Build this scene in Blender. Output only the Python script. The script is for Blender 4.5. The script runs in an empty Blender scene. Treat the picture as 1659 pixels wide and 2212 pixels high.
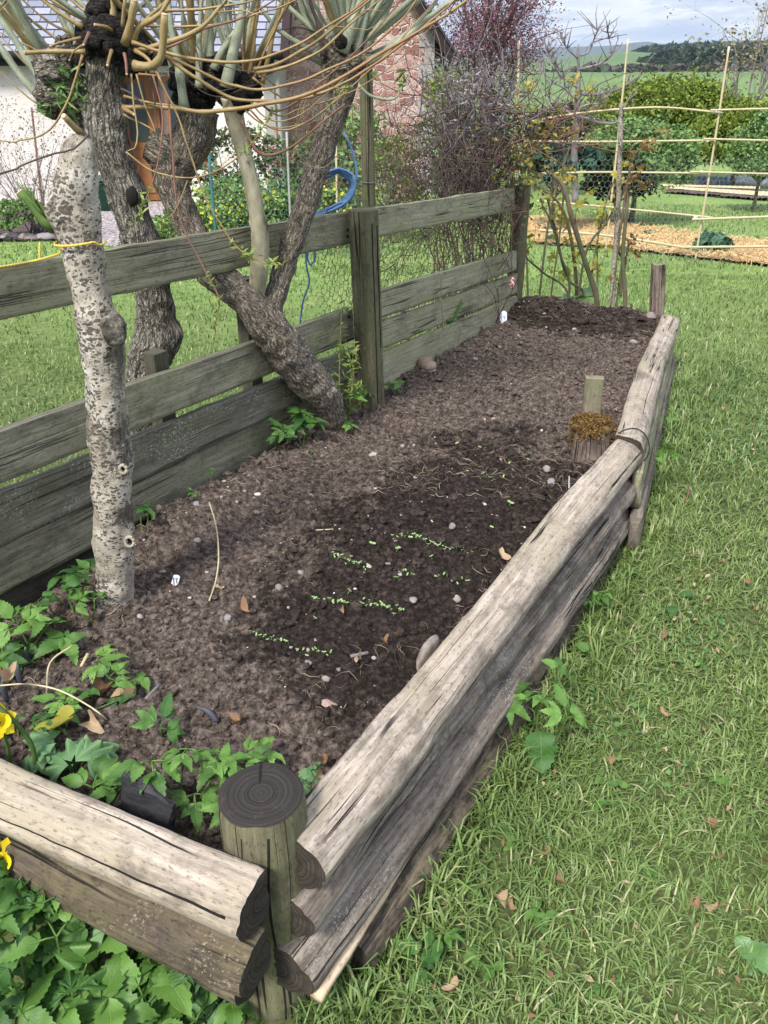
import bpy, math, numpy as np
from mathutils import Vector, Matrix, Euler
rng = np.random.default_rng(11)
SC = bpy.context.scene
COL = SC.collection
R = math.radians

# ------------------------------------------------------------------ camera geometry (used to place things on real planes)
CAMZ = 1.5; PIT = R(28.7); FP = 1789.0; CX = 829.5; CY = 1106.0
CS, SN = math.cos(PIT), math.sin(PIT)
def ray(px, py):
    x = (px-CX)/FP; d = (py-CY)/FP
    return np.array([x, CS-d*SN, -SN-d*CS])
O = np.array([0, 0, CAMZ])
def pz(px, py, z):
    r = ray(px, py); return O + r*((z-CAMZ)/r[2])
def pY(px, py, Y):
    r = ray(px, py); return O + r*(Y/r[1])
# plan of the raised bed
FA = np.array([-.88, 1.55]); FB = np.array([-.05, 2.90]); FC = np.array([.75, 4.46])
WA = np.array([-.108, .895]); WB = np.array([.815, 2.48]); WC = np.array([1.46, 4.20])
G0 = np.array([-.216, .813]); G1 = np.array([-1.10, 1.215])
def pline(px, py, A, B, off=0.0):
    """hit of the sight line with the vertical plane through A-B, moved off to the left"""
    d = (B-A)/np.linalg.norm(B-A); n = np.array([-d[1], d[0]])
    r = ray(px, py); t = (np.dot(n, A)+off)/np.dot(n, r[:2])
    return O + r*t
def smooth(a, b, x):
    t = np.clip((x-a)/(b-a), 0, 1); return t*t*(3-2*t)
def gz(x, y):
    x = np.asarray(x, float); y = np.asarray(y, float)
    z = .045 - .105*smooth(3.5, 11, y) - .058*np.clip(y-4.5, 0, 16) - .03*np.clip(y-20.5, 0, 40) - .005*np.clip(y-60, 0, 250)
    far = smooth(350, 800, y)
    z = z + far*(24*np.exp(-((x-430)/170)**2-((y-1150)/300)**2)+9*np.exp(-((x-210)/80)**2-((y-700)/170)**2))
    return z
def pg(px, py):
    r = ray(px, py); t = 1.0
    while t < 3000:
        p = O+r*t
        if p[2] <= gz(p[0], p[1]): break
        t *= 1.004
    return O+r*t

# ------------------------------------------------------------------ noise
def _h(ix, iy, iz, s):
    h = (ix*73856093) ^ (iy*19349663) ^ (iz*83492791) ^ (s*2654435)
    h = h & 0x7fffffff
    h = (h ^ (h >> 13))*1274126177 & 0x7fffffff
    h = (h ^ (h >> 16))
    return (h & 0xffff)/65535.0
def vn(P, s=0):
    P = np.asarray(P, float); i = np.floor(P).astype(np.int64); f = P-i; f = f*f*(3-2*f)
    x, y, z = i[..., 0], i[..., 1], i[..., 2]; a, b, c = f[..., 0], f[..., 1], f[..., 2]
    def L(u, v, w): return u+(v-u)*w
    return L(L(L(_h(x,y,z,s),_h(x+1,y,z,s),a), L(_h(x,y+1,z,s),_h(x+1,y+1,z,s),a), b),
             L(L(_h(x,y,z+1,s),_h(x+1,y,z+1,s),a), L(_h(x,y+1,z+1,s),_h(x+1,y+1,z+1,s),a), b), c)*2-1
def fbm(P, o=4, s=0, g=.5):
    P = np.asarray(P, float); a = 1.; r = 0; t = 0
    for k in range(o):
        r = r+a*vn(P*(2.03**k), s+k*7); t += a; a *= g
    return r/t
def n2(x, y, k, o=3, s=0):
    return fbm(np.stack([np.asarray(x)*k, np.asarray(y)*k, np.zeros_like(np.asarray(x, float))+.37], -1), o, s)

# ------------------------------------------------------------------ mesh helpers
class MB:
    def __init__(s): s.V = []; s.F = []; s.U = []; s.A = []; s.n = 0
    def add(s, V, F, uv=None, a=0.0):
        V = np.asarray(V, float); s.V.append(V)
        for f in (F if isinstance(F, list) else [F]):
            if len(f): s.F.append(np.asarray(f, np.int64)+s.n)
        s.U.append(np.zeros((len(V), 2)) if uv is None else np.asarray(uv, float))
        s.A.append(np.full(len(V), a) if np.isscalar(a) else np.asarray(a, float))
        s.n += len(V); return s
    def mesh(s, name, mat, sm=True):
        V = np.concatenate(s.V); U = np.concatenate(s.U); A = np.concatenate(s.A)
        me = bpy.data.meshes.new(name)
        me.vertices.add(len(V)); me.vertices.foreach_set('co', V.astype(np.float32).ravel())
        lp = np.concatenate([f.ravel() for f in s.F]); tot = np.concatenate([np.full(len(f), f.shape[1]) for f in s.F])
        st = np.concatenate([[0], np.cumsum(tot)[:-1]])
        me.loops.add(len(lp)); me.loops.foreach_set('vertex_index', lp.astype(np.int32))
        me.polygons.add(len(tot)); me.polygons.foreach_set('loop_start', st.astype(np.int32))
        me.polygons.foreach_set('loop_total', tot.astype(np.int32))
        me.polygons.foreach_set('use_smooth', np.full(len(tot), bool(sm)))
        me.update(calc_edges=True)
        uv = me.uv_layers.new(name='UVMap'); uv.data.foreach_set('uv', U[lp].astype(np.float32).ravel())
        at = me.attributes.new('rnd', 'FLOAT', 'POINT'); at.data.foreach_set('value', A.astype(np.float32))
        if mat is not None: me.materials.append(mat)
        return me
    def build(s, name, mat, parent=None, sm=True, loc=None):
        me = s.mesh(name, mat, sm)
        return link(name, me, parent, loc)
def link(name, me, parent=None, loc=None):
    o = bpy.data.objects.new(name, me); COL.objects.link(o)
    if parent is not None:
        o.parent = parent
        if loc is None:                        # mesh written in world coordinates: cancel the parents' offsets
            W = Vector((0, 0, 0)); q = parent
            while q is not None: W += q.location; q = q.parent
            o.location = -W
    if loc is not None: o.location = loc
    return o
def tag(o, label=None, cat=None, group=None, kind=None):
    if label: o['label'] = label
    if cat: o['category'] = cat
    if group: o['group'] = group
    if kind: o['kind'] = kind
    return o
def thing(name, loc, label, cat, group=None):
    o = bpy.data.objects.new(name, None); COL.objects.link(o); o.location = Vector([float(v) for v in loc]); o.empty_display_size = .1
    return tag(o, label, cat, group)

def resample(P, step):
    P = np.asarray(P, float)
    # Catmull-Rom through points, columns interpolated together
    if len(P) == 2:
        n = max(2, int(np.linalg.norm(P[1, :3]-P[0, :3])/step)+1)
        t = np.linspace(0, 1, n)[:, None]; return P[0]*(1-t)+P[1]*t
    Q = np.vstack([2*P[0]-P[1], P, 2*P[-1]-P[-2]]); out = []
    for i in range(1, len(Q)-2):
        a, b, c, d = Q[i-1], Q[i], Q[i+1], Q[i+2]
        n = max(1, int(np.linalg.norm(c[:3]-b[:3])/step))
        for t in np.arange(n)/n:
            out.append(.5*((2*b)+(-a+c)*t+(2*a-5*b+4*c-d)*t*t+(-a+3*b-3*c+d)*t**3))
    out.append(P[-1]); return np.array(out)
def sweep(P, Rr, k=8, prof=None, caps=True, u0=0.0):
    """tube along P (n,3) with radii Rr (n,) -> V, [quads, tris], UV"""
    P = np.asarray(P, float); n = len(P); Rr = np.broadcast_to(np.asarray(Rr, float), (n,))
    T = np.gradient(P, axis=0); T /= np.linalg.norm(T, axis=1)[:, None]+1e-12
    ref = np.array([0, 0, 1.]) if abs(T[0][2]) < .9 else np.array([0, 1., 0])
    N = np.zeros_like(P); v = ref-T[0]*np.dot(ref, T[0]); N[0] = v/np.linalg.norm(v)
    for i in range(1, n):
        v = N[i-1]-T[i]*np.dot(N[i-1], T[i]); N[i] = v/(np.linalg.norm(v)+1e-12)
    B = np.cross(T, N)
    th = np.linspace(0, 2*np.pi, k+1)
    c, s = np.cos(th), np.sin(th)
    V = P[:, None]+Rr[:, None, None]*(N[:, None]*c[None, :, None]+B[:, None]*s[None, :, None])
    L = np.concatenate([[0], np.cumsum(np.linalg.norm(np.diff(P, axis=0), axis=1))])+u0
    UV = np.stack([np.repeat(L[:, None], k+1, 1), (th[None]*np.maximum(Rr.mean(), 1e-4)).repeat(n, 0)], -1)
    idx = np.arange(n*(k+1)).reshape(n, k+1)
    Q = np.stack([idx[:-1, :-1], idx[1:, :-1], idx[1:, 1:], idx[:-1, 1:]], -1).reshape(-1, 4)
    V = V.reshape(-1, 3); UV = UV.reshape(-1, 2); F = [Q]
    if caps:
        m = len(V); V = np.vstack([V, P[0], P[-1]]); UV = np.vstack([UV, UV[0], UV[-1]])
        a = np.stack([np.full(k, m), idx[0, :-1], idx[0, 1:]], -1); b = np.stack([np.full(k, m+1), idx[-1, 1:], idx[-1, :-1]], -1)
        F.append(np.vstack([a, b]))
    return V, F, UV
def weld_ring_noise(V, amp, sc, s=0, o=3, ctr=None, stretch=(1, 1, 1)):
    """push vertices by noise along direction from ctr (n,3)"""
    d = V-ctr; L = np.linalg.norm(d, axis=1)[:, None]+1e-9
    return V+d/L*(fbm(V*np.array(stretch)*sc, o, s)*amp)[:, None]
def tube(mb, pts, r, k=8, step=.02, a=0.0, noise=0, nsc=60, caps=True, seed=0):
    P = np.asarray(pts, float)
    if P.shape[1] == 3:
        rr = np.broadcast_to(np.asarray(r, float), (len(P),)); P = np.hstack([P, rr[:, None]])
    Q = resample(P, step); V, F, U = sweep(Q[:, :3], Q[:, 3], k, caps=caps)
    if noise:
        n = len(Q); C = np.repeat(Q[:, :3], k+1, 0)
        if caps: C = np.vstack([C, Q[0, :3]-1e-3, Q[-1, :3]-1e-3])
        V2 = weld_ring_noise(V, noise, nsc, seed, 4, C)
        m = n*(k+1); V[:m] = V2[:m]
    mb.add(V, F, U, a); return Q
def pxt(pts, Y0, Y1=None, w=None):
    """pixel polyline (px,py[,w]) at depths Y0..Y1 -> (n,4) with radius in metres"""
    P = []; n = len(pts)
    for i, p in enumerate(pts):
        Y = Y0 if Y1 is None else Y0+(Y1-Y0)*i/(n-1)
        if len(p) > 3: Y = p[3]
        q = pY(p[0], p[1], Y); ww = p[2] if len(p) > 2 and p[2] is not None else w
        t = Y/ray(p[0], p[1])[1]
        P.append([*q, ww/2*t/FP])
    return np.array(P)
def blob(mb, c, r, amp=.3, sc=3., seed=0, nu=14, nv=10, a=0.0, flat=1.0, rot=0.0):
    th = np.linspace(0, 2*np.pi, nu, endpoint=False); ph = np.linspace(0, np.pi, nv+1)[1:-1]
    T, Pp = np.meshgrid(th, ph)
    D = np.stack([np.sin(Pp)*np.cos(T), np.sin(Pp)*np.sin(T), np.cos(Pp)], -1).reshape(-1, 3)
    D = np.vstack([D, [0, 0, 1], [0, 0, -1]])
    r = np.asarray(r, float)*np.ones(3)
    rad = 1+amp*fbm(D*sc+seed*3.1, 3, seed)
    V = D*rad[:, None]*r
    cr, sr = math.cos(rot), math.sin(rot); V = np.stack([V[:, 0]*cr-V[:, 1]*sr, V[:, 0]*sr+V[:, 1]*cr, V[:, 2]*flat], -1)
    V = V+np.asarray(c)
    m = nv-1; idx = np.arange(m*nu).reshape(m, nu); nx = np.roll(idx, -1, 1)
    Q = np.stack([idx[:-1], idx[1:], nx[1:], nx[:-1]], -1).reshape(-1, 4)
    t = m*nu; tr = np.vstack([np.stack([np.full(nu, t), idx[0], nx[0]], -1), np.stack([np.full(nu, t+1), nx[-1], idx[-1]], -1)])
    U = np.stack([T.ravel()*r[0], Pp.ravel()*r[0]], -1); U = np.vstack([U, [0, 0], [0, 0]])
    mb.add(V, [Q, tr], U, a)
def boxm(mb, lo, hi, a=0.0, M=None):
    x0, y0, z0 = lo; x1, y1, z1 = hi
    V = np.array([[x0,y0,z0],[x1,y0,z0],[x1,y1,z0],[x0,y1,z0],[x0,y0,z1],[x1,y0,z1],[x1,y1,z1],[x0,y1,z1]], float)
    F = np.array([[0,3,2,1],[4,5,6,7],[0,1,5,4],[1,2,6,5],[2,3,7,6],[3,0,4,7]])
    VV = V[F.ravel()]; FF = np.arange(24).reshape(6, 4)
    UV = []
    for f in F:
        q = V[f]; e1 = q[1]-q[0]; e2 = q[3]-q[0]; l1, l2 = np.linalg.norm(e1), np.linalg.norm(e2)
        UV += [[0, 0], [l1, 0], [l1, l2], [0, l2]] if l1 >= l2 else [[0, 0], [0, l1], [l2, l1], [l2, 0]]
    if M is not None: VV = VV@np.array(M)[:3, :3].T+np.array(M)[:3, 3]
    mb.add(VV, FF, np.array(UV), a)

# ------------------------------------------------------------------ material helpers
class NT:
    def __init__(s, nt): s.t = nt; s.n = nt.nodes; s.l = nt.links
    def put(s, sock, v):
        if isinstance(v, bpy.types.NodeSocket): s.l.new(v, sock)
        elif v is not None:
            if sock.type == 'RGBA' and len(v) == 3: v = (*v, 1)
            sock.default_value = v
    def uv(s): return s.n.new('ShaderNodeTexCoord').outputs['UV']
    def obj(s): return s.n.new('ShaderNodeTexCoord').outputs['Object']
    def pos(s): return s.n.new('ShaderNodeNewGeometry').outputs['Position']
    def rnd(s):
        a = s.n.new('ShaderNodeAttribute'); a.attribute_name = 'rnd'; return a.outputs['Fac']
    def orand(s): return s.n.new('ShaderNodeObjectInfo').outputs['Random']
    def map(s, v, sc=(1, 1, 1), loc=(0, 0, 0), rot=(0, 0, 0)):
        m = s.n.new('ShaderNodeMapping'); s.put(m.inputs[0], v); m.inputs['Scale'].default_value = sc
        m.inputs['Location'].default_value = loc; m.inputs['Rotation'].default_value = rot; return m.outputs[0]
    def noise(s, v, sc=5, d=4, r=.55, dist=0.0, col=False):
        m = s.n.new('ShaderNodeTexNoise'); s.put(m.inputs['Vector'], v); m.inputs['Scale'].default_value = sc
        m.inputs['Detail'].default_value = d; m.inputs['Roughness'].default_value = r; m.inputs['Distortion'].default_value = dist
        return m.outputs['Color' if col else 'Fac']
    def vor(s, v, sc=5, feat='F1', out='Distance', rand=1.0):
        m = s.n.new('ShaderNodeTexVoronoi'); m.feature = feat; s.put(m.inputs['Vector'], v); m.inputs['Scale'].default_value = sc
        m.inputs['Randomness'].default_value = rand
        return m.outputs[out]
    def ramp(s, f, st, interp='LINEAR'):
        m = s.n.new('ShaderNodeValToRGB'); s.put(m.inputs[0], f); e = m.color_ramp; e.interpolation = interp
        while len(e.elements) < len(st): e.elements.new(.5)
        for i, (p, c) in enumerate(st):
            e.elements[i].position = p
            if np.isscalar(c): c = (c, c, c)
            e.elements[i].color = (*c, 1)
        return m.outputs[0]
    def mix(s, f, a, b, mode='MIX'):
        m = s.n.new('ShaderNodeMix'); m.data_type = 'RGBA'; m.blend_type = mode; m.clamp_factor = True
        s.put(m.inputs[0], f); s.put(m.inputs[6], a); s.put(m.inputs[7], b); return m.outputs[2]
    def m(s, op, a, b=None, c=None, clamp=False):
        m = s.n.new('ShaderNodeMath'); m.operation = op; m.use_clamp = clamp
        s.put(m.inputs[0], a)
        if b is not None: s.put(m.inputs[1], b)
        if c is not None: s.put(m.inputs[2], c)
        return m.outputs[0]
    def sep(s, v):
        m = s.n.new('ShaderNodeSeparateXYZ'); s.put(m.inputs[0], v); return m.outputs
    def comb(s, x, y, z):
        m = s.n.new('ShaderNodeCombineXYZ')
        for i, v in enumerate((x, y, z)): s.put(m.inputs[i], v)
        return m.outputs[0]
    def bump(s, h, st=.5, d=.01, nrm=None):
        m = s.n.new('ShaderNodeBump'); s.put(m.inputs['Height'], h); m.inputs['Strength'].default_value = st; m.inputs['Distance'].default_value = d
        if nrm is not None: s.put(m.inputs['Normal'], nrm)
        return m.outputs[0]
MATS = {}
def material(name, fn, rough=.85, trans=None, spec=.3):
    m = bpy.data.materials.new(name); m.use_nodes = True; T = NT(m.node_tree); T.n.clear()
    out = T.n.new('ShaderNodeOutputMaterial'); b = T.n.new('ShaderNodeBsdfPrincipled')
    r = fn(T); col, nrm = r[0], (r[1] if len(r) > 1 else None); rg = r[2] if len(r) > 2 else rough
    T.put(b.inputs['Base Color'], col); T.put(b.inputs['Roughness'], rg); b.inputs['Specular IOR Level'].default_value = spec
    if nrm is not None: T.put(b.inputs['Normal'], nrm)
    sh = b.outputs[0]
    if trans:
        t = T.n.new('ShaderNodeBsdfTranslucent'); T.put(t.inputs[0], T.mix(1.0, col, (1.0, 1.0, .55), 'MULTIPLY') if False else col)
        if nrm is not None: T.put(t.inputs['Normal'], nrm)
        x = T.n.new('ShaderNodeMixShader'); x.inputs[0].default_value = trans
        T.l.new(sh, x.inputs[1]); T.l.new(t.outputs[0], x.inputs[2]); sh = x.outputs[0]
    T.l.new(sh, out.inputs[0]); MATS[name] = m; return m

# ---- wood
def wood_fn(c1, c2, c3, stain, lichen=None, algae=None, crack=.5, su=3.0):
    def fn(T):
        uv = T.uv(); orr = T.orand(); off = T.comb(T.m('MULTIPLY', orr, 37.), T.m('MULTIPLY', orr, 11.), orr)
        ad = T.n.new('ShaderNodeVectorMath'); ad.operation = 'ADD'; T.put(ad.inputs[0], uv); T.put(ad.inputs[1], off); uv2 = ad.outputs[0]
        warp = T.noise(T.map(uv2, (1.6, 5, 1)), 2.0, 3, .5)
        s = T.sep(uv2); v = T.m('ADD', s[1], T.m('MULTIPLY', warp, .014)); w = T.comb(s[0], v, 0)
        g = T.noise(T.map(w, (su, 95, 1)), 1, 6, .65)
        g2 = T.noise(T.map(w, (su*3, 300, 1)), 1, 3, .6)
        col = T.ramp(g, [(.25, c1), (.5, c2), (.72, c3)])
        col = T.mix(T.m('MULTIPLY', g2, .4), col, T.mix(.5, col, c1), 'MIX')
        blot = T.noise(T.map(w, (6, 34, 1)), 1.3, 7, .72)
        col = T.mix(T.ramp(blot, [(.46, 0), (.66, .75)]), col, stain)
        blot2 = T.noise(T.map(w, (2.2, 5, 1), (5, 3, 0)), 1.5, 4, .6)
        if algae: col = T.mix(T.ramp(blot2, [(.42, 0), (.66, .85)]), col, algae)
        sp = T.noise(T.map(w, (60, 160, 1)), 1, 4, .7)
        col = T.mix(T.ramp(sp, [(.55, 0), (.64, .6)]), col, tuple(x*.45 for x in c1))
        gm = T.noise(T.map(uv2, (9, 13, 1), (7, 1, 0)), 1, 6, .75); col = T.mix(T.ramp(gm, [(.50, 0), (.63, .6)]), col, tuple(x*.8 for x in stain))
        ck = T.noise(T.map(w, (.7, 34, 1), (2, 7, 0)), 1, 2, .5)
        ckl = T.m('ABSOLUTE', T.m('SUBTRACT', ck, .5)); cm = T.noise(T.map(w, (2.5, 8, 1), (9, 2, 0)), 1, 2, .5)
        cf = T.m('MULTIPLY', T.ramp(ckl, [(0, 1), (.006, .9), (.016, 0)]), T.ramp(cm, [(.50, 0), (.58, 1)]))
        col = T.mix(T.m('MULTIPLY', cf, crack*1.7, clamp=True), col, (.018, .014, .012))
        if lichen:
            l1 = T.noise(T.map(uv2, (1, 1, 1)), 150, 4, .75); lm = T.noise(uv2, 5.0, 4, .6)
            lf = T.m('MULTIPLY', T.ramp(l1, [(.56, 0), (.61, 1)]), T.ramp(lm, [(.46, 0), (.62, 1)]))
            col = T.mix(lf, col, lichen)
        h = T.m('SUBTRACT', T.m('ADD', T.m('MULTIPLY', g, .8), T.m('MULTIPLY', g2, .35)), T.m('MULTIPLY', cf, 2.0))
        return col, T.bump(h, .75, .0035)
    return fn
W_LOG = material('weathered_log_wood', wood_fn((.15,.115,.088), (.42,.35,.28), (.63,.555,.465), (.115,.092,.072), algae=(.31,.265,.185), crack=.8, su=2.0), .8)
W_LOGG = material('grey_log_wood', wood_fn((.085,.068,.052), (.25,.205,.165), (.41,.355,.295), (.06,.047,.036), lichen=(.38,.37,.33), crack=.7), .85)
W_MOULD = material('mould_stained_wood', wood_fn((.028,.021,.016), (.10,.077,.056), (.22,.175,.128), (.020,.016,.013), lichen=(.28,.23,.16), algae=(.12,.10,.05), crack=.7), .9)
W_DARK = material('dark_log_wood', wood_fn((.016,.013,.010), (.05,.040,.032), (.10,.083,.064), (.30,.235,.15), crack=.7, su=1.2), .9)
W_FENCE = material('mossy_fence_board', wood_fn((.13,.122,.08), (.29,.27,.19), (.44,.41,.30), (.105,.098,.065), algae=(.26,.26,.145), crack=.4), .9)
W_LICH = material('lichened_fence_board', wood_fn((.09,.085,.062), (.19,.178,.135), (.31,.29,.225), (.08,.075,.058), lichen=(.42,.44,.39), algae=(.10,.10,.055), crack=.5), .95)
W_PALE = material('pale_fence_board', wood_fn((.18,.168,.105), (.36,.34,.225), (.50,.47,.33), (.18,.165,.11), lichen=(.42,.42,.32), algae=(.27,.27,.14), crack=.45), .9)
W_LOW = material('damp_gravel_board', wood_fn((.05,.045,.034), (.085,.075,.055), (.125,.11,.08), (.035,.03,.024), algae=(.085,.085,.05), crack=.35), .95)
W_POST = material('green_post_wood', wood_fn((.085,.075,.045), (.165,.148,.088), (.25,.225,.145), (.06,.052,.035), algae=(.13,.14,.065), crack=.9), .9)
W_PINK = material('sawn_stake_wood', wood_fn((.15,.12,.085), (.24,.20,.145), (.31,.27,.20), (.12,.10,.07), algae=(.17,.18,.09), crack=.4), .9)
W_FRESH = material('fresh_split_wood', wood_fn((.42,.30,.19), (.62,.47,.32), (.72,.57,.41), (.45,.32,.21), crack=.3), .8)
W_OLD = material('rotten_stub_wood', wood_fn((.10,.07,.055), (.20,.155,.125), (.34,.28,.23), (.05,.04,.032), crack=1.0), .95)
def endgrain(T, dark=(.014,.012,.010), lite=(.085,.068,.052), moss=(.06,.058,.028)):
    o = T.obj(); d = T.n.new('ShaderNodeVectorMath'); d.operation = 'LENGTH'; T.put(d.inputs[0], T.map(o, (1, 1, 0)))
    uv = T.uv(); n = T.noise(uv, 25, 4, .6)
    w = T.noise(T.comb(T.m('ADD', T.m('MULTIPLY', T.sep(uv)[0], 260.), T.m('MULTIPLY', n, 3.)), 0, 0), 1, 3, .6)
    c = T.mix(T.ramp(w, [(.35, .1), (.65, .85)]), dark, lite)
    m = T.noise(uv, 70, 5, .7); c = T.mix(T.ramp(m, [(.5, 0), (.7, .8)]), c, dark)
    m2 = T.noise(T.obj(), 60, 4, .7); c = T.mix(T.ramp(m2, [(.58, 0), (.72, .7)]), c, moss)
    return c, T.bump(T.m('ADD', T.m('MULTIPLY', w, .4), T.m('MULTIPLY', m, 4.)), .8, .003)
M_END = material('dark_end_grain', endgrain, .95)
M_CRACK = material('deep_crack', lambda T: ((.012, .010, .008),), 1.0)
# ---- bark
def bark_pale(T):
    uv = T.uv(); s = T.map(uv, (1, 1, 1))
    b = T.noise(s, 14, 5, .6); b2 = T.noise(s, 90, 4, .7)
    col = T.ramp(b, [(.3, (.22,.19,.135)), (.5, (.37,.33,.265)), (.68, (.52,.49,.425))])
    col = T.mix(T.ramp(b2, [(.45, 0), (.7, .6)]), col, (.20,.17,.125))
    warp = T.noise(s, 60, 2, .5, col=True)
    vm = T.n.new('ShaderNodeVectorMath'); vm.operation = 'MULTIPLY_ADD'; T.put(vm.inputs[0], warp); vm.inputs[1].default_value = (.012, .02, 0); T.put(vm.inputs[2], uv)
    sp = T.vor(T.map(vm.outputs[0], (1.2, .7, 1)), 125, 'F1'); dens = T.noise(s, 7, 3, .6)
    thr = T.m('MULTIPLY_ADD', dens, 1.35, -.32)
    spot = T.m('LESS_THAN', sp, thr); sp2 = T.vor(T.map(vm.outputs[0], (.9, 1.1, 1), (3, 3, 0)), 190, 'F1')
    spot2 = T.m('LESS_THAN', sp2, T.m('MULTIPLY_ADD', dens, 1.1, -.25))
    col = T.mix(T.m('MULTIPLY', spot2, .8), col, (.12,.095,.07)); col = T.mix(T.m('MULTIPLY', spot, .88), col, (.06,.047,.035))
    pat = T.noise(T.map(uv, (2.2, 2.5, 1), (4, 1, 0)), 3.0, 5, .7)
    rough_p = T.ramp(pat, [(.55, 0), (.62, 1)])
    cr = T.noise(T.map(uv, (20, 60, 1)), 1.5, 5, .75)
    col = T.mix(T.m('MULTIPLY', rough_p, .85), col, T.ramp(cr, [(.35, (.02,.016,.012)), (.55, (.12,.10,.075)), (.7, (.36,.33,.28))]))
    h = T.m('ADD', T.m('MULTIPLY', spot, -.6), T.m('ADD', T.m('MULTIPLY', b2, .8), T.m('MULTIPLY', T.m('MULTIPLY', cr, rough_p), 2.)))
    return col, T.bump(h, .9, .004)
def bark_fis(dark, mid, lite, sc=1.0):
    def fn(T):
        uv = T.uv(); wn = T.noise(uv, 16*sc, 4, .65, col=True)
        vm = T.n.new('ShaderNodeVectorMath'); vm.operation = 'MULTIPLY_ADD'; T.put(vm.inputs[0], wn); vm.inputs[1].default_value = (.05, .022, 0); T.put(vm.inputs[2], uv)
        r1 = T.m('ABSOLUTE', T.m('SUBTRACT', T.noise(T.map(vm.outputs[0], (22*sc, 62*sc, 1)), 1, 2, .5), .5))
        r2 = T.m('ABSOLUTE', T.m('SUBTRACT', T.noise(T.map(vm.outputs[0], (60*sc, 95*sc, 1), (5, 2, 0)), 1, 3, .6), .5))
        n = T.noise(T.map(uv, (50, 120, 1)), 1, 6, .75); big = T.noise(uv, 7, 5, .65)
        c = T.ramp(n, [(.32, dark), (.5, mid), (.66, lite)])
        c = T.mix(T.ramp(big, [(.45, 0), (.62, .75)]), c, T.mix(T.ramp(n, [(.4, 0), (.55, 1)]), mid, lite))
        f = T.m('MAXIMUM', T.ramp(r1, [(.008, 1), (.05, 0)]), T.m('MULTIPLY', T.ramp(r2, [(.005, 1), (.035, 0)]), .75))
        c = T.mix(T.m('MULTIPLY', f, .85), c, tuple(x*.28 for x in dark))
        h = T.m('ADD', T.m('MULTIPLY', T.ramp(r1, [(0, 0), (.10, 1)]), 1.2), T.m('ADD', T.m('MULTIPLY', T.ramp(r2, [(0, 0), (.08, 1)]), .6), T.m('MULTIPLY', n, .7)))
        return c, T.bump(h, 1.0, .006)
    return fn
B_PALE = material('pale_spotted_bark', bark_pale, .8)
B_FIS = material('fissured_willow_bark', bark_fis((.07,.058,.043), (.21,.185,.14), (.44,.41,.345)), .9)
B_MID = material('warty_willow_bark', bark_fis((.115,.085,.058), (.33,.275,.20), (.56,.50,.41), 1.7), .85)
B_TAN = material('smooth_tan_bark', lambda T: (T.mix(T.ramp(T.noise(T.map(T.uv(), (8, 14, 1)), 1, 5, .7), [(.56, 0), (.64, .8)]), T.ramp(T.noise(T.map(T.uv(), (9, 20, 1), (3, 1, 0)), 1, 5, .65), [(.3, (.20,.18,.115)), (.6, (.36,.33,.225)), (.75, (.46,.43,.33))]), (.06,.05,.035)), T.bump(T.noise(T.uv(), 90, 4, .7), .4, .002)), .75)
B_HEAD = material('black_pollard_head_bark', bark_fis((.010,.009,.008), (.028,.023,.019), (.10,.085,.07), 1.6), .95)
def shoot_fn(c1, c2, c3):
    def fn(T):
        uv = T.uv(); n = T.noise(T.map(uv, (14, 30, 1)), 1, 4, .6); sp = T.noise(T.map(uv, (160, 260, 1)), 1, 3, .7)
        ln = T.noise(T.map(uv, (2.5, 2, 1)), 1, 2, .5)
        c = T.ramp(n, [(.3, c1), (.6, c2)]); c = T.mix(T.ramp(ln, [(.4, 0), (.62, .8)]), c, c3)
        c = T.mix(T.ramp(sp, [(.58, 0), (.66, .7)]), c, (.05, .04, .02))
        return c, T.bump(sp, .5, .0015)
    return fn
S_AMB = material('amber_willow_shoot', shoot_fn((.17,.125,.05), (.32,.235,.09), (.26,.12,.05)), .45, spec=.4)
S_OCH = material('ochre_willow_shoot', shoot_fn((.22,.165,.065), (.33,.26,.115), (.27,.16,.07)), .5, spec=.4)
S_SAGE = material('sage_willow_shoot', shoot_fn((.21,.235,.155), (.33,.36,.255), (.27,.29,.17)), .5, spec=.4)
S_BRN = material('brown_rose_stem', shoot_fn((.08,.055,.04), (.17,.125,.09), (.10,.12,.05)), .7)
S_DARK = material('dark_twig', shoot_fn((.05,.035,.03), (.10,.075,.06), (.09,.05,.04)), .7)
S_RED = material('red_brown_twig', shoot_fn((.16,.075,.05), (.27,.13,.09), (.18,.12,.09)), .7)
S_GREY = material('grey_dead_stem', shoot_fn((.12,.105,.11), (.26,.235,.25), (.16,.13,.13)), .85)
S_PURP = material('purple_dead_stem', shoot_fn((.040,.024,.022), (.105,.062,.055), (.17,.105,.09)), .8)
S_CUT = material('cut_shoot_wood', lambda T: (T.ramp(T.noise(T.obj(), 60), [(.3, (.5,.36,.22)), (.7, (.68,.5,.33))]),), .7)
S_BAM = material('bamboo_cane', shoot_fn((.42,.33,.19), (.58,.49,.31), (.50,.42,.27)), .5)
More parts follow.
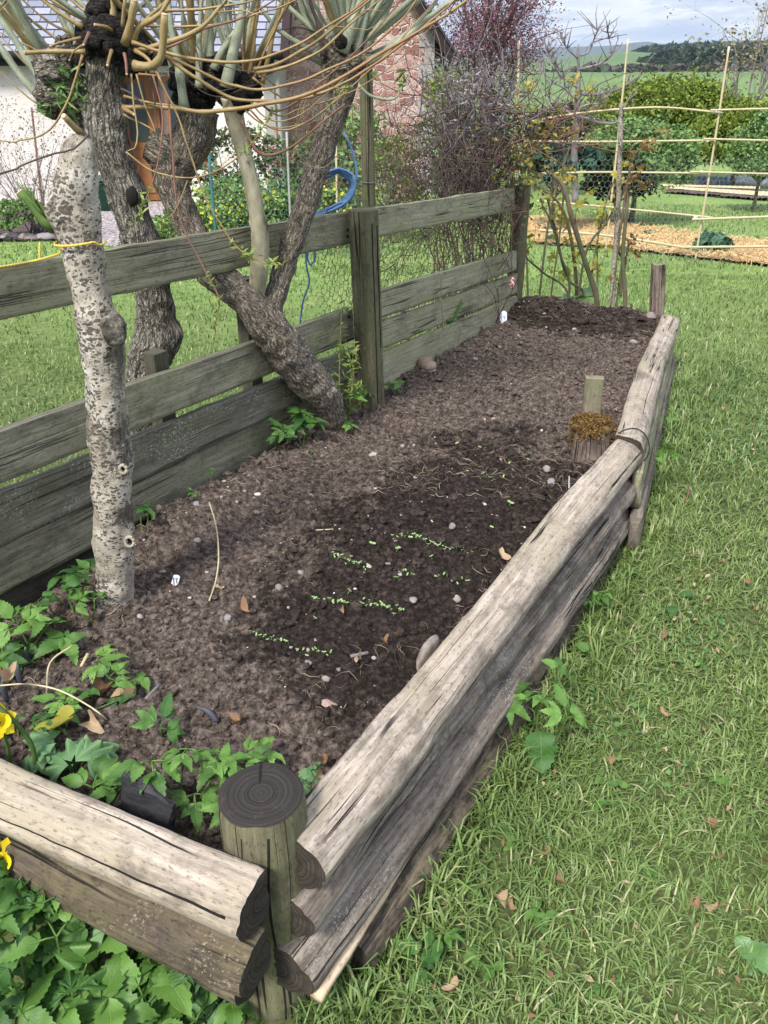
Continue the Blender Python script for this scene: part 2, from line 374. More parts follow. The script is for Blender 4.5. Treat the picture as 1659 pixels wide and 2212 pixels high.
# ---- leaves
def leaf_fn(c1, c2, c3, vein=True):
    def fn(T):
        r = T.rnd(); n = T.noise(T.obj(), 40, 3, .6)
        c = T.ramp(T.m('ADD', T.m('MULTIPLY', r, .75), T.m('MULTIPLY', n, .25)), [(.15, c1), (.5, c2), (.85, c3)])
        if not vein: return (c,)
        u = T.sep(T.uv()); w = T.m('ABSOLUTE', u[1])
        mid = T.ramp(w, [(0, 1), (.05, 0)])
        sv = T.m('FRACT', T.m('SUBTRACT', T.m('MULTIPLY', u[0], 6.5), T.m('MULTIPLY', w, 2.6)))
        vv = T.ramp(sv, [(.0, 1), (.10, 0), (.92, 0), (1., 1)])
        f = T.m('ADD', T.m('MULTIPLY', mid, .55), T.m('MULTIPLY', vv, .28), clamp=True)
        c = T.mix(f, c, T.mix(.6, c, (.30,.42,.14)))
        return c, T.bump(T.m('ADD', T.m('MULTIPLY', f, -1.), T.m('MULTIPLY', n, .6)), .5, .002)
    return fn
L_ELD = material('elder_leaf_green', leaf_fn((.055,.13,.026), (.10,.215,.038), (.165,.31,.065)), .5, trans=.3, spec=.4)
L_DEEP = material('deep_leaf_green', leaf_fn((.028,.085,.018), (.052,.14,.028), (.095,.21,.045)), .5, trans=.28, spec=.4)  # deeper green leaf colour, chosen plant by plant
L_BLUE = material('blue_green_leaf', leaf_fn((.08,.17,.07), (.12,.235,.10), (.18,.31,.14)), .6, trans=.25)
L_GRN = material('broad_glossy_leaf', leaf_fn((.04,.10,.03), (.07,.16,.045), (.13,.26,.07)), .4, trans=.2, spec=.5)
def flat_leaf(name, a, b, c, tr=.3, rg=.65): return material(name, leaf_fn(a, b, c, False), rg, trans=tr)
L_BUSH = flat_leaf('bright_bush_leaf', (.07,.14,.045), (.16,.27,.085), (.29,.42,.15))
L_BUSHY = flat_leaf('olive_bush_leaf', (.06,.10,.015), (.17,.235,.035), (.30,.37,.065))
L_DKG = flat_leaf('dark_conifer_leaf', (.008,.02,.008), (.02,.045,.015), (.045,.08,.03), .15)
L_PURP = flat_leaf('purple_plum_leaf', (.08,.028,.038), (.19,.075,.095), (.34,.17,.20), .2)
L_BUFF = flat_leaf('buff_young_leaf', (.17,.14,.06), (.30,.26,.12), (.42,.38,.22))
L_YEL = flat_leaf('lime_young_leaf', (.20,.20,.03), (.34,.32,.05), (.42,.30,.06))
L_REDF = flat_leaf('red_quince_blossom', (.22,.012,.012), (.48,.03,.03), (.62,.10,.07))
L_YELF = flat_leaf('yellow_spurge_flower', (.45,.42,.02), (.62,.60,.04), (.75,.72,.10))
L_WOOD = flat_leaf('far_wood_foliage', (.012,.026,.012), (.022,.042,.018), (.04,.065,.03), .1)
L_WOODB = flat_leaf('far_bare_wood', (.05,.045,.04), (.08,.07,.06), (.12,.10,.085), .1)
L_SEED = flat_leaf('seedling_green', (.20,.34,.12), (.32,.48,.19), (.45,.60,.28), .25, .5)
L_SPR = flat_leaf('spring_willow_leaf', (.13,.20,.045), (.22,.31,.075), (.32,.38,.11))
L_DEAD = material('dead_leaf_brown', leaf_fn((.13,.065,.03), (.27,.16,.09), (.45,.32,.21)), .7, trans=.15)
L_YELO = material('yellowing_leaf', leaf_fn((.25,.22,.03), (.40,.38,.05), (.48,.36,.10)), .6, trans=.25)
L_PETAL = material('yellow_petal', lambda T: (T.ramp(T.noise(T.obj(), 30), [(.3, (.70,.52,.01)), (.7, (.85,.68,.02))]),), .5, trans=.3)
L_LIV = flat_leaf('clipped_stem_green', (.12,.20,.05), (.20,.29,.09), (.28,.36,.13))
def grass_fn(T):
    r = T.rnd(); p = T.pos(); n = T.noise(p, 1.3, 4, .6); n3 = T.noise(p, .45, 2, .5)
    f = T.m('ADD', T.m('MULTIPLY', r, .62), T.m('MULTIPLY', n, .42))
    c = T.ramp(f, [(.10, (.055,.095,.026)), (.32, (.105,.175,.045)), (.52, (.18,.265,.08)), (.68, (.27,.345,.125)), (.80, (.42,.41,.22)), (.95, (.58,.49,.33))])
    return (T.mix(T.ramp(n3, [(.4, 0), (.65, .35)]), c, (.17,.21,.05)),)
M_GRASS = material('grass_blade', grass_fn, .5, trans=.22, spec=.35)
M_STRAW = material('straw', leaf_fn((.42,.26,.10), (.62,.43,.20), (.75,.56,.30), False), .6, trans=.1)
# ---- ground, soil, stones
def ground_fn(T):
    p = T.pos(); s = T.sep(p); n = T.noise(p, 40, 5, .7); n1 = T.noise(p, 1.1, 5, .6); n2_ = T.noise(p, 7, 4, .6)
    near = T.ramp(n, [(.3, (.030,.034,.013)), (.55, (.08,.105,.03)), (.75, (.17,.16,.075))])
    lawn = T.ramp(T.m('ADD', T.m('MULTIPLY', n2_, .5), T.m('MULTIPLY', n1, .5)), [(.35, (.12,.19,.045)), (.52, (.18,.27,.065)), (.68, (.27,.31,.11))])
    c = T.mix(T.ramp(T.m('MULTIPLY', s[1], .1), [(.3, 0), (.75, 1)]), near, lawn)
    fn_ = T.noise(T.map(p, (.02, .01, 1)), 1, 3, .5); fld = T.ramp(fn_, [(.4, (.10,.17,.05)), (.6, (.13,.20,.062))])
    c = T.mix(T.m('GREATER_THAN', s[1], 34.0), c, fld)
    y = T.m('ADD', s[1], T.m('MULTIPLY', s[0], .15))
    c = T.mix(T.m('GREATER_THAN', y, 340.), c, (.10,.155,.055))
    c = T.mix(T.m('GREATER_THAN', y, 650.), c, (.085,.14,.055))
    c = T.mix(T.m('GREATER_THAN', y, 1500.), c, (.05,.10,.045))
    return c, T.bump(n, .8, .01)
M_GROUND = material('lawn_and_fields', ground_fn, .95)
def soil_fn(T):
    p = T.pos(); n = T.noise(p, 60, 6, .75); n2_ = T.noise(p, 9, 4, .6); n3 = T.noise(p, 230, 4, .7)
    dry = T.ramp(n, [(.36, (.026,.019,.015)), (.5, (.105,.080,.065)), (.64, (.25,.20,.17))])
    wet = T.ramp(n, [(.34, (.007,.005,.004)), (.5, (.020,.014,.012)), (.70, (.07,.053,.045))])
    s = T.sep(p)
    # damp patch, watered along the drills, and crumbly darker far end: real damp soil
    def blob_(cx, cy, ax, ay, rot):
        c_, s_ = math.cos(rot), math.sin(rot)
        dx = T.m('SUBTRACT', s[0], cx); dy = T.m('SUBTRACT', s[1], cy)
        u = T.m('DIVIDE', T.m('ADD', T.m('MULTIPLY', dx, c_), T.m('MULTIPLY', dy, s_)), ax)
        v = T.m('DIVIDE', T.m('ADD', T.m('MULTIPLY', dx, -s_), T.m('MULTIPLY', dy, c_)), ay)
        return T.m('SUBTRACT', 1.0, T.m('SQRT', T.m('ADD', T.m('MULTIPLY', u, u), T.m('MULTIPLY', v, v))))
    a = T.m('MAXIMUM', blob_(.19, 1.98, .40, .80, R(-29)), T.m('MULTIPLY', blob_(-.05, 1.5, .30, .30, 0), 1.0))
    a = T.m('MAXIMUM', a, T.m('SUBTRACT', blob_(.98, 4.15, .65, .35, R(-10)), .12))
    a = T.m('ADD', a, T.m('ADD', T.m('MULTIPLY', T.m('SUBTRACT', n2_, .5), 1.5), T.m('MULTIPLY', T.m('SUBTRACT', T.noise(p, 38, 4, .7), .5), 1.0)))
    f = T.ramp(a, [(-.02 if False else 0.0, 0), (.26, 1)])
    c = T.mix(T.m('MULTIPLY', f, .92), dry, wet)
    c = T.mix(T.ramp(T.rnd(), [(0, 0), (1, .5)]), c, T.mix(.5, c, (.20,.155,.125)))
    return c, T.bump(T.m('ADD', n, T.m('MULTIPLY', n3, .5)), 1.0, .010)
M_SOIL = material('bed_soil', soil_fn, .97, spec=.15)
def stone_fn(T):
    o = T.obj(); r = T.orand(); n = T.noise(o, 60, 4, .6)
    c = T.ramp(r, [(.0, (.20,.17,.16)), (.3, (.33,.27,.24)), (.6, (.26,.25,.26)), (.8, (.42,.33,.28)), (1, (.36,.35,.36))])
    return T.mix(T.ramp(n, [(.35, .55), (.65, 0)]), c, (.12,.10,.09)), T.bump(n, .5, .002)
M_STONE = material('pebble', stone_fn, .85)
M_GRIT = material('grit_stone', lambda T: (T.ramp(T.rnd(), [(0, (.16,.13,.12)), (.5, (.30,.26,.24)), (.9, (.50,.45,.42)), (1, (.60,.56,.52))]),), .9)
M_ROCKB = material('brown_sandstone', lambda T: (T.ramp(T.noise(T.obj(), 25, 5, .7), [(.3, (.13,.085,.06)), (.5, (.30,.22,.16)), (.7, (.44,.35,.27))]), T.bump(T.noise(T.obj(), 60, 5, .7), .6, .003)), .9)
M_GREYR = material('grey_brown_stone', lambda T: (T.ramp(T.noise(T.obj(), 25, 5, .7), [(.3, (.12,.095,.08)), (.5, (.24,.20,.17)), (.7, (.36,.31,.27))]), T.bump(T.noise(T.obj(), 60, 5, .7), .6, .003)), .9)
M_ROCKP = material('pinkish_sandstone', lambda T: (T.ramp(T.noise(T.obj(), 25, 5, .7), [(.3, (.26,.17,.14)), (.7, (.46,.34,.29))]), T.bump(T.noise(T.obj(), 60, 5, .7), .6, .003)), .9)
M_SLATEP = material('black_slate_piece', lambda T: (T.ramp(T.noise(T.map(T.obj(), (1, 1, 3)), 25, 5, .7), [(.3, (.010,.010,.011)), (.7, (.05,.05,.055))]), T.bump(T.noise(T.obj(), 30, 5, .7), .5, .003)), .7)
M_MOSS = flat_leaf('golden_moss', (.06,.026,.010), (.17,.085,.026), (.34,.23,.065), .2)
M_MOSSG = flat_leaf('green_moss', (.06,.065,.012), (.13,.135,.025), (.22,.21,.05), .25)
M_ROOT = material('pale_root_fibre', leaf_fn((.17,.12,.085), (.33,.25,.18), (.48,.39,.29), False), .8)
def gravel_fn(T):
    p = T.pos(); v = T.vor(p, 28, 'F1', 'Color'); e = T.vor(p, 28, 'F1'); g = T.sep(v)
    c = T.ramp(g[0], [(0, (.24,.19,.19)), (.5, (.42,.36,.36)), (1, (.60,.55,.56))])
    return T.mix(T.ramp(e, [(.45, 0), (.75, .8)]), c, (.10,.08,.08)), T.bump(e, .8, -.02)
M_GRAVEL = material('pink_grey_gravel', gravel_fn, .9)
def pale(name, col, v=.12, sc=4, bs=60, bd=.01, rg=.9):
    def fn(T):
        n = T.noise(T.pos(), sc, 5, .6); b = T.noise(T.pos(), bs, 5, .7)
        return T.mix(T.ramp(n, [(.35, v*2.5), (.65, 0)]), col, tuple(x*.72 for x in col)), T.bump(b, .6, bd)
    return material(name, fn, rg)
M_RENDER = pale('cream_harling', (.74,.68,.64), .15, 1.2, 22, .03)
M_QUOIN = pale('grey_dressed_stone', (.36,.345,.335), .2, 3)
M_GUTTER = pale('black_gutter', (.02,.02,.022))
M_BARGE = pale('dark_brown_bargeboard', (.035,.022,.022))
M_DOOR = pale('varnished_brown_timber', (.26,.115,.045), .25, 8, 40, .002, .5)
M_GLASS = material('dark_window_glass', lambda T: ((.025,.035,.045),), .12, spec=.6)
M_BIN = pale('dark_green_plastic', (.012,.05,.032), .1, 4, 40, .001, .5)
M_BLUEP = pale('blue_green_steel_post', (.05,.16,.17), .1, 8)
M_WIRE = material('green_netting_wire', lambda T: ((.10,.19,.15),), .6)
M_WIREG = material('grey_netting_wire', lambda T: ((.20,.22,.21),), .6)
M_WIREB = material('old_dark_netting_wire', lambda T: ((.07,.075,.075),), .7)
M_HOSE = material('blue_hose', lambda T: (T.ramp(T.noise(T.obj(), 20), [(.3, (.075,.17,.36)), (.7, (.15,.29,.50))]),), .4, spec=.5)
M_ROPE = material('yellow_rope', lambda T: (T.ramp(T.m('FRACT', T.m('ADD', T.m('MULTIPLY', T.sep(T.uv())[0], 120.), T.m('MULTIPLY', T.sep(T.uv())[1], 90.))), [(0, (.38,.27,.03)), (.5, (.68,.50,.08))]),), .6)
M_WHITE = material('white_plastic', lambda T: ((.78,.80,.84),), .4)
M_INK = material('marker_ink', lambda T: ((.012,.012,.02),), .6)
M_INKL = material('faded_pencil', lambda T: ((.33,.36,.42),), .6)
M_FLEECE = pale('white_fleece_sheet', (.66,.66,.70), .2, 3, 12, .03)
M_TIE = pale('black_wire_tie', (.02,.02,.02))
M_SPIKE = material('purple_green_spike', lambda T: (T.ramp(T.sep(T.uv())[0], [(.0, (.045,.040,.055)), (.05, (.06,.065,.075)), (.075, (.12,.24,.09))]),), .6)
def stonewall_fn(T):
    p = T.pos(); s = T.sep(p); w = T.noise(p, 2.6, 3, .6, col=True); ws = T.sep(w)
    x = T.m('ADD', s[0], T.m('MULTIPLY', ws[0], .42)); z = T.m('ADD', s[2], T.m('MULTIPLY', ws[1], .36))
    v = T.comb(x, z, 0)
    b = T.n.new('ShaderNodeTexBrick'); T.put(b.inputs['Vector'], v); b.inputs['Scale'].default_value = 1; b.inputs['Brick Width'].default_value = .26
    b.inputs['Row Height'].default_value = .135; b.inputs['Mortar Size'].default_value = .016; b.inputs['Mortar Smooth'].default_value = .6; b.offset = .37; b.squash = .6; b.squash_frequency = 3
    b.inputs['Color1'].default_value = (0, 0, 0, 1); b.inputs['Color2'].default_value = (1, 1, 1, 1); b.inputs['Mortar'].default_value = (.5, .5, .5, 1)
    n = T.noise(p, 9, 5, .7)
    c = T.ramp(T.m('ADD', T.m('MULTIPLY', b.outputs['Color'], .75), T.m('MULTIPLY', n, .3)), [(.1, (.22,.095,.085)), (.4, (.37,.19,.165)), (.65, (.48,.29,.255)), (.95, (.56,.41,.37))])
    n4 = T.noise(p, 3.2, 4, .7)
    mo = T.m('MAXIMUM', b.outputs['Fac'], T.ramp(T.noise(p, 5.5, 5, .75), [(.54, 0), (.62, .85)]))
    c = T.mix(mo, c, T.ramp(n4, [(.3, (.56,.42,.385)), (.7, (.66,.54,.50))]))
    c = T.mix(T.ramp(n, [(.3, .35), (.5, 0)]), c, (.10,.05,.045))
    return c, T.bump(T.m('SUBTRACT', T.m('MULTIPLY', n, .6), b.outputs['Fac']), 1.0, .05)
M_RED = material('red_sandstone_wall', stonewall_fn, .95)
def slate_fn(T):
    uv = T.uv()
    b = T.n.new('ShaderNodeTexBrick'); T.put(b.inputs['Vector'], uv); b.inputs['Scale'].default_value = 1; b.inputs['Brick Width'].default_value = .26
    b.inputs['Row Height'].default_value = .17; b.inputs['Mortar Size'].default_value = .007; b.inputs['Color1'].default_value = (0, 0, 0, 1); b.inputs['Color2'].default_value = (1, 1, 1, 1); b.inputs['Mortar'].default_value = (.3, .3, .3, 1)
    n = T.noise(T.pos(), 14, 5, .7)
    c = T.ramp(T.m('ADD', T.m('MULTIPLY', b.outputs['Color'], .55), T.m('MULTIPLY', n, .5)), [(.2, (.15,.16,.21)), (.55, (.23,.24,.30)), (.9, (.34,.35,.42))])
    c = T.mix(b.outputs['Fac'], c, (.035,.035,.045))
    return c, T.bump(T.m('SUBTRACT', n, b.outputs['Fac']), .6, .01)
M_SLATE = material('blue_grey_slate', slate_fn, .6)
M_HILL = material('moorland', lambda T: (T.ramp(T.noise(T.map(T.pos(), (.0006, .0006, .002)), 1, 4, .5), [(.4, (.045,.055,.05)), (.6, (.06,.085,.05))]),), 1.0)
# ================================================================== CAMERA, LIGHT, SKY
cd = bpy.data.cameras.new('camera'); cam = bpy.data.objects.new('camera', cd); COL.objects.link(cam)
cam.location = (0, 0, CAMZ); cam.rotation_euler = (R(90)-PIT, 0, 0)
cd.sensor_fit = 'HORIZONTAL'; cd.sensor_width = 36; cd.lens = 36*FP/1659; cd.clip_start = .02; cd.clip_end = 20000
SC.camera = cam
SUN_EL, SUN_AZ = 50, -150        # azimuth measured from +Y towards +X
w = bpy.data.worlds.new('World'); SC.world = w; w.use_nodes = True; T = NT(w.node_tree); T.n.clear()
sky = T.n.new('ShaderNodeTexSky'); sky.sky_type = 'NISHITA'; sky.sun_disc = False; sky.sun_elevation = R(SUN_EL); sky.sun_rotation = R(SUN_AZ); sky.air_density = 1.0; sky.dust_density = 1.5
d = T.n.new('ShaderNodeTexCoord').outputs['Generated']; s = T.sep(d)
zz = T.m('MAXIMUM', T.m('ADD', s[2], .045), .02)
pv = T.comb(T.m('DIVIDE', s[0], zz), T.m('DIVIDE', s[1], zz), 0)
n1 = T.noise(T.map(d, (5.5, 5.5, 34), (1.1, .7, 0)), 1.0, 7, .6, .4); n2c = T.noise(T.map(pv, (.9, .6, 1), (1, 3, 0)), 1.0, 5, .6)
cl = T.ramp(T.m('ADD', T.m('MULTIPLY', n1, .7), T.m('MULTIPLY', n2c, .3)), [(.38, (2.3, 3.0, 4.6)), (.46, (2.7, 3.1, 4.1)), (.52, (3.5, 3.8, 4.5)), (.565, (4.9, 5.0, 5.2)), (.66, (3.6, 3.9, 4.6))])
hz = T.ramp(s[2], [(0.0, 1), (.16, 0)])
cl = T.mix(T.m('MULTIPLY', hz, .12), cl, (4.0, 4.4, 5.0))
up = T.ramp(s[2], [(.08, 1), (.45, 2.6)]); up = T.comb(T.m('MULTIPLY_ADD', T.m('SMOOTH_MIN', T.m('MAXIMUM', T.m('SUBTRACT', s[2], .08), 0.0), .5, .05), 1.3, 1.0), 0, 0); upf = T.sep(up)[0]
vs = T.n.new('ShaderNodeVectorMath'); vs.operation = 'SCALE'; T.put(vs.inputs[0], cl); T.put(vs.inputs['Scale'], upf); cl = vs.outputs[0]
cl = T.mix(.92, sky.outputs[0], cl)
bg = T.n.new('ShaderNodeBackground'); T.put(bg.inputs[0], cl); bg.inputs[1].default_value = .105
o = T.n.new('ShaderNodeOutputWorld'); T.l.new(bg.outputs[0], o.inputs[0])
sl = bpy.data.lights.new('sun', 'SUN'); sl.energy = 2.7; sl.angle = R(11); sl.color = (1, .96, .9)
so = bpy.data.objects.new('sun', sl); COL.objects.link(so)
az = R(SUN_AZ); el = R(SUN_EL); dv = Vector((math.sin(az)*math.cos(el), math.cos(az)*math.cos(el), math.sin(el)))
so.rotation_euler = dv.to_track_quat('Z', 'Y').to_euler(); so.location = (-4, -6, 9)
SC.view_settings.view_transform = 'Standard'; SC.view_settings.look = 'None'; SC.view_settings.gamma = 1
SC.view_settings.exposure = 1.08
SC.cycles.max_bounces = 8; SC.cycles.diffuse_bounces = 3; SC.cycles.transmission_bounces = 6; SC.cycles.transparent_max_bounces = 8

# ================================================================== GROUND
def ground():
    ys = np.concatenate([np.linspace(-4, 6, 80), 6*np.exp(np.linspace(0, math.log(7000/6), 190))[1:]])
    us = np.linspace(-1, 1, 150); us = np.sign(us)*np.abs(us)**1.3
    Y, U = np.meshgrid(ys, us, indexing='ij'); X = U*(7+1.15*np.maximum(Y, 0))
    Z = gz(X, Y) + .012*n2(X, Y, 1.7, 3)*(Y < 40)
    V = np.stack([X, Y, Z], -1).reshape(-1, 3); m, n = Y.shape; idx = np.arange(m*n).reshape(m, n)
    Q = np.stack([idx[:-1, :-1], idx[:-1, 1:], idx[1:, 1:], idx[1:, :-1]], -1).reshape(-1, 4)
    mb = MB(); mb.add(V, Q); tag(mb.build('ground', M_GROUND), kind='structure')
ground()
def ridge(name, Y, pts, mat, depth=900, kind='structure', rough=3.0, label=None, cat=None):
    """a range of hills: cross-section rises to the crest and falls behind it; crest heights from sight lines"""
    xs = np.linspace(pts[0][0], pts[-1][0], 160); cr = np.interp(xs, [p[0] for p in pts], [p[1] for p in pts])
    C = np.array([pY(a, b, Y) for a, b in zip(xs, cr)]); C[:, 2] += rough*fbm(np.stack([C[:, 0]*.006, C[:, 0]*0, C[:, 0]*0], -1), 4, 3)
    base = -6.0; V = []; prof = [(-1, 0), (-.75, .22), (-.5, .5), (-.25, .8), (0, 1), (.35, .75), (1, 0)]
    for f, h in prof:
        W = C.copy(); W[:, 1] += f*depth + 60*fbm(np.stack([C[:, 0]*.004, C[:, 0]*0+f*3, C[:, 0]*0], -1), 3, 8)*(abs(f) > .01)
        W[:, 2] = base+(C[:, 2]-base)*h; V.append(W)
    V = np.array(V); m, n = V.shape[:2]; idx = np.arange(m*n).reshape(m, n)
    Q = np.stack([idx[:-1, :-1], idx[:-1, 1:], idx[1:, 1:], idx[1:, :-1]], -1).reshape(-1, 4)
    mb = MB(); mb.add(V.reshape(-1, 3), Q); return tag(mb.build(name, mat), label, cat, kind=kind)
ridge('hills', 5200, [(700, 118), (1000, 110), (1150, 106), (1180, 101), (1230, 102), (1300, 100), (1340, 97), (1370, 92), (1400, 90), (1425, 95), (1500, 100), (1560, 96), (1640, 94), (1760, 98), (1900, 104)], M_HILL)
ridge('hills', 2600, [(1080, 128), (1150, 124), (1230, 127), (1290, 121), (1340, 116), (1400, 114), (1430, 119), (1480, 124), (1560, 128), (1700, 130)], material('wooded_ridge', lambda T: ((.03,.05,.035),), 1.0), 300, rough=1.5)

# ---- leaf clouds
def leaves(mb, C, size, jit=.4, aspect=.55, up=.3, bend=True):
    """C (n,3) centres; one folded leaf (2 tris sharing a midrib) at each"""
    n = len(C); a = rng.uniform(0, 2*np.pi, n); e = rng.normal(0, .6, n)
    D = np.stack([np.cos(a)*np.cos(e), np.sin(a)*np.cos(e), np.sin(e)], -1)
    Nn = np.stack([rng.normal(0, 1, n), rng.normal(0, 1, n), rng.normal(up, 1, n)], -1); S = np.cross(D, Nn); S /= np.linalg.norm(S, axis=1)[:, None]+1e-9
    Nn = np.cross(S, D)
    L = size*(1+jit*rng.uniform(-1, 1, n))[:, None]
    W = L*aspect*.5
    p0 = C-D*L*.5; p2 = C+D*L*.5; fold = Nn*W*.5
    p1 = C+S*W+fold; p3 = C-S*W+fold
    V = np.stack([p0, p1, p2, p3], 1).reshape(-1, 3); i = np.arange(n)[:, None]*4
    F = np.vstack([i+[0, 1, 2], i+[0, 2, 3]]); r = np.repeat(rng.uniform(0, 1, n), 4)
    uv = np.tile([[0, 0], [.5, 1], [1, 0], [.5, -1]], (n, 1))
    mb.add(V, F, uv, r)
def cloud_pts(c, r, n, shell=.55, seed=0, amp=.35):
    D = rng.normal(0, 1, (n, 3)); D /= np.linalg.norm(D, axis=1)[:, None]
    rad = (1+amp*fbm(D*2.6+seed, 3, seed))*(shell+(1-shell)*rng.uniform(0, 1, n)**.6)*rng.uniform(.75, 1.05, n)
    return np.asarray(c)+D*rad[:, None]*np.asarray(r)
def crown(mb, c, r, nclump, per, size, seed=0, cr=.28, low=-.6, aspect=.6):
    """crown made of many leaf clumps spread through an uneven volume"""
    D = rng.normal(0, 1, (nclump*2, 3)); D /= np.linalg.norm(D, axis=1)[:, None]; D = D[D[:, 2] > low][:nclump]
    rad = (1+.38*fbm(D*2.2+seed*1.7, 3, seed))*rng.uniform(.35, 1.0, len(D))**.5
    CC = np.asarray(c)+D*rad[:, None]*np.asarray(r); s = np.mean(r)*cr
    for q in CC:
        m = int(per*rng.uniform(.5, 1.4)); ss = s*rng.uniform(.5, 1.2)
        P = q+rng.normal(0, 1, (m, 3))*ss*np.array([.55, .55, .4]); leaves(mb, P, size, aspect=aspect)
    return CC
def limbs(mb, base, targets, r0, mat=None, k=6, sag=.1, rt=.15):
    base = np.asarray(base, float)
    for t in targets:
        t = np.asarray(t, float); mid = base*.5+t*.5+rng.normal(0, 1, 3)*np.linalg.norm(t-base)*.09; mid[2] += np.linalg.norm(t-base)*sag
        tube(mb, np.array([[*base, r0], [*mid, r0*.6], [*t, r0*rt]]), None, k, .1*max(1, np.linalg.norm(t-base)/3))
def shrub(name, px, py, Y, rx, rz, leafm, label, cat, nclump=60, per=60, size=.05, seed=1, ry=None, trunk=True, stemm=None, zc=None, group=None, low=-.6, aspect=.6):
    c = pY(px, py, Y) if zc is None else np.array([*pY(px, py, Y)[:2], zc]); g = float(gz(c[0], c[1]))
    t = thing(name, (c[0], c[1], g), label, cat, group)
    mb = MB(); CC = crown(mb, c, (rx, ry or rx, rz), nclump, per, size, seed, low=low, aspect=aspect); mb.build('crown' if trunk else 'foliage', leafm, t)
    sm = MB(); b = np.array([c[0], c[1], g-.05]); tp = b*.45+c*.55; tp[2] = max(tp[2], g+.1)
    r0 = rx*.035+.01; tube(sm, np.array([[*b, r0*1.3], [*(b*.5+tp*.5+rng.normal(0, .02, 3)), r0*1.1], [*tp, r0*.9]]), None, 8, .1)
    limbs(sm, tp, CC[:26], r0*.6); sm.build('trunk' if trunk else 'stem', stemm or B_MID, t); return t

# far woodland and field hedges (one could not count the trees)
def woodland(pts, n, size, mat, label, depth=.12, name='woodland', hh=1.0, asp=.8):
    """pts: (px,py_top,py_bottom,Y)"""
    P = np.array(pts, float); mb = MB(); u = rng.uniform(0, len(P)-1, n); i = u.astype(int); f = u-i
    Q = P[i]*(1-f)[:, None]+P[np.minimum(i+1, len(P)-1)]*f[:, None]
    v = rng.uniform(0, 1, n)**.8; C = []
    for q, vv in zip(Q, v):
        Y = q[3]*(1+rng.uniform(-depth, depth)); top = pY(q[0], q[1], q[3]); bot = pY(q[0], q[2], q[3])
        p = top*(1-vv)+bot*vv; p = p*1.0; p[1] = Y; p[0] = p[0]; C.append(p)
    C = np.array(C); bump_ = n2(C[:, 0], C[:, 1], 3.5/size/6, 2, 4); C[:, 2] += bump_*size*.7
    leaves(mb, C, size, aspect=asp); return tag(mb.build(name, mat), label, 'woodland', kind='stuff')
woodland([(1424, 118, 133, 1000), (1432, 106, 132, 1000), (1460, 101, 130, 1000), (1500, 100, 122, 1000), (1560, 99, 118, 1020), (1620, 100, 118, 1050), (1720, 98, 118, 1100), (1850, 100, 120, 1100)], 9000, 8, L_WOOD, 'dark conifer wood along the crest of the far field')
woodland([(1425, 140, 154, 560), (1460, 122, 160, 560), (1500, 109, 162, 560), (1530, 109, 152, 565), (1556, 117, 134, 570)], 7500, 4.5, L_WOOD, 'dark conifer wood running down the slope below the crest')
woodland([(1250, 158, 166, 420), (1330, 150, 166, 420), (1400, 148, 166, 420), (1440, 156, 166, 420), (1530, 152, 166, 420), (1600, 143, 166, 430), (1659, 146, 166, 430), (1800, 146, 166, 430)], 4200, 5.0, L_WOODB, 'row of bare brown trees between two green fields', .05)
woodland([(1170, 163, 170, 400), (1230, 159, 169, 400), (1300, 152, 168, 400), (1390, 154, 167, 400)], 700, 4, L_WOOD, 'dark field hedge beyond the bare apple tree', .04)
for i, (a, b, c_) in enumerate([(1292, 150, 168), (1335, 155, 168), (1350, 153, 168), (1507, 145, 166), (1516, 143, 165), (1572, 140, 166), (1595, 138, 165)]):
    q = pY(a, c_, 380); top = pY(a, b, 380); h = top[2]-q[2]
    t = thing('conifer_tree', (q[0], q[1], q[2]), 'small dark conifer in the field hedge, %s from the left' % ['first', 'second', 'third', 'fourth', 'fifth', 'sixth', 'seventh'][i], 'tree', 'small conifers in the far field hedge')
    mb = MB(); n = 260; v = rng.uniform(0, 1, n); a_ = rng.uniform(0, 6.28, n); rr = h*.32*(1-v)*rng.uniform(.3, 1, n)
    leaves(mb, np.stack([q[0]+rr*np.cos(a_), q[1]+rr*np.sin(a_), q[2]+h*v], -1), h*.16); mb.build('crown', L_WOOD, t)
    mb = MB(); tube(mb, [(*q, ), (q[0], q[1], q[2]+h*.8)], h*.02, 5, 1.); mb.build('trunk', S_DARK, t)

# ================================================================== LAWN GRASS
def inpoly(x, y, P):
    r = np.zeros(x.shape, bool); n = len(P); j = n-1
    for i in range(n):
        xi, yi = P[i]; xj, yj = P[j]
        c = ((yi > y) != (yj > y)) & (x < (xj-xi)*(y-yi)/(yj-yi+1e-12)+xi); r ^= c; j = i
    return r
BED = [tuple(WA+[-.045, .03]), tuple(WA+[-.01, .01]), tuple(WB), tuple(WC), tuple(WC+[.02, .06]), tuple(FC+[.03, .02]), tuple(FB), tuple(FA), tuple(G1), tuple(G0+[-.03, .07])]
def sline(px, py): q = pg(px, py); return (q[0], q[1])
STRAW = [sline(1130, 478), sline(1250, 480), sline(1400, 500), sline(1560, 522), sline(1700, 535), sline(1760, 590), sline(1600, 572), sline(1430, 552), sline(1330, 540), sline(1150, 528)]
GRAV = [sline(190, 531), sline(262, 537), sline(268, 505), sline(360, 470), sline(440, 455), sline(440, 425), sline(190, 425)]
ROCK = [sline(-200, 528), sline(190, 522), sline(190, 425), sline(-200, 425)]
VEG = [sline(1425, 418), sline(1520, 402), sline(1720, 425), sline(1720, 440), sline(1600, 432)]
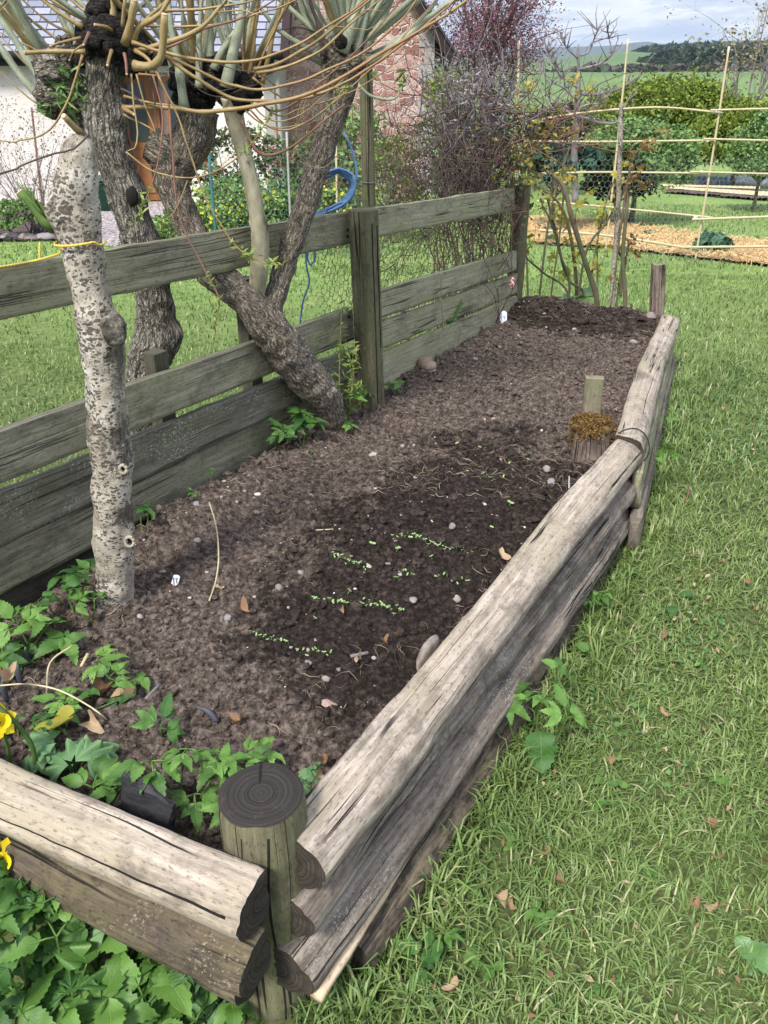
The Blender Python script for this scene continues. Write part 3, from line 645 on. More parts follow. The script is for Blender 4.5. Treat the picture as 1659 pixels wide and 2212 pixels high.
def blades(name, boxes, seed):
    mb = MB(); r = np.random.default_rng(seed)
    for (x0, x1, y0, y1, dens, h0, w0, seg) in boxes:
        n = int((x1-x0)*(y1-y0)*dens); x = r.uniform(x0, x1, n); y = r.uniform(y0, y1, n)
        k = ~inpoly(x, y, BED)
        for Pn in (STRAW, GRAV, ROCK, VEG): k &= ~inpoly(x, y, Pn)
        # clumps: fewer blades in thin patches, none far to the sides of the lawn strip
        cl_ = n2(x, y, 5, 3, 9); k &= r.uniform(0, 1, n) < .80+.55*cl_
        x, y, cl_ = x[k], y[k], cl_[k]; n = len(x); z = gz(x, y)+.012*n2(x, y, 1.7, 3)*(y < 40)
        dw = np.abs(np.minimum(np.abs((x-WA[0])*(WB-WA)[1]-(y-WA[1])*(WB-WA)[0])/np.linalg.norm(WB-WA), 9))
        tall = np.exp(-np.clip(dw-.04, 0, 9)/.10)*(x > -.2)*(y < 4.4)
        h = h0*(r.uniform(.45, 1.25, n))*(1+.45*cl_)*(1+.9*tall); a = r.uniform(0, 2*np.pi, n)
        lean = np.clip(np.abs(r.normal(.75, .45, n)), .1, 1.9); wv = w0*r.uniform(.6, 1.4, n)
        D = np.stack([np.cos(a), np.sin(a), 0*a], -1); S = np.stack([-np.sin(a), np.cos(a), 0*a], -1)*wv[:, None]*.5
        B = np.stack([x, y, z-.004], -1); up = np.array([0, 0, 1.])
        L = h[:, None]; ln = lean[:, None]
        m1 = B+D*L*.25*ln+up*L*.45; m2 = B+D*L*.62*ln+up*L*(.80-.18*ln); tp = B+D*L*1.05*ln+up*L*(1.02-.45*ln)
        tp[:, 2] = np.maximum(tp[:, 2], B[:, 2]+.006); m2[:, 2] = np.maximum(m2[:, 2], B[:, 2]+.008)
        rn = np.clip(r.beta(2.2, 2.6, n)*.80+.16*cl_+(r.uniform(0, 1, n) < .07)*.55-.12*tall, 0, 1)
        if seg == 3:
            V = np.stack([B-S, B+S, m1-S*1.1, m1+S*1.1, m2-S*.75, m2+S*.75, tp], 1).reshape(-1, 3); i = np.arange(n)[:, None]*7
            mb.add(V, [np.vstack([i+[0, 1, 3, 2], i+[2, 3, 5, 4]]), i+[4, 5, 6]], None, np.repeat(rn, 7))
        else:
            V = np.stack([B-S, B+S, m2-S*.8, m2+S*.8, tp], 1).reshape(-1, 3); i = np.arange(n)[:, None]*5
            mb.add(V, [i+[0, 1, 3, 2], i+[2, 3, 4]], None, np.repeat(rn, 5))
    return mb.build(name, M_GRASS, sm=True)
g = blades('grass', [(-.15, 1.0, .3, 1.5, 17000, .042, .0030, 3), (.1, 2.0, 1.5, 2.6, 13000, .042, .0032, 3), (1.0, 1.6, .5, 1.5, 9000, .042, .0032, 3), (.7, 2.8, 2.6, 4.2, 7500, .042, .004, 3), (2.0, 2.8, 1.2, 2.6, 4000, .042, .004, 3),
                     (-2.6, 1.0, 1.2, 4.8, 3800, .038, .004, 3), (.6, 4.2, 4.2, 7.4, 3000, .042, .0055, 2), (-4.6, .8, 4.8, 8.0, 1300, .040, .007, 2), (-5.5, 8.5, 7.4, 14.5, 420, .05, .012, 2)], 5)
tag(g, 'short mown green lawn grass around the raised bed', 'grass', kind='stuff')

def lawnpts(n, seed, x0, x1, y0, y1):
    r = np.random.default_rng(seed); x = r.uniform(x0, x1, n); y = r.uniform(y0, y1, n); k = ~inpoly(x, y, BED); return x[k], y[k], r
x, y, r = lawnpts(9000, 31, -.1, 2.6, .4, 3.6); k = n2(x, y, 3.2, 3, 70) > .12; x, y = x[k], y[k]
mb = MB(); leaves(mb, np.stack([x, y, gz(x, y)+r.uniform(.012, .034, len(x))], -1), .013, .4, .95, 2.0); tag(mb.build('clover', flat_leaf('clover_leaf', (.055,.13,.035), (.09,.20,.055), (.15,.28,.09))), 'patches of small clover and weed leaves low in the lawn', 'clover', kind='stuff')
x, y, r = lawnpts(1500, 33, -.1, 2.6, .4, 3.8); mb = MB(); leaves(mb, np.stack([x, y, gz(x, y)+r.uniform(.014, .036, len(x))], -1), .014, .7, .5, 1.5); tag(mb.build('leaf_litter', L_DEAD), 'scraps of dry leaf and old clippings scattered in the lawn', 'leaf litter', kind='stuff')
# longer uncut tufts along the foot of the wall
def tufts():
    r = np.random.default_rng(44); mb = MB(); S_ = []
    for i in range(150):
        s_ = r.uniform(-.1, 3.6); off = .075+abs(r.normal(0, .045)); A, d_, o_ = (WA, (WB-WA)/np.linalg.norm(WB-WA), None) if s_ < 1.83 else (WB, (WC-WB)/np.linalg.norm(WC-WB), None); q = A+d_*(s_ if s_ < 1.83 else s_-1.83)+np.array([d_[1], -d_[0]])*off; m = int(r.integers(5, 16))
        for j in range(m):
            h = r.uniform(.05, .12); a = r.uniform(0, 6.28); D = np.array([math.cos(a), math.sin(a), 0]); b = np.array([q[0]+r.normal(0, .008), q[1]+r.normal(0, .008), 0]); b[2] = float(gz(b[0], b[1]))-.004; w_ = r.uniform(.0016, .0032); Sd = np.array([-D[1], D[0], 0])*w_; ln = r.uniform(.2, 1.0); P = [b, b+D*h*.15*ln+[0, 0, h*.4], b+D*h*.45*ln+[0, 0, h*.75], b+D*h*ln+[0, 0, h*(.95-.45*ln)]]
            V = np.array([P[0]-Sd, P[0]+Sd, P[1]-Sd, P[1]+Sd, P[2]-Sd*.7, P[2]+Sd*.7, P[3]]); mb.add(V, [np.array([[0, 1, 3, 2], [2, 3, 5, 4]]), np.array([[4, 5, 6]])], None, r.choice([.25, .35, .5, .62, .9], p=[.2, .3, .3, .12, .08]))
    tag(mb.build('grass_tufts', M_GRASS), 'longer uncut grass tufts along the foot of the log wall', 'grass', kind='stuff')
tufts()

# ================================================================== RAISED BED: SOIL
def soilz(x, y):
    x = np.asarray(x, float); y = np.asarray(y, float)
    def dl(A, B):
        d = (B-A)/np.linalg.norm(B-A); return (x-A[0])*(-d[1])+(y-A[1])*d[0]     # + = left of A->B
    dw = np.minimum(dl(WA, WB), dl(WB, WC)); df = np.minimum(-dl(FA, FB), -dl(FB, FC))
    z = .365+.010*n2(x, y, 2.2, 3, 2)
    z = z+.045*np.exp(-np.clip(df, 0, 9)/.13)*smooth(1.6, 2.0, y)*(1-smooth(3.0, 3.6, y)*.5)
    z = z-.035*np.exp(-np.clip(dw, 0, 9)/.10)
    z = z-.05*smooth(3.0, 4.2, y)+.04*smooth(4.05, 4.4, y)
    z = z-.05*(1-smooth(.95, 1.4, y))
    z = z+.030*np.exp(-((x+.63)**2+(y-1.62)**2)/.085**2)+.025*np.exp(-((x+.15)**2+(y-2.60)**2)/.09**2)
    return z
def soil_fine(x, y):
    P = np.stack([x, y, 0*x], -1)
    c = fbm(P*16, 5, 21, .58); r = np.abs(fbm(P*45, 3, 5, .6)); d = fbm(P*8, 2, 31)
    return soilz(x, y)+.021*c+.014*r+.014*d*d+.008*fbm(P*120, 2, 77)
def soil():
    st = .0055; xs = np.arange(-1.2, 1.62, st); ys = np.arange(.78, 4.62, st); Y, X = np.meshgrid(ys, xs, indexing='ij')
    Z = soil_fine(X.ravel(), Y.ravel()).reshape(X.shape); k = inpoly(X.ravel(), Y.ravel(), BED).reshape(X.shape)
    idx = np.full(X.shape, -1); idx[k] = np.arange(k.sum())
    V = np.stack([X[k], Y[k], Z[k]], -1)
    Q = np.stack([idx[:-1, :-1], idx[:-1, 1:], idx[1:, 1:], idx[1:, :-1]], -1).reshape(-1, 4); Q = Q[(Q >= 0).all(1)]
    mb = MB(); mb.add(V, Q); tag(mb.build('soil', M_SOIL), kind='structure')
soil()
def bedpts(n, seed, margin=0):
    r = np.random.default_rng(seed); P = np.zeros((0, 2))
    while len(P) < n:
        q = np.stack([r.uniform(-1.15, 1.5, n), r.uniform(.82, 4.5, n)], -1); P = np.vstack([P, q[inpoly(q[:, 0], q[:, 1], BED)]])
    return P[:n]
def clods():
    n = 32000; r = np.random.default_rng(3); P = bedpts(n, 4); dens = n2(P[:, 0], P[:, 1], 4, 3, 50)
    k = r.uniform(0, 1, n) < .55+.9*dens+.35*smooth(3.3, 4.2, P[:, 1]); P = P[k]; n = len(P)
    s = .0022*np.exp(r.normal(0, .72, n)); s = np.clip(s, .0011, .0125); s *= 1+.35*smooth(2.5, 4.2, P[:, 1])
    # icosahedron subdivided once would be round: use a jittered 18-vertex lump
    D = []
    for i in range(26):
        z = 1-2*(i+.5)/26; a = i*2.39996; q = math.sqrt(1-z*z); D.append([q*math.cos(a), q*math.sin(a), z])
    D = np.array(D)
    import bmesh
    bm = bmesh.new(); [bm.verts.new(d_) for d_ in D]; bmesh.ops.convex_hull(bm, input=bm.verts); bm.verts.index_update()
    F = np.array([[v.index for v in f.verts] for f in bm.faces if len(f.verts) == 3]); D = np.array([v.co[:] for v in bm.verts]); bm.free()
    m = len(D); z = soil_fine(P[:, 0], P[:, 1])+s*.3
    J = 1+.42*(r.uniform(-1, 1, (n, m, 1)))
    V = D[None]*J*s[:, None, None]*np.stack([r.uniform(.7, 1.4, n), r.uniform(.7, 1.4, n), r.uniform(.5, .95, n)], -1)[:, None]
    V = V+np.stack([P[:, 0], P[:, 1], z], -1)[:, None]
    FF = (np.arange(n)[:, None, None]*m+F[None]).reshape(-1, 3)
    mb = MB(); mb.add(V.reshape(-1, 3), FF, None, np.repeat(r.uniform(0, 1, n), m))
    tag(mb.build('soil_clods', M_SOIL, sm=False), 'crumbly brown soil clods and crumbs lying over the bed', 'soil clods', kind='stuff')
clods()
def fibres():
    n = 6500; r = np.random.default_rng(8); P = bedpts(n, 9); dens = n2(P[:, 0], P[:, 1], 3, 3, 60); k = r.uniform(0, 1, n) < .38+1.6*dens; P = P[k]; mb = MB()
    for x, y in P:
        L = r.uniform(.012, .055); a = r.uniform(0, 6.28); c = r.normal(0, 1.1); pts = []
        for t in np.linspace(0, 1, 5):
            aa = a+c*t*1.6; xx = x+L*t*math.cos(aa); yy = y+L*t*math.sin(aa); pts.append([xx, yy, 0])
        pts = np.array(pts); pts[:, 2] = soil_fine(pts[:, 0], pts[:, 1])+.003+.006*np.sin(np.linspace(0, 3.1, 5))*r.uniform(0, 1.3)
        V, F, U = sweep(pts, np.array([.5, .9, 1, .8, .3])*r.uniform(.0004, .0009), 3, caps=False); mb.add(V, F, U, r.uniform(0, 1))
    tag(mb.build('root_fibres', M_ROOT), 'thin pale root fibres and straw bits strewn over the soil', 'root fibres', kind='stuff')
fibres()
def grit():
    P = bedpts(520, 91); r = np.random.default_rng(17); mb = MB()
    for i, (x, y) in enumerate(P): s_ = .0022*math.exp(r.normal(0, .45)); blob(mb, (x, y, float(soil_fine(x, y))+s_*.4), (s_*r.uniform(.8, 1.6), s_, s_*.7), .5, 2, i % 9, 7, 5, r.uniform(0, 1))
    tag(mb.build('grit', M_GRIT, sm=False), 'small pale grit and stone chips mixed through the soil', 'grit', kind='stuff')
grit()

# ================================================================== LOGS OF THE BED WALL
CRK = []
def dlog(name, P0, P1, h, wd, out, mat, label, capmat=M_END, wob=.004, crack=None, knots=(), parts=None, notch=0, seed=1, roundness=.95, group='half round timbers of the raised bed wall'):
    """half round log: flat face towards the soil, axis along the flat face centre line P0->P1 (near end first)"""
    P0 = np.array(P0, float); P1 = np.array(P1, float); ax = P1-P0; L = np.linalg.norm(ax); ax /= L
    o_ = np.array([out[0], out[1], 0]); o_ -= ax*np.dot(o_, ax); o_ /= np.linalg.norm(o_); u_ = np.cross(o_, ax); u_ *= np.sign(u_[2])
    n = int(L/.011); K = 44
    ts = np.linspace(0, 1, n+1)
    # D profile
    a1 = np.linspace(-math.pi/2, math.pi/2, 32); prof = np.stack([np.cos(a1)**roundness*wd, np.sin(a1)*h/2], -1)
    bk = np.stack([np.full(12, -.002), np.linspace(h/2, -h/2, 14)[1:-1]], -1); prof = np.vstack([prof, bk]); m = len(prof)
    pl = np.concatenate([[0], np.cumsum(np.linalg.norm(np.diff(prof, axis=0), axis=1))])
    V = np.zeros((n+1, m+1, 3)); UV = np.zeros((n+1, m+1, 2))
    ii = list(range(m))+[0]; pv_ = np.array([*pl, pl[-1]+.01])
    for i, t in enumerate(ts):
        c = P0+ax*L*t+o_*wob*2*math.sin(t*5+seed)+u_*wob*math.sin(t*7+seed*2)
        sc = 1+.03*math.sin(t*9+seed*1.3)
        for (kx, kr, ks) in knots: sc += ks*math.exp(-((t*L-kx)/kr)**2)
        q = prof[ii]*sc; V[i] = c+q[:, :1]*o_+q[:, 1:]*u_; UV[i, :, 0] = t*L; UV[i, :, 1] = pv_
    flat_ = V.reshape(-1, 3); C = np.repeat((V[:, :m].mean(1)), m+1, 0)
    th = UV[..., 1].ravel(); uu = UV[..., 0].ravel()
    nn = fbm(np.stack([uu*5, th*55*(1), 0*uu+seed], -1), 4, seed)*.0035+fbm(np.stack([uu*9, th*14, 0*uu+seed], -1), 3, seed+2)*.004
    if crack is not None:
        v0, dep = crack; lc = v0+.012*fbm(np.stack([uu*2.2, 0*uu, 0*uu+seed], -1), 3, 4); nn = nn-dep*np.exp(-((th-lc)/.0045)**2)*smooth(0, .03, uu+.03)
    dd = flat_-C; dd -= ax*(dd@ax)[:, None]; dd /= np.linalg.norm(dd, axis=1)[:, None]+1e-9
    flat_ = flat_+dd*nn[:, None]
    V = flat_.reshape(n+1, m+1, 3); V[:, m] = V[:, 0]
    if crack is not None:
        u1 = ts*L; lc = crack[0]+.012*fbm(np.stack([u1*2.2, 0*u1, 0*u1+seed], -1), 3, 4)+.0015*fbm(np.stack([u1*30, 0*u1, 0*u1], -1), 2, 4); cp = []
        for i in range(2, n-2):
            j = int(np.clip(np.searchsorted(pv_, lc[i])-1, 0, m-2)); f = (lc[i]-pv_[j])/(pv_[j+1]-pv_[j]); p = V[i, j]*(1-f)+V[i, j+1]*f; c_0 = V[i, :m].mean(0)
            cp.append([*(p-(p-c_0)*.004), .0007+.0026*max(0, float(fbm(np.array([[u1[i]*2.5, seed, 3.]]), 2, 9)[0])+.45)])
        CRK.append(np.array(cp))
    # soften the cut edges
    for e, s_ in ((0, 1), (n, -1)):
        cc = V[e, :m].mean(0); V[e] = cc+(V[e]-cc)*.965
        V[e] += ax*s_*(.004*fbm(V[e]*60, 2, seed)[:, None])
    idx = np.arange((n+1)*(m+1)).reshape(n+1, m+1)
    Q = np.stack([idx[:-1, :-1], idx[:-1, 1:], idx[1:, 1:], idx[1:, :-1]], -1).reshape(-1, 4)
    t_ = thing(name, P0, label, 'log', group)
    mb = MB(); mb.add(V.reshape(-1, 3), Q, UV.reshape(-1, 2)); mb.build('timber', mat, t_)
    while CRK:
        cm_ = MB(); V_, F_, U_0 = sweep(CRK[0][:, :3], CRK[0][:, 3], 5); cm_.add(V_, F_, U_0); cm_.build('crack', M_CRACK, t_); CRK.pop()
    for e, s_ in ((0, -1), (n, 1)):
        ring = V[e, :m]; cc = ring.mean(0); rows = [ring]; uvr = []
        for f in (.8, .6, .4, .2): rows.append(cc+(ring-cc)*f+ax*(-s_)*.0)
        rows.append(np.repeat(cc[None], m, 0)); W = np.array(rows); A = W.reshape(-1, 3)
        dep = fbm(A*70, 4, seed+5)*.004*(np.repeat([0, 1, 1, 1, 1, 1], m)); A = A+ax*s_*(dep[:, None])
        rad = np.linalg.norm(A-cc+o_*.02, axis=1); uvs = np.stack([rad, np.arange(len(A))*.0], -1)
        id2 = np.arange(6*m).reshape(6, m); nx = np.roll(id2, -1, 1); QQ = np.stack([id2[:-1], id2[1:], nx[1:], nx[:-1]], -1).reshape(-1, 4)
        if s_ > 0: QQ = QQ[:, ::-1]
        mm = MB(); mm.add(A, QQ, uvs); mm.build('end_grain', capmat, t_)
    return t_
d1 = (WB-WA)/np.linalg.norm(WB-WA); o1 = np.array([d1[1], -d1[0]]); d2 = (WC-WB)/np.linalg.norm(WC-WB); o2 = np.array([d2[1], -d2[0]])
def W1(s, off, z): p = WA+d1*s+o1*off; return [p[0], p[1], z]
def W2(s, off, z): p = WB+d2*s+o2*off; return [p[0], p[1], z]
L1 = np.linalg.norm(WB-WA); L2 = np.linalg.norm(WC-WB)
dlog('log', W1(-.045, -.046, .411), W1(L1-.04, -.038, .366), .112, .088, o1, W_LOG, 'thick pale half round log with a long crack, top of the near right wall', crack=(.100, .006), knots=((.32, .03, .03), (.9, .06, .03)), seed=1)
dlog('log', W1(-.065, -.046, .307), W1(L1-.05, -.038, .264), .098, .086, o1, W_LOGG, 'grey weathered log, second from the top in the near right wall', wob=.004, seed=3, knots=((.6, .05, .05),))
t3 = dlog('log', W1(-.090, -.036, .202), W1(L1-.07, -.032, .162), .106, .092, o1, W_LOGG, 'grey split log with a pale splinter edge, third down in the near right wall', crack=(.08, .009), wob=.004, seed=5)
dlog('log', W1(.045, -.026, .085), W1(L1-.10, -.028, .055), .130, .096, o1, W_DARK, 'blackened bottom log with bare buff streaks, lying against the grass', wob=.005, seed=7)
# pale fresh splinter along the lower edge of the third log
mb = MB(); sp = []
for t in np.linspace(0, 1, 40):
    s_ = -.085+.66*t; wv = .010*(1-t)**.6+.0015; p = np.array(W1(s_, -.036+.083+.001*math.sin(t*9)-.006*t, .166+.014*t)); sp.append([*p, wv])
tube(mb, np.array(sp), None, 7, .015, noise=.003, nsc=60); mb.build('splinter', W_FRESH, t3)
# far section
dlog('log', W2(-.045, -.058, .392), W2(L2+.05, -.045, .285), .100, .096, o2, W_LOG, 'pale weathered round log, top rail of the far right wall', seed=9, crack=(.11, .005), knots=((.9, .05, .05),), roundness=.5)
def plank(mb, a, b, c, d, th, nrm, seed=0, nu=60, nv=8, rough=.0015, a_=0.0, edge=.0):
    """board with corners a (top start), b (top end), c (bottom end), d (bottom start), thickness th along -nrm"""
    a, b, c, d = [np.asarray(v, float) for v in (a, b, c, d)]; nrm = np.asarray(nrm, float)
    L = np.linalg.norm(b-a); H = np.linalg.norm(a-d)
    u = np.linspace(0, 1, nu+1); v = np.linspace(0, 1, nv+1)
    U, W = np.meshgrid(u, v, indexing='ij')
    S = (a*(1-U[..., None])+b*U[..., None])*(1-W[..., None])+(d*(1-U[..., None])+c*U[..., None])*W[..., None]
    er = fbm(np.stack([U*L*9, W*0+seed, W*0], -1), 3, seed)*.0035+edge*np.clip(fbm(np.stack([U*L*16, W*0+seed, W*0], -1), 3, seed+9)-.2, 0, 1)
    up = (a-d)/H; S = S+up*(er*(1-2*W)*(np.abs(1-2*W) > .99))[..., None]
    n1_ = fbm(np.stack([U*L*6, W*H*60, 0*U+seed], -1), 4, seed)*rough
    Fr = S+nrm*n1_[..., None]; Bk = S-nrm*th
    uvf = np.stack([U*L, W*H+seed*.37], -1)
    # loop the section: front, bottom, back, top
    sec = np.concatenate([Fr, Bk[:, ::-1], Fr[:, :1]], 1); uvs = np.concatenate([uvf, uvf[:, ::-1]+[0, H+th], uvf[:, :1]], 1)
    n, m = sec.shape[:2]; idx = np.arange(n*m).reshape(n, m)
    Q = np.stack([idx[:-1, :-1], idx[:-1, 1:], idx[1:, 1:], idx[1:, :-1]], -1).reshape(-1, 4)
    V = sec.reshape(-1, 3); k = m-1
    base = len(V); V = np.vstack([V, sec[0].mean(0), sec[-1].mean(0)]); UVs = np.vstack([uvs.reshape(-1, 2), [0, 0], [0, 0]])
    T_ = np.vstack([np.stack([np.full(k, base), idx[0, 1:], idx[0, :-1]], -1), np.stack([np.full(k, base+1), idx[-1, :-1], idx[-1, 1:]], -1)])
    mb.add(V, [Q, T_], UVs, a_)
o2_3 = np.array([o2[0], o2[1], 0])
def wallboard(s0, s1, zt, zb, zt2, zb2, off, th, mat, label, seed):
    a = W2(s0, off, zt); b = W2(s1, off, zt2); c = W2(s1, off+.008, zb2); d_ = W2(s0, off+.008, zb)
    t = thing('wall_board', a, label, 'board', 'boards of the far right wall'); mb = MB(); plank(mb, a, b, c, d_, th, o2_3, seed, 70, 8, .004, edge=.01); mb.build('board', mat, t, sm=False if False else True); return t
wallboard(-.10, L2+.03, .345, .215, .240, .120, .045, .03, W_PALE, 'smooth pale plank just under the far top log', 3)
wallboard(-.16, L2+.04, .215, .085, .122, .02, .066, .035, W_LOGG, 'rough grey bark edged board below the pale plank', 6)
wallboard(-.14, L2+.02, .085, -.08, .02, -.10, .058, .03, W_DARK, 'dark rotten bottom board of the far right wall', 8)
mb = MB(); a = W2(L2+.03, -.03, .225); b = np.array([FC[0]+.06, FC[1]-.03, .26]); plank(mb, a, b, [b[0], b[1], -.08], [a[0], a[1], -.08], .03, (d2[0]*-1, d2[1]*-1, 0), 5, 30, 5)
tag(mb.build('wall_board', W_LOW), 'low plank closing the far end of the bed behind the soil', 'board')
# front logs
df = (G1-G0)/np.linalg.norm(G1-G0); of = np.array([-df[1], df[0]]); of = of if of[1] < 0 else -of
def WF(s, off, z): p = G0+df*s+of*off; return [p[0], p[1], z]
LF = np.linalg.norm(G1-G0)
dlog('log', WF(-.038, -.012, .413), WF(LF+.1, -.03, .410), .102, .080, of, W_LOG, 'pale half round log across the near end, topmost, beside the dark round post', seed=12, crack=(.12, .003), knots=((.18, .02, .02),))
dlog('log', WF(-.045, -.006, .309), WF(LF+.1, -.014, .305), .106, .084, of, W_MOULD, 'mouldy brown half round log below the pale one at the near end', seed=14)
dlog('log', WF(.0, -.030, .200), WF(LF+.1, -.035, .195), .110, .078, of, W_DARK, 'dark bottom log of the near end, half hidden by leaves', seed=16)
# ---- round posts
def roundpost(name, px, py, z, r, zb, label, mat, capmat, cat='post', tilt=(0, 0), seed=1, notch=None, XY=None, k=40):
    c = np.array([*XY, z]) if XY is not None else pz(px, py, z)
    t = thing(name, (c[0], c[1], zb), label, cat); mb = MB(); n = int((z-zb)/.012); zs = np.linspace(zb, z, n+1)
    P = np.stack([c[0]+(zs-z)*tilt[0], c[1]+(zs-z)*tilt[1], zs], -1); rr = np.full(n+1, r); rr[-1] = r*.97
    V, F, U = sweep(P, rr, k, caps=False); C = np.repeat(P, k+1, 0)
    d_ = V-C; L = np.linalg.norm(d_, axis=1)[:, None]; ang = np.arctan2(d_[:, 1], d_[:, 0])
    am = fbm(np.stack([np.cos(ang)*3+seed, np.sin(ang)*3, V[:, 2]*3], -1), 3, seed)*.004+fbm(np.stack([np.cos(ang)*14, np.sin(ang)*14, V[:, 2]*4], -1), 3, seed)*.0025
    V = V+d_/L*am[:, None]; mb.add(V, F, U); mb.build('shaft', mat, t)
    ring = V.reshape(n+1, k+1, 3)[-1][:k]; cc = ring.mean(0); rows = [ring]+[cc+(ring-cc)*f+[0, 0, .003] for f in (.93, .8, .65, .5, .35, .2, .08, .002)]
    W = np.array(rows); A = W.reshape(-1, 3); rad = np.linalg.norm((A-cc)[:, :2], axis=1)
    A[:, 2] += .0005*np.sin(rad*1100)+fbm(A*60, 4, seed)*.004*(rad < r*.9)
    id2 = np.arange(len(A)).reshape(len(rows), k); nx = np.roll(id2, -1, 1); Q = np.stack([id2[:-1], nx[:-1], nx[1:], id2[1:]], -1).reshape(-1, 4)
    m2 = MB(); m2.add(A, Q, np.stack([rad, rad*0], -1)); m2.build('end_grain', capmat, t); return t, c
M_POSTTOP = material('black_ringed_post_top', lambda T: endgrain(T, (.014,.012,.011), (.052,.045,.040), (.10,.075,.05)), .95)
tp_, c0 = roundpost('corner_post', 564, 1716, .522, .066, -.08, 'dark topped round corner post with growth rings and a notch, between the near logs', W_POST, M_POSTTOP, seed=3)
# radial split and side checks
mb = MB(); q = c0+[-.004, .002, .0045]; tube(mb, np.array([[q[0]+.0, q[1]+.012, q[2]-.002, .0012], [q[0]-.002, q[1]+.035, q[2]-.003, .003], [q[0]-.004, q[1]+.060, q[2]-.005, .0045]]), None, 6, .01)
for a_, z0_, z1_ in ((-1.35, .05, .50), (-1.95, .30, .50)):
    P = [[c0[0]+.0655*math.cos(a_+.07*math.sin(z*14)), c0[1]+.0655*math.sin(a_+.07*math.sin(z*14)), z, .0022] for z in np.linspace(z0_, z1_, 14)]; tube(mb, np.array(P), None, 6, .02)
mb.build('crack', M_CRACK, tp_)
# ================================================================== FENCE
dF1 = (FB-FA)/np.linalg.norm(FB-FA); nF1 = np.array([dF1[1], -dF1[0], 0]); dF2 = (FC-FB)/np.linalg.norm(FC-FB); nF2 = np.array([dF2[1], -dF2[0], 0])
fence = thing('plank_fence', (FA[0], FA[1], -.06), 'weathered green-grey plank fence of horizontal boards along the left side of the bed', 'fence')
def rail(A, B, tl, tr, br, bl, mat, off, th=.022, seed=1, nrm=None, ext=0.0, edge=0., a_=0, name='rail'):
    q = [pline(*p, A, B, off) for p in (tl, tr, br, bl)]
    a, b, c, d = q
    if ext: a = a+(a-b)*ext; d = d+(d-c)*ext
    mb = MB(); plank(mb, a, b, c, d, th, nrm, seed, 110, 10, .0022, a_, edge); return mb.build(name, mat, fence)
rail(FA, FB, (0, 576), (760, 456), (760, 526), (0, 693), W_FENCE, .012, seed=2, nrm=nF1, ext=.4)
rail(FA, FB, (0, 932), (762, 664), (766, 733), (0, 1046), W_PALE if False else W_FENCE, .012, seed=3, nrm=nF1, ext=.4)['label'] = 'middle board'
rail(FA, FB, (0, 1066), (772, 751), (780, 806), (0, 1184), W_LICH, .012, seed=4, nrm=nF1, ext=.4, edge=.012)['label'] = 'board covered in pale lichen'
rail(FA, FB, (0, 1182), (782, 800), (784, 880), (0, 1286), W_FENCE, .045, seed=5, nrm=nF1, ext=.4)
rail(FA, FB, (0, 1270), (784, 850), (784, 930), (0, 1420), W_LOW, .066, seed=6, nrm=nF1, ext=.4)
rail(FB, FC, (812, 449), (1112, 406), (1112, 455), (812, 513), W_PALE, .010, seed=7, nrm=nF2)
rail(FB, FC, (816, 630), (1116, 541), (1116, 583), (820, 690), W_PALE, .010, seed=8, nrm=nF2)
rail(FB, FC, (820, 699), (1118, 592), (1118, 633), (822, 755), W_PALE, .010, seed=9, nrm=nF2, edge=.02)
rail(FB, FC, (822, 768), (1118, 640), (1118, 700), (822, 850), W_PALE, -.01, seed=10, nrm=nF2)
# centre post (sawn, rounded edges)
def sqpost(pt, pb, wpx, depth, A, B, off, mat, parent, seed, zb=-.1, name='post', yaw=0., taper=1.0):
    a = pline(*pt, A, B, off); b = pline(*pb, A, B, off); t = np.dot(a[:2], [0, 1])/ray(*pt)[1]; wd = wpx*t/FP
    dd = (a-b)/(a[2]-b[2]); P0 = b+dd*(zb-b[2]); n = 60; zs = np.linspace(0, 1, n+1)
    P = P0*(1-zs[:, None])+a*zs[:, None]; d_ = (B-A)/np.linalg.norm(B-A); ca, sa = math.cos(yaw), math.sin(yaw); d_ = np.array([d_[0]*ca-d_[1]*sa, d_[0]*sa+d_[1]*ca])
    X = np.array([d_[0], d_[1], 0]); Yv = np.array([d_[1], -d_[0], 0])
    th = np.linspace(0, 2*np.pi, 45); cx = np.sign(np.cos(th))*np.abs(np.cos(th))**.35; sy = np.sign(np.sin(th))*np.abs(np.sin(th))**.35
    sec = cx[:, None]*X*wd/2+sy[:, None]*Yv*depth/2
    V = P[:, None]+sec[None]; per = np.concatenate([[0], np.cumsum(np.linalg.norm(np.diff(sec, axis=0), axis=1))])
    n1_ = fbm(np.stack([np.repeat(zs[:, None]*3, 45, 1), np.tile(np.cos(th)*4, (n+1, 1)), np.tile(np.sin(th)*4, (n+1, 1))+seed], -1), 4, seed)*.004
    V = V+sec[None]/np.linalg.norm(sec, axis=1)[None, :, None]*n1_[..., None]; V[:, 44] = V[:, 0]
    UV = np.stack([np.repeat((zs*np.linalg.norm(a-P0))[:, None], 45, 1), np.tile(per, (n+1, 1))], -1)
    idx = np.arange((n+1)*45).reshape(n+1, 45); Q = np.stack([idx[:-1, 1:], idx[:-1, :-1], idx[1:, :-1], idx[1:, 1:]], -1).reshape(-1, 4)
    mb = MB(); mb.add(V.reshape(-1, 3), Q, UV.reshape(-1, 2))
    top = V[-1, :44]; cc = top.mean(0); W = np.array([top, cc+(top-cc)*.9+[0, 0, .003], cc+(top-cc)*.5+[0, 0, .004], np.repeat(cc[None]+[0, 0, .004], 44, 0)]).reshape(-1, 3)
    i2 = np.arange(176).reshape(4, 44); nx = np.roll(i2, -1, 1); mb.add(W, np.stack([i2[:-1], nx[:-1], nx[1:], i2[1:]], -1).reshape(-1, 4), W[:, :2])
    return mb.build(name, mat, parent), a, X, Yv, wd
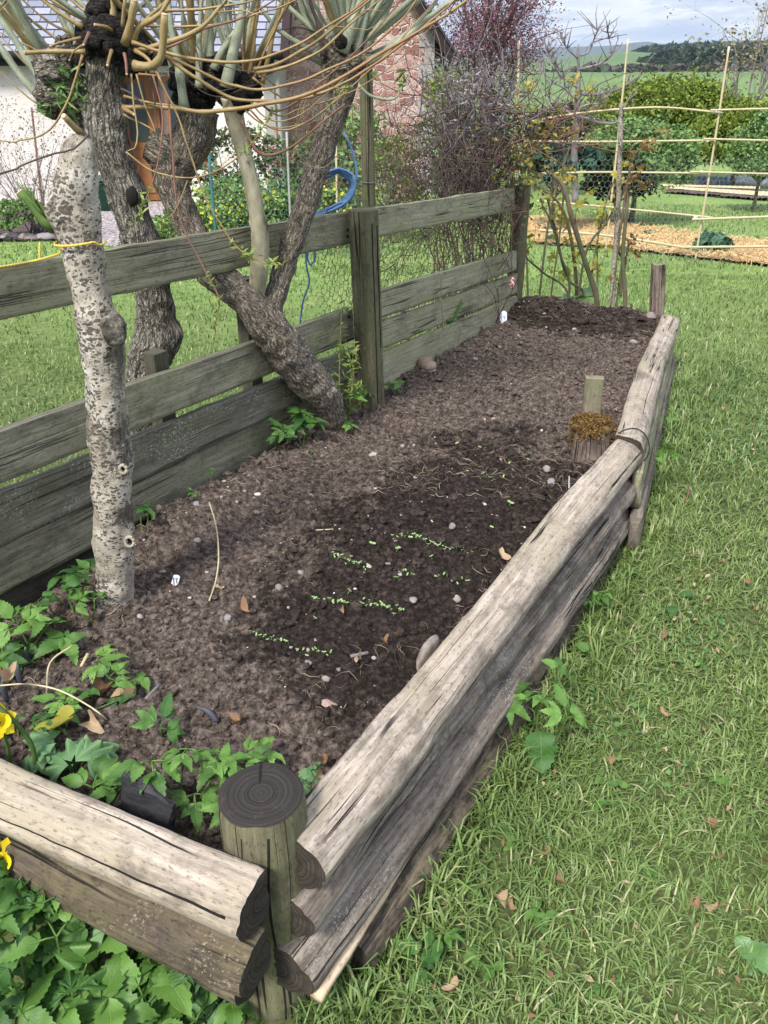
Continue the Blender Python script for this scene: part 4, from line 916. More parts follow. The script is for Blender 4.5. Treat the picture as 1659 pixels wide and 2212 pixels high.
po, ptop, pX, pY_, pw = sqpost((785, 453), (801, 866), 56, .075, FA, FB, -.050, W_POST, fence, 4)
for fx, z0_, z1_ in ((-.012, .42, 1.04), (.018, .62, 1.03)):
    mb = MB(); P = [[*(ptop[:2]+(pX*fx+pY_*.0385)[:2]+(np.array([0, 0])+[.012*(1.06-z)*-0, 0])), z, .0016] for z in np.linspace(z0_, z1_, 12)]
    dd = np.array(P); b_ = pline(801, 866, FA, FB, -.050); sl_ = (ptop-b_)/(ptop[2]-b_[2]); dd[:, :2] += (dd[:, 2:3]-ptop[2])*sl_[:2]; tube(mb, dd, None, 6, .02); o_ = mb.build('crack', M_CRACK, po)
# nails, bolt
mb = MB()
for px, py in ((752, 496), (752, 510), (754, 684), (758, 770)): q = pline(px, py, FA, FB, .008); blob(mb, q, .006, .1, seed=1, nu=8, nv=6)
mb.build('nail', M_TIE, fence)
# posts behind the boards of the left run
for px, pyt, pyb in ((335, 760, 980), (528, 600, 900)):
    a = pline(px, pyt, FA, FB, .075); mb = MB(); boxm(mb, (-.025, -.02, -.1), (.025, .02, a[2]), M=Matrix.Translation((a[0], a[1], 0))@Matrix.Rotation(math.atan2(dF1[1], dF1[0]), 4, 'Z')); mb.build('back_post', W_LOW, fence)
# tall pole behind the centre post
q0 = pline(797, 440, FA, FB, .09); q1 = pline(790, 150, FA, FB, .09); dd = (q1-q0)/(q1[2]-q0[2]); base = q0+dd*(-.1-q0[2]); top = q0+dd*(2.2-q0[2])
t = thing('pole', base, 'tall green stained round pole standing behind the centre fence post', 'pole'); mb = MB(); tube(mb, np.array([[*base, .024], [*(base*.5+top*.5), .0235], [*top, .021]]), None, 18, .03, noise=.0015, nsc=20); mb.build('shaft', W_POST, t)
mb = MB(); qq = q0+dd*(pline(795, 392, FA, FB, .09)[2]-q0[2]); tube(mb, np.array([[qq[0]+.026*math.cos(a), qq[1]+.026*math.sin(a), qq[2]+.002*math.sin(a), .0012] for a in np.linspace(0, 6.28, 14)]), None, 5, .01); mb.build('wire_loop', M_WIREG, t)
# round end post
e0 = np.array(FC)+[.012, -.02]
pt_ = pY(1128, 402, e0[1]+.0); roundpost('fence_post', 0, 0, float(pt_[2]), .044, -.08, 'stout round green end post with a dark top at the far corner of the bed', W_POST, M_POSTTOP, XY=(pt_[0], e0[1]), seed=6, k=30)
# netting wire against end post, string and red ball hanging beside it
t = thing('hanging_string', pline(1107, 560, FB, FC, -.02), 'small red and white bundle hanging on a string by the round end post', 'string'); mb = MB()
P = np.array([[*pline(a, b, FB, FC, -.02), .0018] for a, b in ((1104, 420), (1106, 480), (1105, 560), (1106, 597))]); tube(mb, P, None, 5, .02, noise=.0005); mb.build('string', S_RED, t)
mb = MB(); blob(mb, pline(1106, 612, FB, FC, -.025), (.014, .012, .03), .4, 3, 4); mb.build('bundle', material('red_white_plastic', lambda T: (T.ramp(T.noise(T.obj(), 90, 3), [(.45, (.35,.05,.04)), (.55, (.7,.65,.62))]),), .4), t)
# string down the boards
mb = MB(); P = np.array([[*pline(a, b, FB, FC, -.012), .002] for a, b in ((953, 590), (953, 640), (956, 690), (957, 712))]); tube(mb, P, None, 5, .01, noise=.0006, nsc=200)
tag(mb.build('twine', S_OCH), 'short green twine tied down over two pale boards of the right fence run', 'twine')
mb = MB(); P = np.array([[*pline(a, b, FB, FC, -.012), .0018] for a, b in ((908, 598), (925, 606), (950, 616), (975, 622))])
# ---- mossy stump, stake, stub post
c_ = pz(1280, 915, .465)
def stump():
    t = thing('stump_post', (c_[0], c_[1], .30), 'rotten round post stump capped with golden brown moss beside the wall joint', 'post'); mb = MB()
    tube(mb, np.array([[c_[0]-.01, c_[1], -.05, .060], [c_[0], c_[1], .30, .064], [c_[0], c_[1], .45, .058]]), None, 26, .012, noise=.012, nsc=26); mb.build('shaft', W_OLD, t)
    mb = MB(); n = 5200; a = rng.uniform(0, 6.28, n); q_ = rng.uniform(0, 1, n)**.5; r_ = q_*(.072+.012*np.sin(a*3+1)); dr_ = np.where(q_ > .80, rng.uniform(0, 1, n)**1.5*.055*(1+.5*np.sin(a*2+2)), 0); P = np.stack([c_[0]+r_*np.cos(a), c_[1]+r_*np.sin(a)*.9, .462+.026*(1-q_**2)+rng.normal(0, .005, n)-dr_], -1)
    leaves(mb, P, .009, .4, .35, up=.2); mb.build('moss_cap', M_MOSS, t)
    mb = MB(); blob(mb, (c_[0], c_[1], .452), (.066, .06, .028), .3, 3, 5, 20, 10); mb.build('moss_base', material('moss_bed', lambda T: (T.ramp(T.noise(T.obj(), 90, 4, .7), [(.35, (.03,.02,.008)), (.65, (.17,.10,.03))]), T.bump(T.noise(T.obj(), 200), .8, .004)), 1.0), t)
stump()
def stake(name, pt, pb, z0, z1, wx, wy, yaw, mat, label, cat, seed, jag=0):
    b = pz(*pb, z0); a = pY(pt[0], pt[1], b[1]+.0); dd = (a-b)/(a[2]-b[2]); t = thing(name, b, label, cat)
    n = 24; zs = np.linspace(-.25, 1, n+1); P = b+(a-b)*zs[:, None]; th = np.linspace(0, 2*np.pi, 33); cx = np.sign(np.cos(th))*np.abs(np.cos(th))**.25; sy = np.sign(np.sin(th))*np.abs(np.sin(th))**.25
    c1, s1 = math.cos(yaw), math.sin(yaw); sec = np.stack([cx*wx/2*c1-sy*wy/2*s1, cx*wx/2*s1+sy*wy/2*c1, 0*cx], -1); V = P[:, None]+sec[None]
    nn = fbm(np.stack([np.repeat(zs[:, None]*1.5, 33, 1), np.tile(np.cos(th)*4, (n+1, 1)), np.tile(np.sin(th)*4, (n+1, 1))+seed], -1), 4, seed)*(.0015+.014*jag)
    V = V+sec[None]/np.linalg.norm(sec, axis=1)[None, :, None]*nn[..., None]
    if jag: V[-3:, :, 2] += (fbm(np.stack([np.cos(th)*3, np.sin(th)*3, 0*th+seed], -1), 3, 2)*.02*jag)[None]
    V[:, 32] = V[:, 0]; per = np.concatenate([[0], np.cumsum(np.linalg.norm(np.diff(sec, axis=0), axis=1))]); UV = np.stack([np.repeat(zs[:, None]*np.linalg.norm(a-b), 33, 1), np.tile(per, (n+1, 1))], -1)
    idx = np.arange((n+1)*33).reshape(n+1, 33); mb = MB(); mb.add(V.reshape(-1, 3), np.stack([idx[:-1, :-1], idx[:-1, 1:], idx[1:, 1:], idx[1:, :-1]], -1).reshape(-1, 4), UV.reshape(-1, 2)); mb.build('shaft', mat, t)
    top = V[-1, :32]; cc = top.mean(0); W = np.array([top, cc+(top-cc)*.85+[0, 0, .001], cc+(top-cc)*.4, np.repeat(cc[None], 32, 0)]).reshape(-1, 3); W += np.stack([0*W[:, 0], 0*W[:, 0], fbm(W*60, 3, 2)*.002], -1)
    i2 = np.arange(128).reshape(4, 32); nx = np.roll(i2, -1, 1); m2 = MB(); m2.add(W, np.stack([i2[:-1], nx[:-1], nx[1:], i2[1:]], -1).reshape(-1, 4), W[:, :2]); m2.build('top', W_PINK, t)
    return t
stake('stake', (1285, 815), (1275, 905), .40, .6, .062, .035, -.15, W_PINK, 'square sawn green-grey stake standing up behind the mossy stump', 'stake', 2)
stake('stub_post', (1424, 570), (1419, 672), .335, .6, .070, .040, -.1, W_OLD, 'weathered split stub post at the far right corner of the bed', 'post', 5, jag=.55)
q = np.array(W2(-.02, .03, .38)); mb = MB(); P = [[q[0]+o2[0]*.062*math.cos(a), q[1]+o2[1]*.062*math.cos(a)+.012*math.sin(a*2), .395+.062*math.sin(a), .0022] for a in np.linspace(-.7, 3.6, 18)]
P = np.array(P); P[:, 0] -= o2[0]*.04; P[:, 1] -= o2[1]*.04; tube(mb, P, None, 6, .01); tag(mb.build('wire_tie', M_TIE), 'thin dark tie looped over the end of the far top log by the stump', 'tie')

# ================================================================== WILLOWS
def trunk(parent, pts, mat, k=52, step=.008, noise=.010, nsc=16, seed=1, name='trunk', lumps=(), fine=.004, Y0=None, Y1=None):
    P = pts if isinstance(pts, np.ndarray) else pxt(pts, Y0, Y1); Q = resample(P, step); V, F, U = sweep(Q[:, :3], Q[:, 3], k, caps=True)
    n = len(Q); C = np.vstack([np.repeat(Q[:, :3], k+1, 0), Q[0, :3]-1e-3, Q[-1, :3]-1e-3]); d_ = V-C; L = np.linalg.norm(d_, axis=1)[:, None]+1e-9; d_ /= L
    nn = fbm(V*nsc+seed, 3, seed)*noise+fbm(V*np.array([90, 90, 45]), 4, seed+3, .6)*fine
    for (c, r, h) in lumps: nn = nn+h*np.exp(-(np.linalg.norm(V-c, axis=1)/r)**2)
    V = V+d_*nn[:, None]; V = V.copy(); VV = V[:n*(k+1)].reshape(n, k+1, 3); VV[:, k] = VV[:, 0]; V[:n*(k+1)] = VV.reshape(-1, 3)
    mb = MB(); mb.add(V, F, U); return mb.build(name, mat, parent), Q
def head(parent, blobs, seed, mat=None):
    mb = MB()
    for i, (px, py, Y, wpx, hpx) in enumerate(blobs):
        t = Y/ray(px, py)[1]; c = pY(px, py, Y); blob(mb, c, (wpx/2*t/FP, wpx/2*t/FP, hpx/2*t/FP), .42, 3.2, seed+i, 30, 22)
        # small burrs and snags over the head
        for j in range(14):
            a, e = rng.uniform(0, 6.28), rng.uniform(-1.2, 1.4); r_ = wpx/2*t/FP; q = c+np.array([math.cos(a)*math.cos(e), math.sin(a)*math.cos(e), math.sin(e)])*r_*.92
            blob(mb, q, rng.uniform(.006, .017), .5, 3, seed+i+j, 9, 7)
    return mb.build('pollard_head', mat or B_HEAD, parent)
def shoot(parent, pts, Y0, Y1=None, w=9, mat=None, w1=None, cut=False, leafy=0, extend=True, seed=None):
    if mat in (S_AMB, S_OCH): w *= .84
    pts = [tuple(p) for p in pts]; n = len(pts)
    if w1 is None: w1 = w*(.82 if cut else .5)
    P = pxt([(p[0], p[1], w+(w1-w)*i/(n-1)) for i, p in enumerate(pts)], Y0, Y1)
    if extend and (pts[-1][1] <= 5 or pts[-1][0] <= 2) and not cut:
        d_ = P[-1]-P[-2]; d_ = d_/np.linalg.norm(d_[:3]); e = P[-1]+d_*.25; e[2] += .03; e[3] = P[-1][3]*.8; P = np.vstack([P, e])
    mb = MB(); P[:, 3] = np.maximum(P[:, 3], .0009)
    fat = P[0, 3]
    Q = resample(P, .012); Q[:, :3] += (fbm(Q[:, :3]*14, 2, len(pts))*.004)[:, None]*np.array([.5, .5, 1])
    if fat > .004: Q[:, 3] *= 1+.10*(np.abs(fbm(Q[:, :3]*25, 2, 3)))
    nd = 1+.22*np.exp(-((np.arange(len(Q)) % 5)/.8)**2)*(fat < .012); Q[:, 3] *= nd
    V, F, U = sweep(Q[:, :3], Q[:, 3], 10 if fat > .004 else 6); mb.add(V, F, U)
    if not cut and len(Q) > 24:
        for j in range(int(rng.integers(1, 4))):
            i = int(len(Q)*rng.uniform(.35, .9)); d_ = Q[min(i+2, len(Q)-1), :3]-Q[i, :3]; d_ = d_/(np.linalg.norm(d_)+1e-9)+rng.normal(0, .45, 3)*[1, .5, 1]; d_ /= np.linalg.norm(d_); L_ = rng.uniform(.04, .16); b_ = rng.normal(0, .01, 3)+[0, 0, .01]
            V, F, U = sweep(np.array([Q[i, :3], Q[i, :3]+d_*L_*.5+b_, Q[i, :3]+d_*L_]), np.array([.45, .35, .15])*max(Q[i, 3], .0016), 5); mb.add(V, F, U)
    o = mb.build('shoot', mat or S_AMB, parent)
    if cut:
        m2 = MB(); d_ = Q[-1, :3]-Q[-2, :3]; d_ /= np.linalg.norm(d_); V, F, U = sweep(np.array([Q[-1, :3]+d_*.0003, Q[-1, :3]+d_*.0022]), np.array([Q[-1, 3]*.96, Q[-1, 3]*.9]), 10); m2.add(V, F, U); m2.build('cut_end', S_CUT, o)
    if leafy:
        m2 = MB(); L = len(Q); C = []
        for j in range(leafy*3):
            q = Q[int(L*rng.uniform(.72, .999))]; C.append(q[:3]+rng.normal(0, .006, 3))
        leaves(m2, np.array(C), .022, .4, .28, up=.6); m2.build('young_leaves', L_SPR, o)
    return o
# --- tree A: pale spotted trunk at the front left
YA = 1.60
bA = pz(247, 1312, .36)
tA = thing('willow_tree', (bA[0], bA[1], .36), 'pale spotted willow trunk growing inside the bed at the front left, tied with yellow rope', 'tree')
kA = [pY(247, 715, YA-.05), pY(100, 440, YA), pY(265, 1012, YA-.03), pY(285, 1165, YA-.03), pY(232, 1130, YA-.05)]
trunk(tA, [(246, 1370, 118), (247, 1325, 98), (247, 1285, 84), (247, 1230, 78), (246, 1140, 84), (243, 1040, 82), (238, 950, 84), (228, 850, 82), (222, 760, 92), (215, 705, 92), (200, 640, 82), (183, 570, 84), (172, 500, 88), (166, 420, 88), (168, 350, 78), (172, 310, 60), (174, 296, 34)], B_PALE, Y0=YA, seed=4, noise=.010,
      lumps=[(pY(250, 712, YA-.03), .035, .016), (pY(130, 455, YA), .03, .022), (pY(284, 1165, YA-.02), .016, .012), (pY(268, 1012, YA-.03), .012, .007), (pY(222, 1130, YA-.04), .014, .008), (pY(225, 920, YA-.04), .018, .007)])
mb = MB(); q = pY(247, 712, YA-.055); blob(mb, q, (.025, .017, .033), .3, 3, 3, 18, 12); mb.build('cut_knot', material('dark_cut_knot', lambda T: (T.ramp(T.noise(T.obj(), 55, 5, .7), [(.35, (.02,.018,.015)), (.55, (.12,.105,.085)), (.7, (.36,.33,.28))]), T.bump(T.noise(T.obj(), 60), .8, .006)), .9), tA)
for (px, py, r_) in ((267, 1012, .0075), (281, 1168, .0095)):
    mb = MB(); q = pY(px, py, YA-.045); P = np.array([[q[0]+r_*math.cos(a), q[1]-.004+.3*r_*math.sin(a), q[2]+r_*1.1*math.sin(a), .004] for a in np.linspace(0, 6.28, 14)]); tube(mb, P, None, 7, .006, noise=.0015); mb.build('knot', B_PALE, tA)
    mb = MB(); blob(mb, q+[0, .004, 0], (r_*.8, r_*.4, r_*.9), .2, 3, 2, 12, 8); mb.build('knot_hollow', M_CRACK, tA)
shoot(tA, [(118, 490), (95, 475), (70, 440), (45, 412)], YA, YA, 26, L_LIV, 16, cut=True, leafy=0)
m2 = MB(); C = [pY(44+rng.uniform(0, 45), 412+rng.uniform(-5, 60)*.9, YA+rng.normal(0, .01)) for _ in range(46)]; 
D_ = MB(); 
for i in range(16):
    f = rng.uniform(0, .7); a = np.array([118-70*f, 490-75*f]); P = pxt([(a[0], a[1], 5), (a[0]-18+rng.uniform(-6, 6), a[1]-26, 6), (a[0]-32+rng.uniform(-8, 12), a[1]-48+rng.uniform(-8, 8), 2)], YA+rng.uniform(-.012, .012)); tube(D_, P, None, 5, .01)
D_.build('split_green_stub', L_LIV, tA)
mb = MB(); P = pxt([(105, 440, 34), (118, 446, 40), (140, 458, 46)], YA); tube(mb, P, None, 18, .006, noise=.008, nsc=50); mb.build('burr', B_FIS, tA)
shoot(tA, [(172, 288), (160, 276), (148, 262), (138, 252)], YA+.03, YA, 16, S_OCH, 12, cut=True)
shoot(tA, [(192, 290), (160, 322), (120, 331), (80, 345), (40, 362), (0, 378)], YA-.05, YA-.1, 4, S_DARK, 4)
# rope round tree A to the fence
t = thing('rope', pY(130, 520, YA), 'yellow rope tied round the pale trunk and run along the top fence board', 'rope'); mb = MB()
cA = pY(173, 520, YA); rA = .046; P = []
for a in np.linspace(-3.3, .25, 16): P.append([cA[0]+rA*math.cos(a), cA[1]+rA*math.sin(a), cA[2]+.004*math.cos(a)-.006*math.sin(a)*0-.008*(a > -.6), .0022])
tube(mb, np.array(P), None, 7, .008); q = np.array(P[0]); 
P2 = [q, [*pY(133, 540, YA), .0022], [*pY(128, 548, YA-.0), .0022], [*pline(80, 562, FA, FB, -.0), .0022], [*pline(30, 572, FA, FB, -.0), .0022], [*pline(-60, 585, FA, FB, -.0), .0022]]
tube(mb, np.array(P2), None, 7, .01); mb.build('rope_loop', M_ROPE, t)
mb = MB(); tube(mb, np.array([[*pline(86, 523, FA, FB, .02), .0018], [*pline(85, 545, FA, FB, .01), .0018], [*pline(86, 562, FA, FB, 0), .0018]]), None, 6, .01); mb.build('rope_end', M_ROPE, t)
# --- tree B: fissured trunk behind the fence with two pollard heads
YB = 2.30
bB = pY(325, 1290, YB); gB = float(gz(bB[0], bB[1]))
tB = thing('willow_tree', (bB[0], bB[1], gB), 'dark fissured willow just behind the fence, its black pollard head bristling with amber shoots', 'tree')
trunk(tB, [(330, 1300, 110), (325, 1100, 95), (322, 915, 88), (322, 850, 88), (320, 790, 86), (338, 730, 92), (338, 680, 82), (327, 600, 76), (310, 540, 78), (290, 470, 76), (270, 400, 76), (248, 340, 82), (232, 285, 92), (224, 225, 92), (225, 170, 84), (235, 110, 90)], B_FIS, Y0=YB, seed=9, noise=.012, fine=.008,
      lumps=[(pY(372, 722, YB), .03, .02), (pY(285, 425, YB-.05), .028, .014), (pY(270, 245, YB-.03), .03, .012), (pY(300, 760, YB), .03, .012)])
mb = MB(); q = pY(286, 424, YB-.062); blob(mb, q, (.017, .012, .024), .3, 3, 3, 14, 10); mb.build('knot_hollow', M_CRACK, tB)
trunk(tB, [(225, 300, 60), (190, 262, 62), (160, 225, 70), (130, 180, 84), (112, 140, 70)], B_FIS, Y0=YB+.02, seed=12, noise=.02, nsc=25, name='side_limb')
head(tB, [(118, 150, YB, 80, 90), (108, 215, YB, 60, 70), (150, 120, YB+.03, 60, 50)], 20, B_FIS)
head(tB, [(240, 80, YB-.03, 120, 80), (205, 95, YB-.02, 70, 66), (285, 110, YB-.03, 84, 96), (232, 30, YB, 90, 60), (192, 140, YB+.01, 50, 60)], 30)
Sg, Am, Oc, Dk, Rd = S_SAGE, S_AMB, S_OCH, S_DARK, S_RED
for (pts, w_, m_, dy, cut, lf) in [
  ([(96, 225), (50, 165), (0, 100), (-30, 60)], 19, Sg, .05, 0, 0), ([(95, 182), (50, 112), (0, 40), (-20, 0)], 19, Sg, .0, 0, 0), ([(108, 170), (55, 90), (10, 20), (-5, -10)], 15, Sg, .08, 0, 0),
  ([(135, 150), (90, 90), (40, 20), (20, -10)], 11, Sg, .1, 0, 0), ([(120, 120), (70, 60), (20, 0)], 8, Sg, .12, 0, 0), ([(158, 100), (135, 45), (112, -5)], 15, Sg, .12, 0, 0),
  ([(175, 125), (152, 60), (140, -5)], 17, Sg, .1, 0, 0), ([(140, 100), (85, 55), (30, 10), (10, -5)], 8, Am, .05, 0, 0), ([(90, 180), (40, 120), (0, 75)], 5, Am, .05, 0, 0), ([(100, 240), (50, 200), (0, 150)], 5, Oc, .02, 0, 0), ([(130, 160), (95, 120), (55, 95), (0, 72)], 5, Am, .0, 0, 0),
  ([(110, 150), (60, 130), (15, 100), (0, 90)], 4, Oc, .0, 0, 0),
  ([(265, 232), (340, 232), (440, 240), (540, 230), (640, 210), (720, 178), (800, 130), (900, 70), (1010, 0)], 12, Am, -.1, 0, 0),
  ([(285, 92), (350, 112), (420, 128), (500, 134), (560, 127), (640, 98), (720, 50), (800, -5)], 9, Am, -.12, 0, 0),
  ([(340, 112), (420, 150), (500, 182), (570, 192), (650, 175), (720, 145), (790, 110), (860, 50), (900, 0)], 8, Am, -.05, 0, 0),
  ([(345, 115), (410, 160), (480, 203), (560, 218), (640, 214), (720, 190), (790, 150), (870, 95), (960, 20), (990, -10)], 9, Am, -.08, 0, 0),
  ([(290, 140), (325, 142), (348, 122), (354, 80), (356, 30)], 21, Oc, -.14, 1, 0),
  ([(300, 112), (350, 95), (400, 78), (440, 55), (480, 10), (495, -10)], 14, Oc, -.1, 0, 0), ([(285, 90), (300, 60), (340, 35), (365, 0)], 18, Oc, -.1, 0, 0),
  ([(355, 25), (420, 21), (500, 10), (560, -5)], 8, Am, -.05, 0, 0), ([(315, 54), (400, 57), (470, 55), (560, 30), (640, 0)], 7, Am, .0, 0, 0),
  ([(185, 112), (110, 114), (55, 113)], 12, Am, -.08, 1, 0), ([(178, 120), (166, 160), (150, 210), (120, 265), (90, 290), (40, 305), (0, 304)], 7, Am, -.15, 0, 0),
  ([(180, 60), (140, 35), (95, 5)], 14, Oc, -.05, 0, 0), ([(175, 95), (150, 70), (120, 55), (90, 35), (50, 0)], 8, Am, -.02, 0, 0), ([(210, 45), (180, 20), (155, 0)], 13, Oc, .02, 0, 0), ([(175, 82), (140, 90), (110, 100)], 7, Am, -.12, 1, 0), ([(185, 95), (160, 110), (150, 130)], 5, Am, -.1, 1, 0),
  ([(243, 60), (245, 20), (243, -10)], 20, Oc, -.06, 0, 0), ([(265, 60), (268, 20), (270, 0)], 10, Oc, -.08, 1, 0), ([(270, 95), (275, 75), (284, 40), (290, 0)], 20, Oc, -.1, 1, 0), ([(283, 85), (288, 40), (292, 10)], 10, Oc, -.06, 1, 0),
  ([(290, 70), (330, 30), (370, -10)], 13, Oc, .0, 0, 0), ([(300, 60), (335, 25), (360, -10)], 8, Am, .05, 0, 0), ([(225, 40), (200, 15), (185, -5)], 10, Am, .0, 0, 0), ([(240, 65), (230, 60), (205, 55)], 9, Am, -.13, 1, 0), ([(210, 35), (215, -5)], 9, Sg, .0, 0, 0),
  ([(240, 112), (236, 125), (232, 142)], 9, Am, -.15, 1, 0), ([(268, 118), (272, 135), (274, 160)], 7, Rd, -.15, 1, 0), ([(192, 72), (186, 85), (180, 98)], 7, Rd, -.15, 1, 0),
  ([(292, 110), (320, 128), (345, 165)], 10, Am, -.12, 1, 0),
  ([(340, 158), (365, 230), (372, 330), (380, 430), (400, 500), (430, 560), (455, 605), (474, 650), (462, 710)], 5, Rd, -.16, 0, 12),
  ([(342, 162), (385, 250), (410, 330), (440, 420), (480, 490), (520, 540), (575, 565), (612, 573)], 5, Am, -.2, 0, 14),
  ([(330, 160), (350, 250), (342, 345), (320, 420), (292, 475)], 4, Rd, -.2, 0, 10), ([(272, 328), (320, 365), (380, 383), (440, 380), (490, 355), (545, 308), (592, 235)], 5, Am, -.12, 0, 12),
  ([(283, 160), (288, 220), (297, 290), (290, 322), (275, 327)], 5, Oc, -.18, 0, 0), ([(295, 160), (315, 230), (338, 290)], 5, Oc, -.1, 0, 0), ([(315, 155), (330, 190), (342, 300)], 4, Dk, -.1, 0, 0),
  ([(268, 206), (330, 222), (382, 228)], 7, Am, -.1, 0, 0), ([(268, 247), (310, 270), (335, 285)], 5, Am, -.12, 0, 0), ([(268, 235), (285, 245), (290, 248)], 9, Am, -.13, 1, 0), ([(262, 190), (290, 205), (310, 225)], 5, Dk, -.1, 0, 0),
  ([(300, 160), (330, 162), (360, 164)], 6, Am, -.1, 0, 0), ([(405, 390), (390, 430), (372, 462), (350, 480)], 3, Am, -.2, 0, 8), ([(300, 120), (380, 95), (450, 60), (520, 40), (600, -5)], 6, Rd, -.05, 0, 0),
  ([(175, 35), (150, 15), (120, -5)], 6, Am, .05, 0, 0), ([(190, 50), (120, 10), (90, -5)], 5, Am, .05, 0, 0)]:
    shoot(tB, pts, YB+dy, YB+dy*1.3, w_, m_, cut=bool(cut), leafy=lf)
m2 = MB(); leaves(m2, cloud_pts(pY(150, 195, YB-.04), (.05, .03, .07), 70, amp=.2), .035, .3, .25); leaves(m2, cloud_pts(pY(145, 345/1.57, YB-.04), (.02, .02, .02), 10), .03, .3, .25); leaves(m2, cloud_pts(pY(95, 235, YB-.04), (.02, .02, .02), 24), .032, .3, .25); m2.build('young_leaves', L_BUSH, tB)
# --- tree C: leaning trunk rising from the bed and dividing in three limbs
bC = pz(733, 945, .37)
tC = thing('willow_tree', (bC[0], bC[1], .37), 'leaning three limbed willow with warty bark, rooted in the bed by the fence post', 'tree')
def C3(p): return pxt([(a, b, w_, Y) for a, b, w_, Y in p], 0)
trunk(tC, C3([(745, 985, 50, 2.60), (733, 945, 48, 2.60), (718, 905, 62, 2.58), (695, 855, 76, 2.53), (655, 805, 84, 2.47), (612, 750, 88, 2.42), (575, 698, 86, 2.38), (540, 655, 72, 2.36), (500, 620, 66, 2.35), (455, 582, 64, 2.33), (428, 530, 62, 2.34), (402, 470, 62, 2.35), (375, 405, 72, 2.36), (372, 350, 84, 2.38)]), B_MID, seed=22, noise=.010, fine=.007, nsc=22,
      lumps=[(pY(705, 850, 2.5), .03, .012)])
trunk(tC, C3([(585, 715, 40, 2.40), (590, 660, 44, 2.41), (604, 610, 44, 2.43), (630, 530, 48, 2.45), (660, 440, 50, 2.47), (690, 350, 50, 2.49), (718, 260, 54, 2.5), (738, 195, 60, 2.5), (742, 150, 84, 2.5)]), B_MID, seed=24, noise=.006, fine=.006, name='right_limb')
trunk(tC, C3([(565, 690, 30, 2.40), (553, 655, 34, 2.40), (558, 600, 38, 2.38), (562, 540, 38, 2.36), (558, 480, 36, 2.35), (548, 420, 32, 2.34), (532, 350, 32, 2.34), (515, 290, 35, 2.34), (505, 240, 42, 2.34), (505, 215, 56, 2.34)]), B_TAN, seed=26, noise=.004, fine=.003, name='middle_limb')
trunk(tC, C3([(372, 370, 84, 2.38), (400, 325, 90, 2.38), (418, 275, 84, 2.38), (425, 235, 84, 2.38)]), B_HEAD if False else B_MID, seed=28, noise=.012, name='left_limb', fine=.009)
trunk(tC, C3([(375, 350, 70, 2.37), (345, 325, 72, 2.36), (322, 312, 66, 2.36)]), B_MID, seed=29, noise=.018, nsc=30, name='stub_limb', fine=.01)
mb = MB(); P = C3([(706, 850, 20, 2.50), (700, 832, 15, 2.50), (690, 800, 6, 2.50)]); tube(mb, P, None, 8, .006, noise=.004, nsc=60); mb.build('snag', M_CRACK, tC)
head(tC, [(420, 200, 2.38, 90, 80), (455, 175, 2.38, 80, 70), (400, 170, 2.4, 60, 60), (490, 190, 2.37, 70, 60)], 50)
head(tC, [(515, 205, 2.34, 62, 50), (540, 190, 2.34, 48, 44)], 60)
head(tC, [(742, 135, 2.5, 92, 66), (725, 118, 2.5, 60, 44), (775, 128, 2.5, 62, 54)], 70, B_MID)
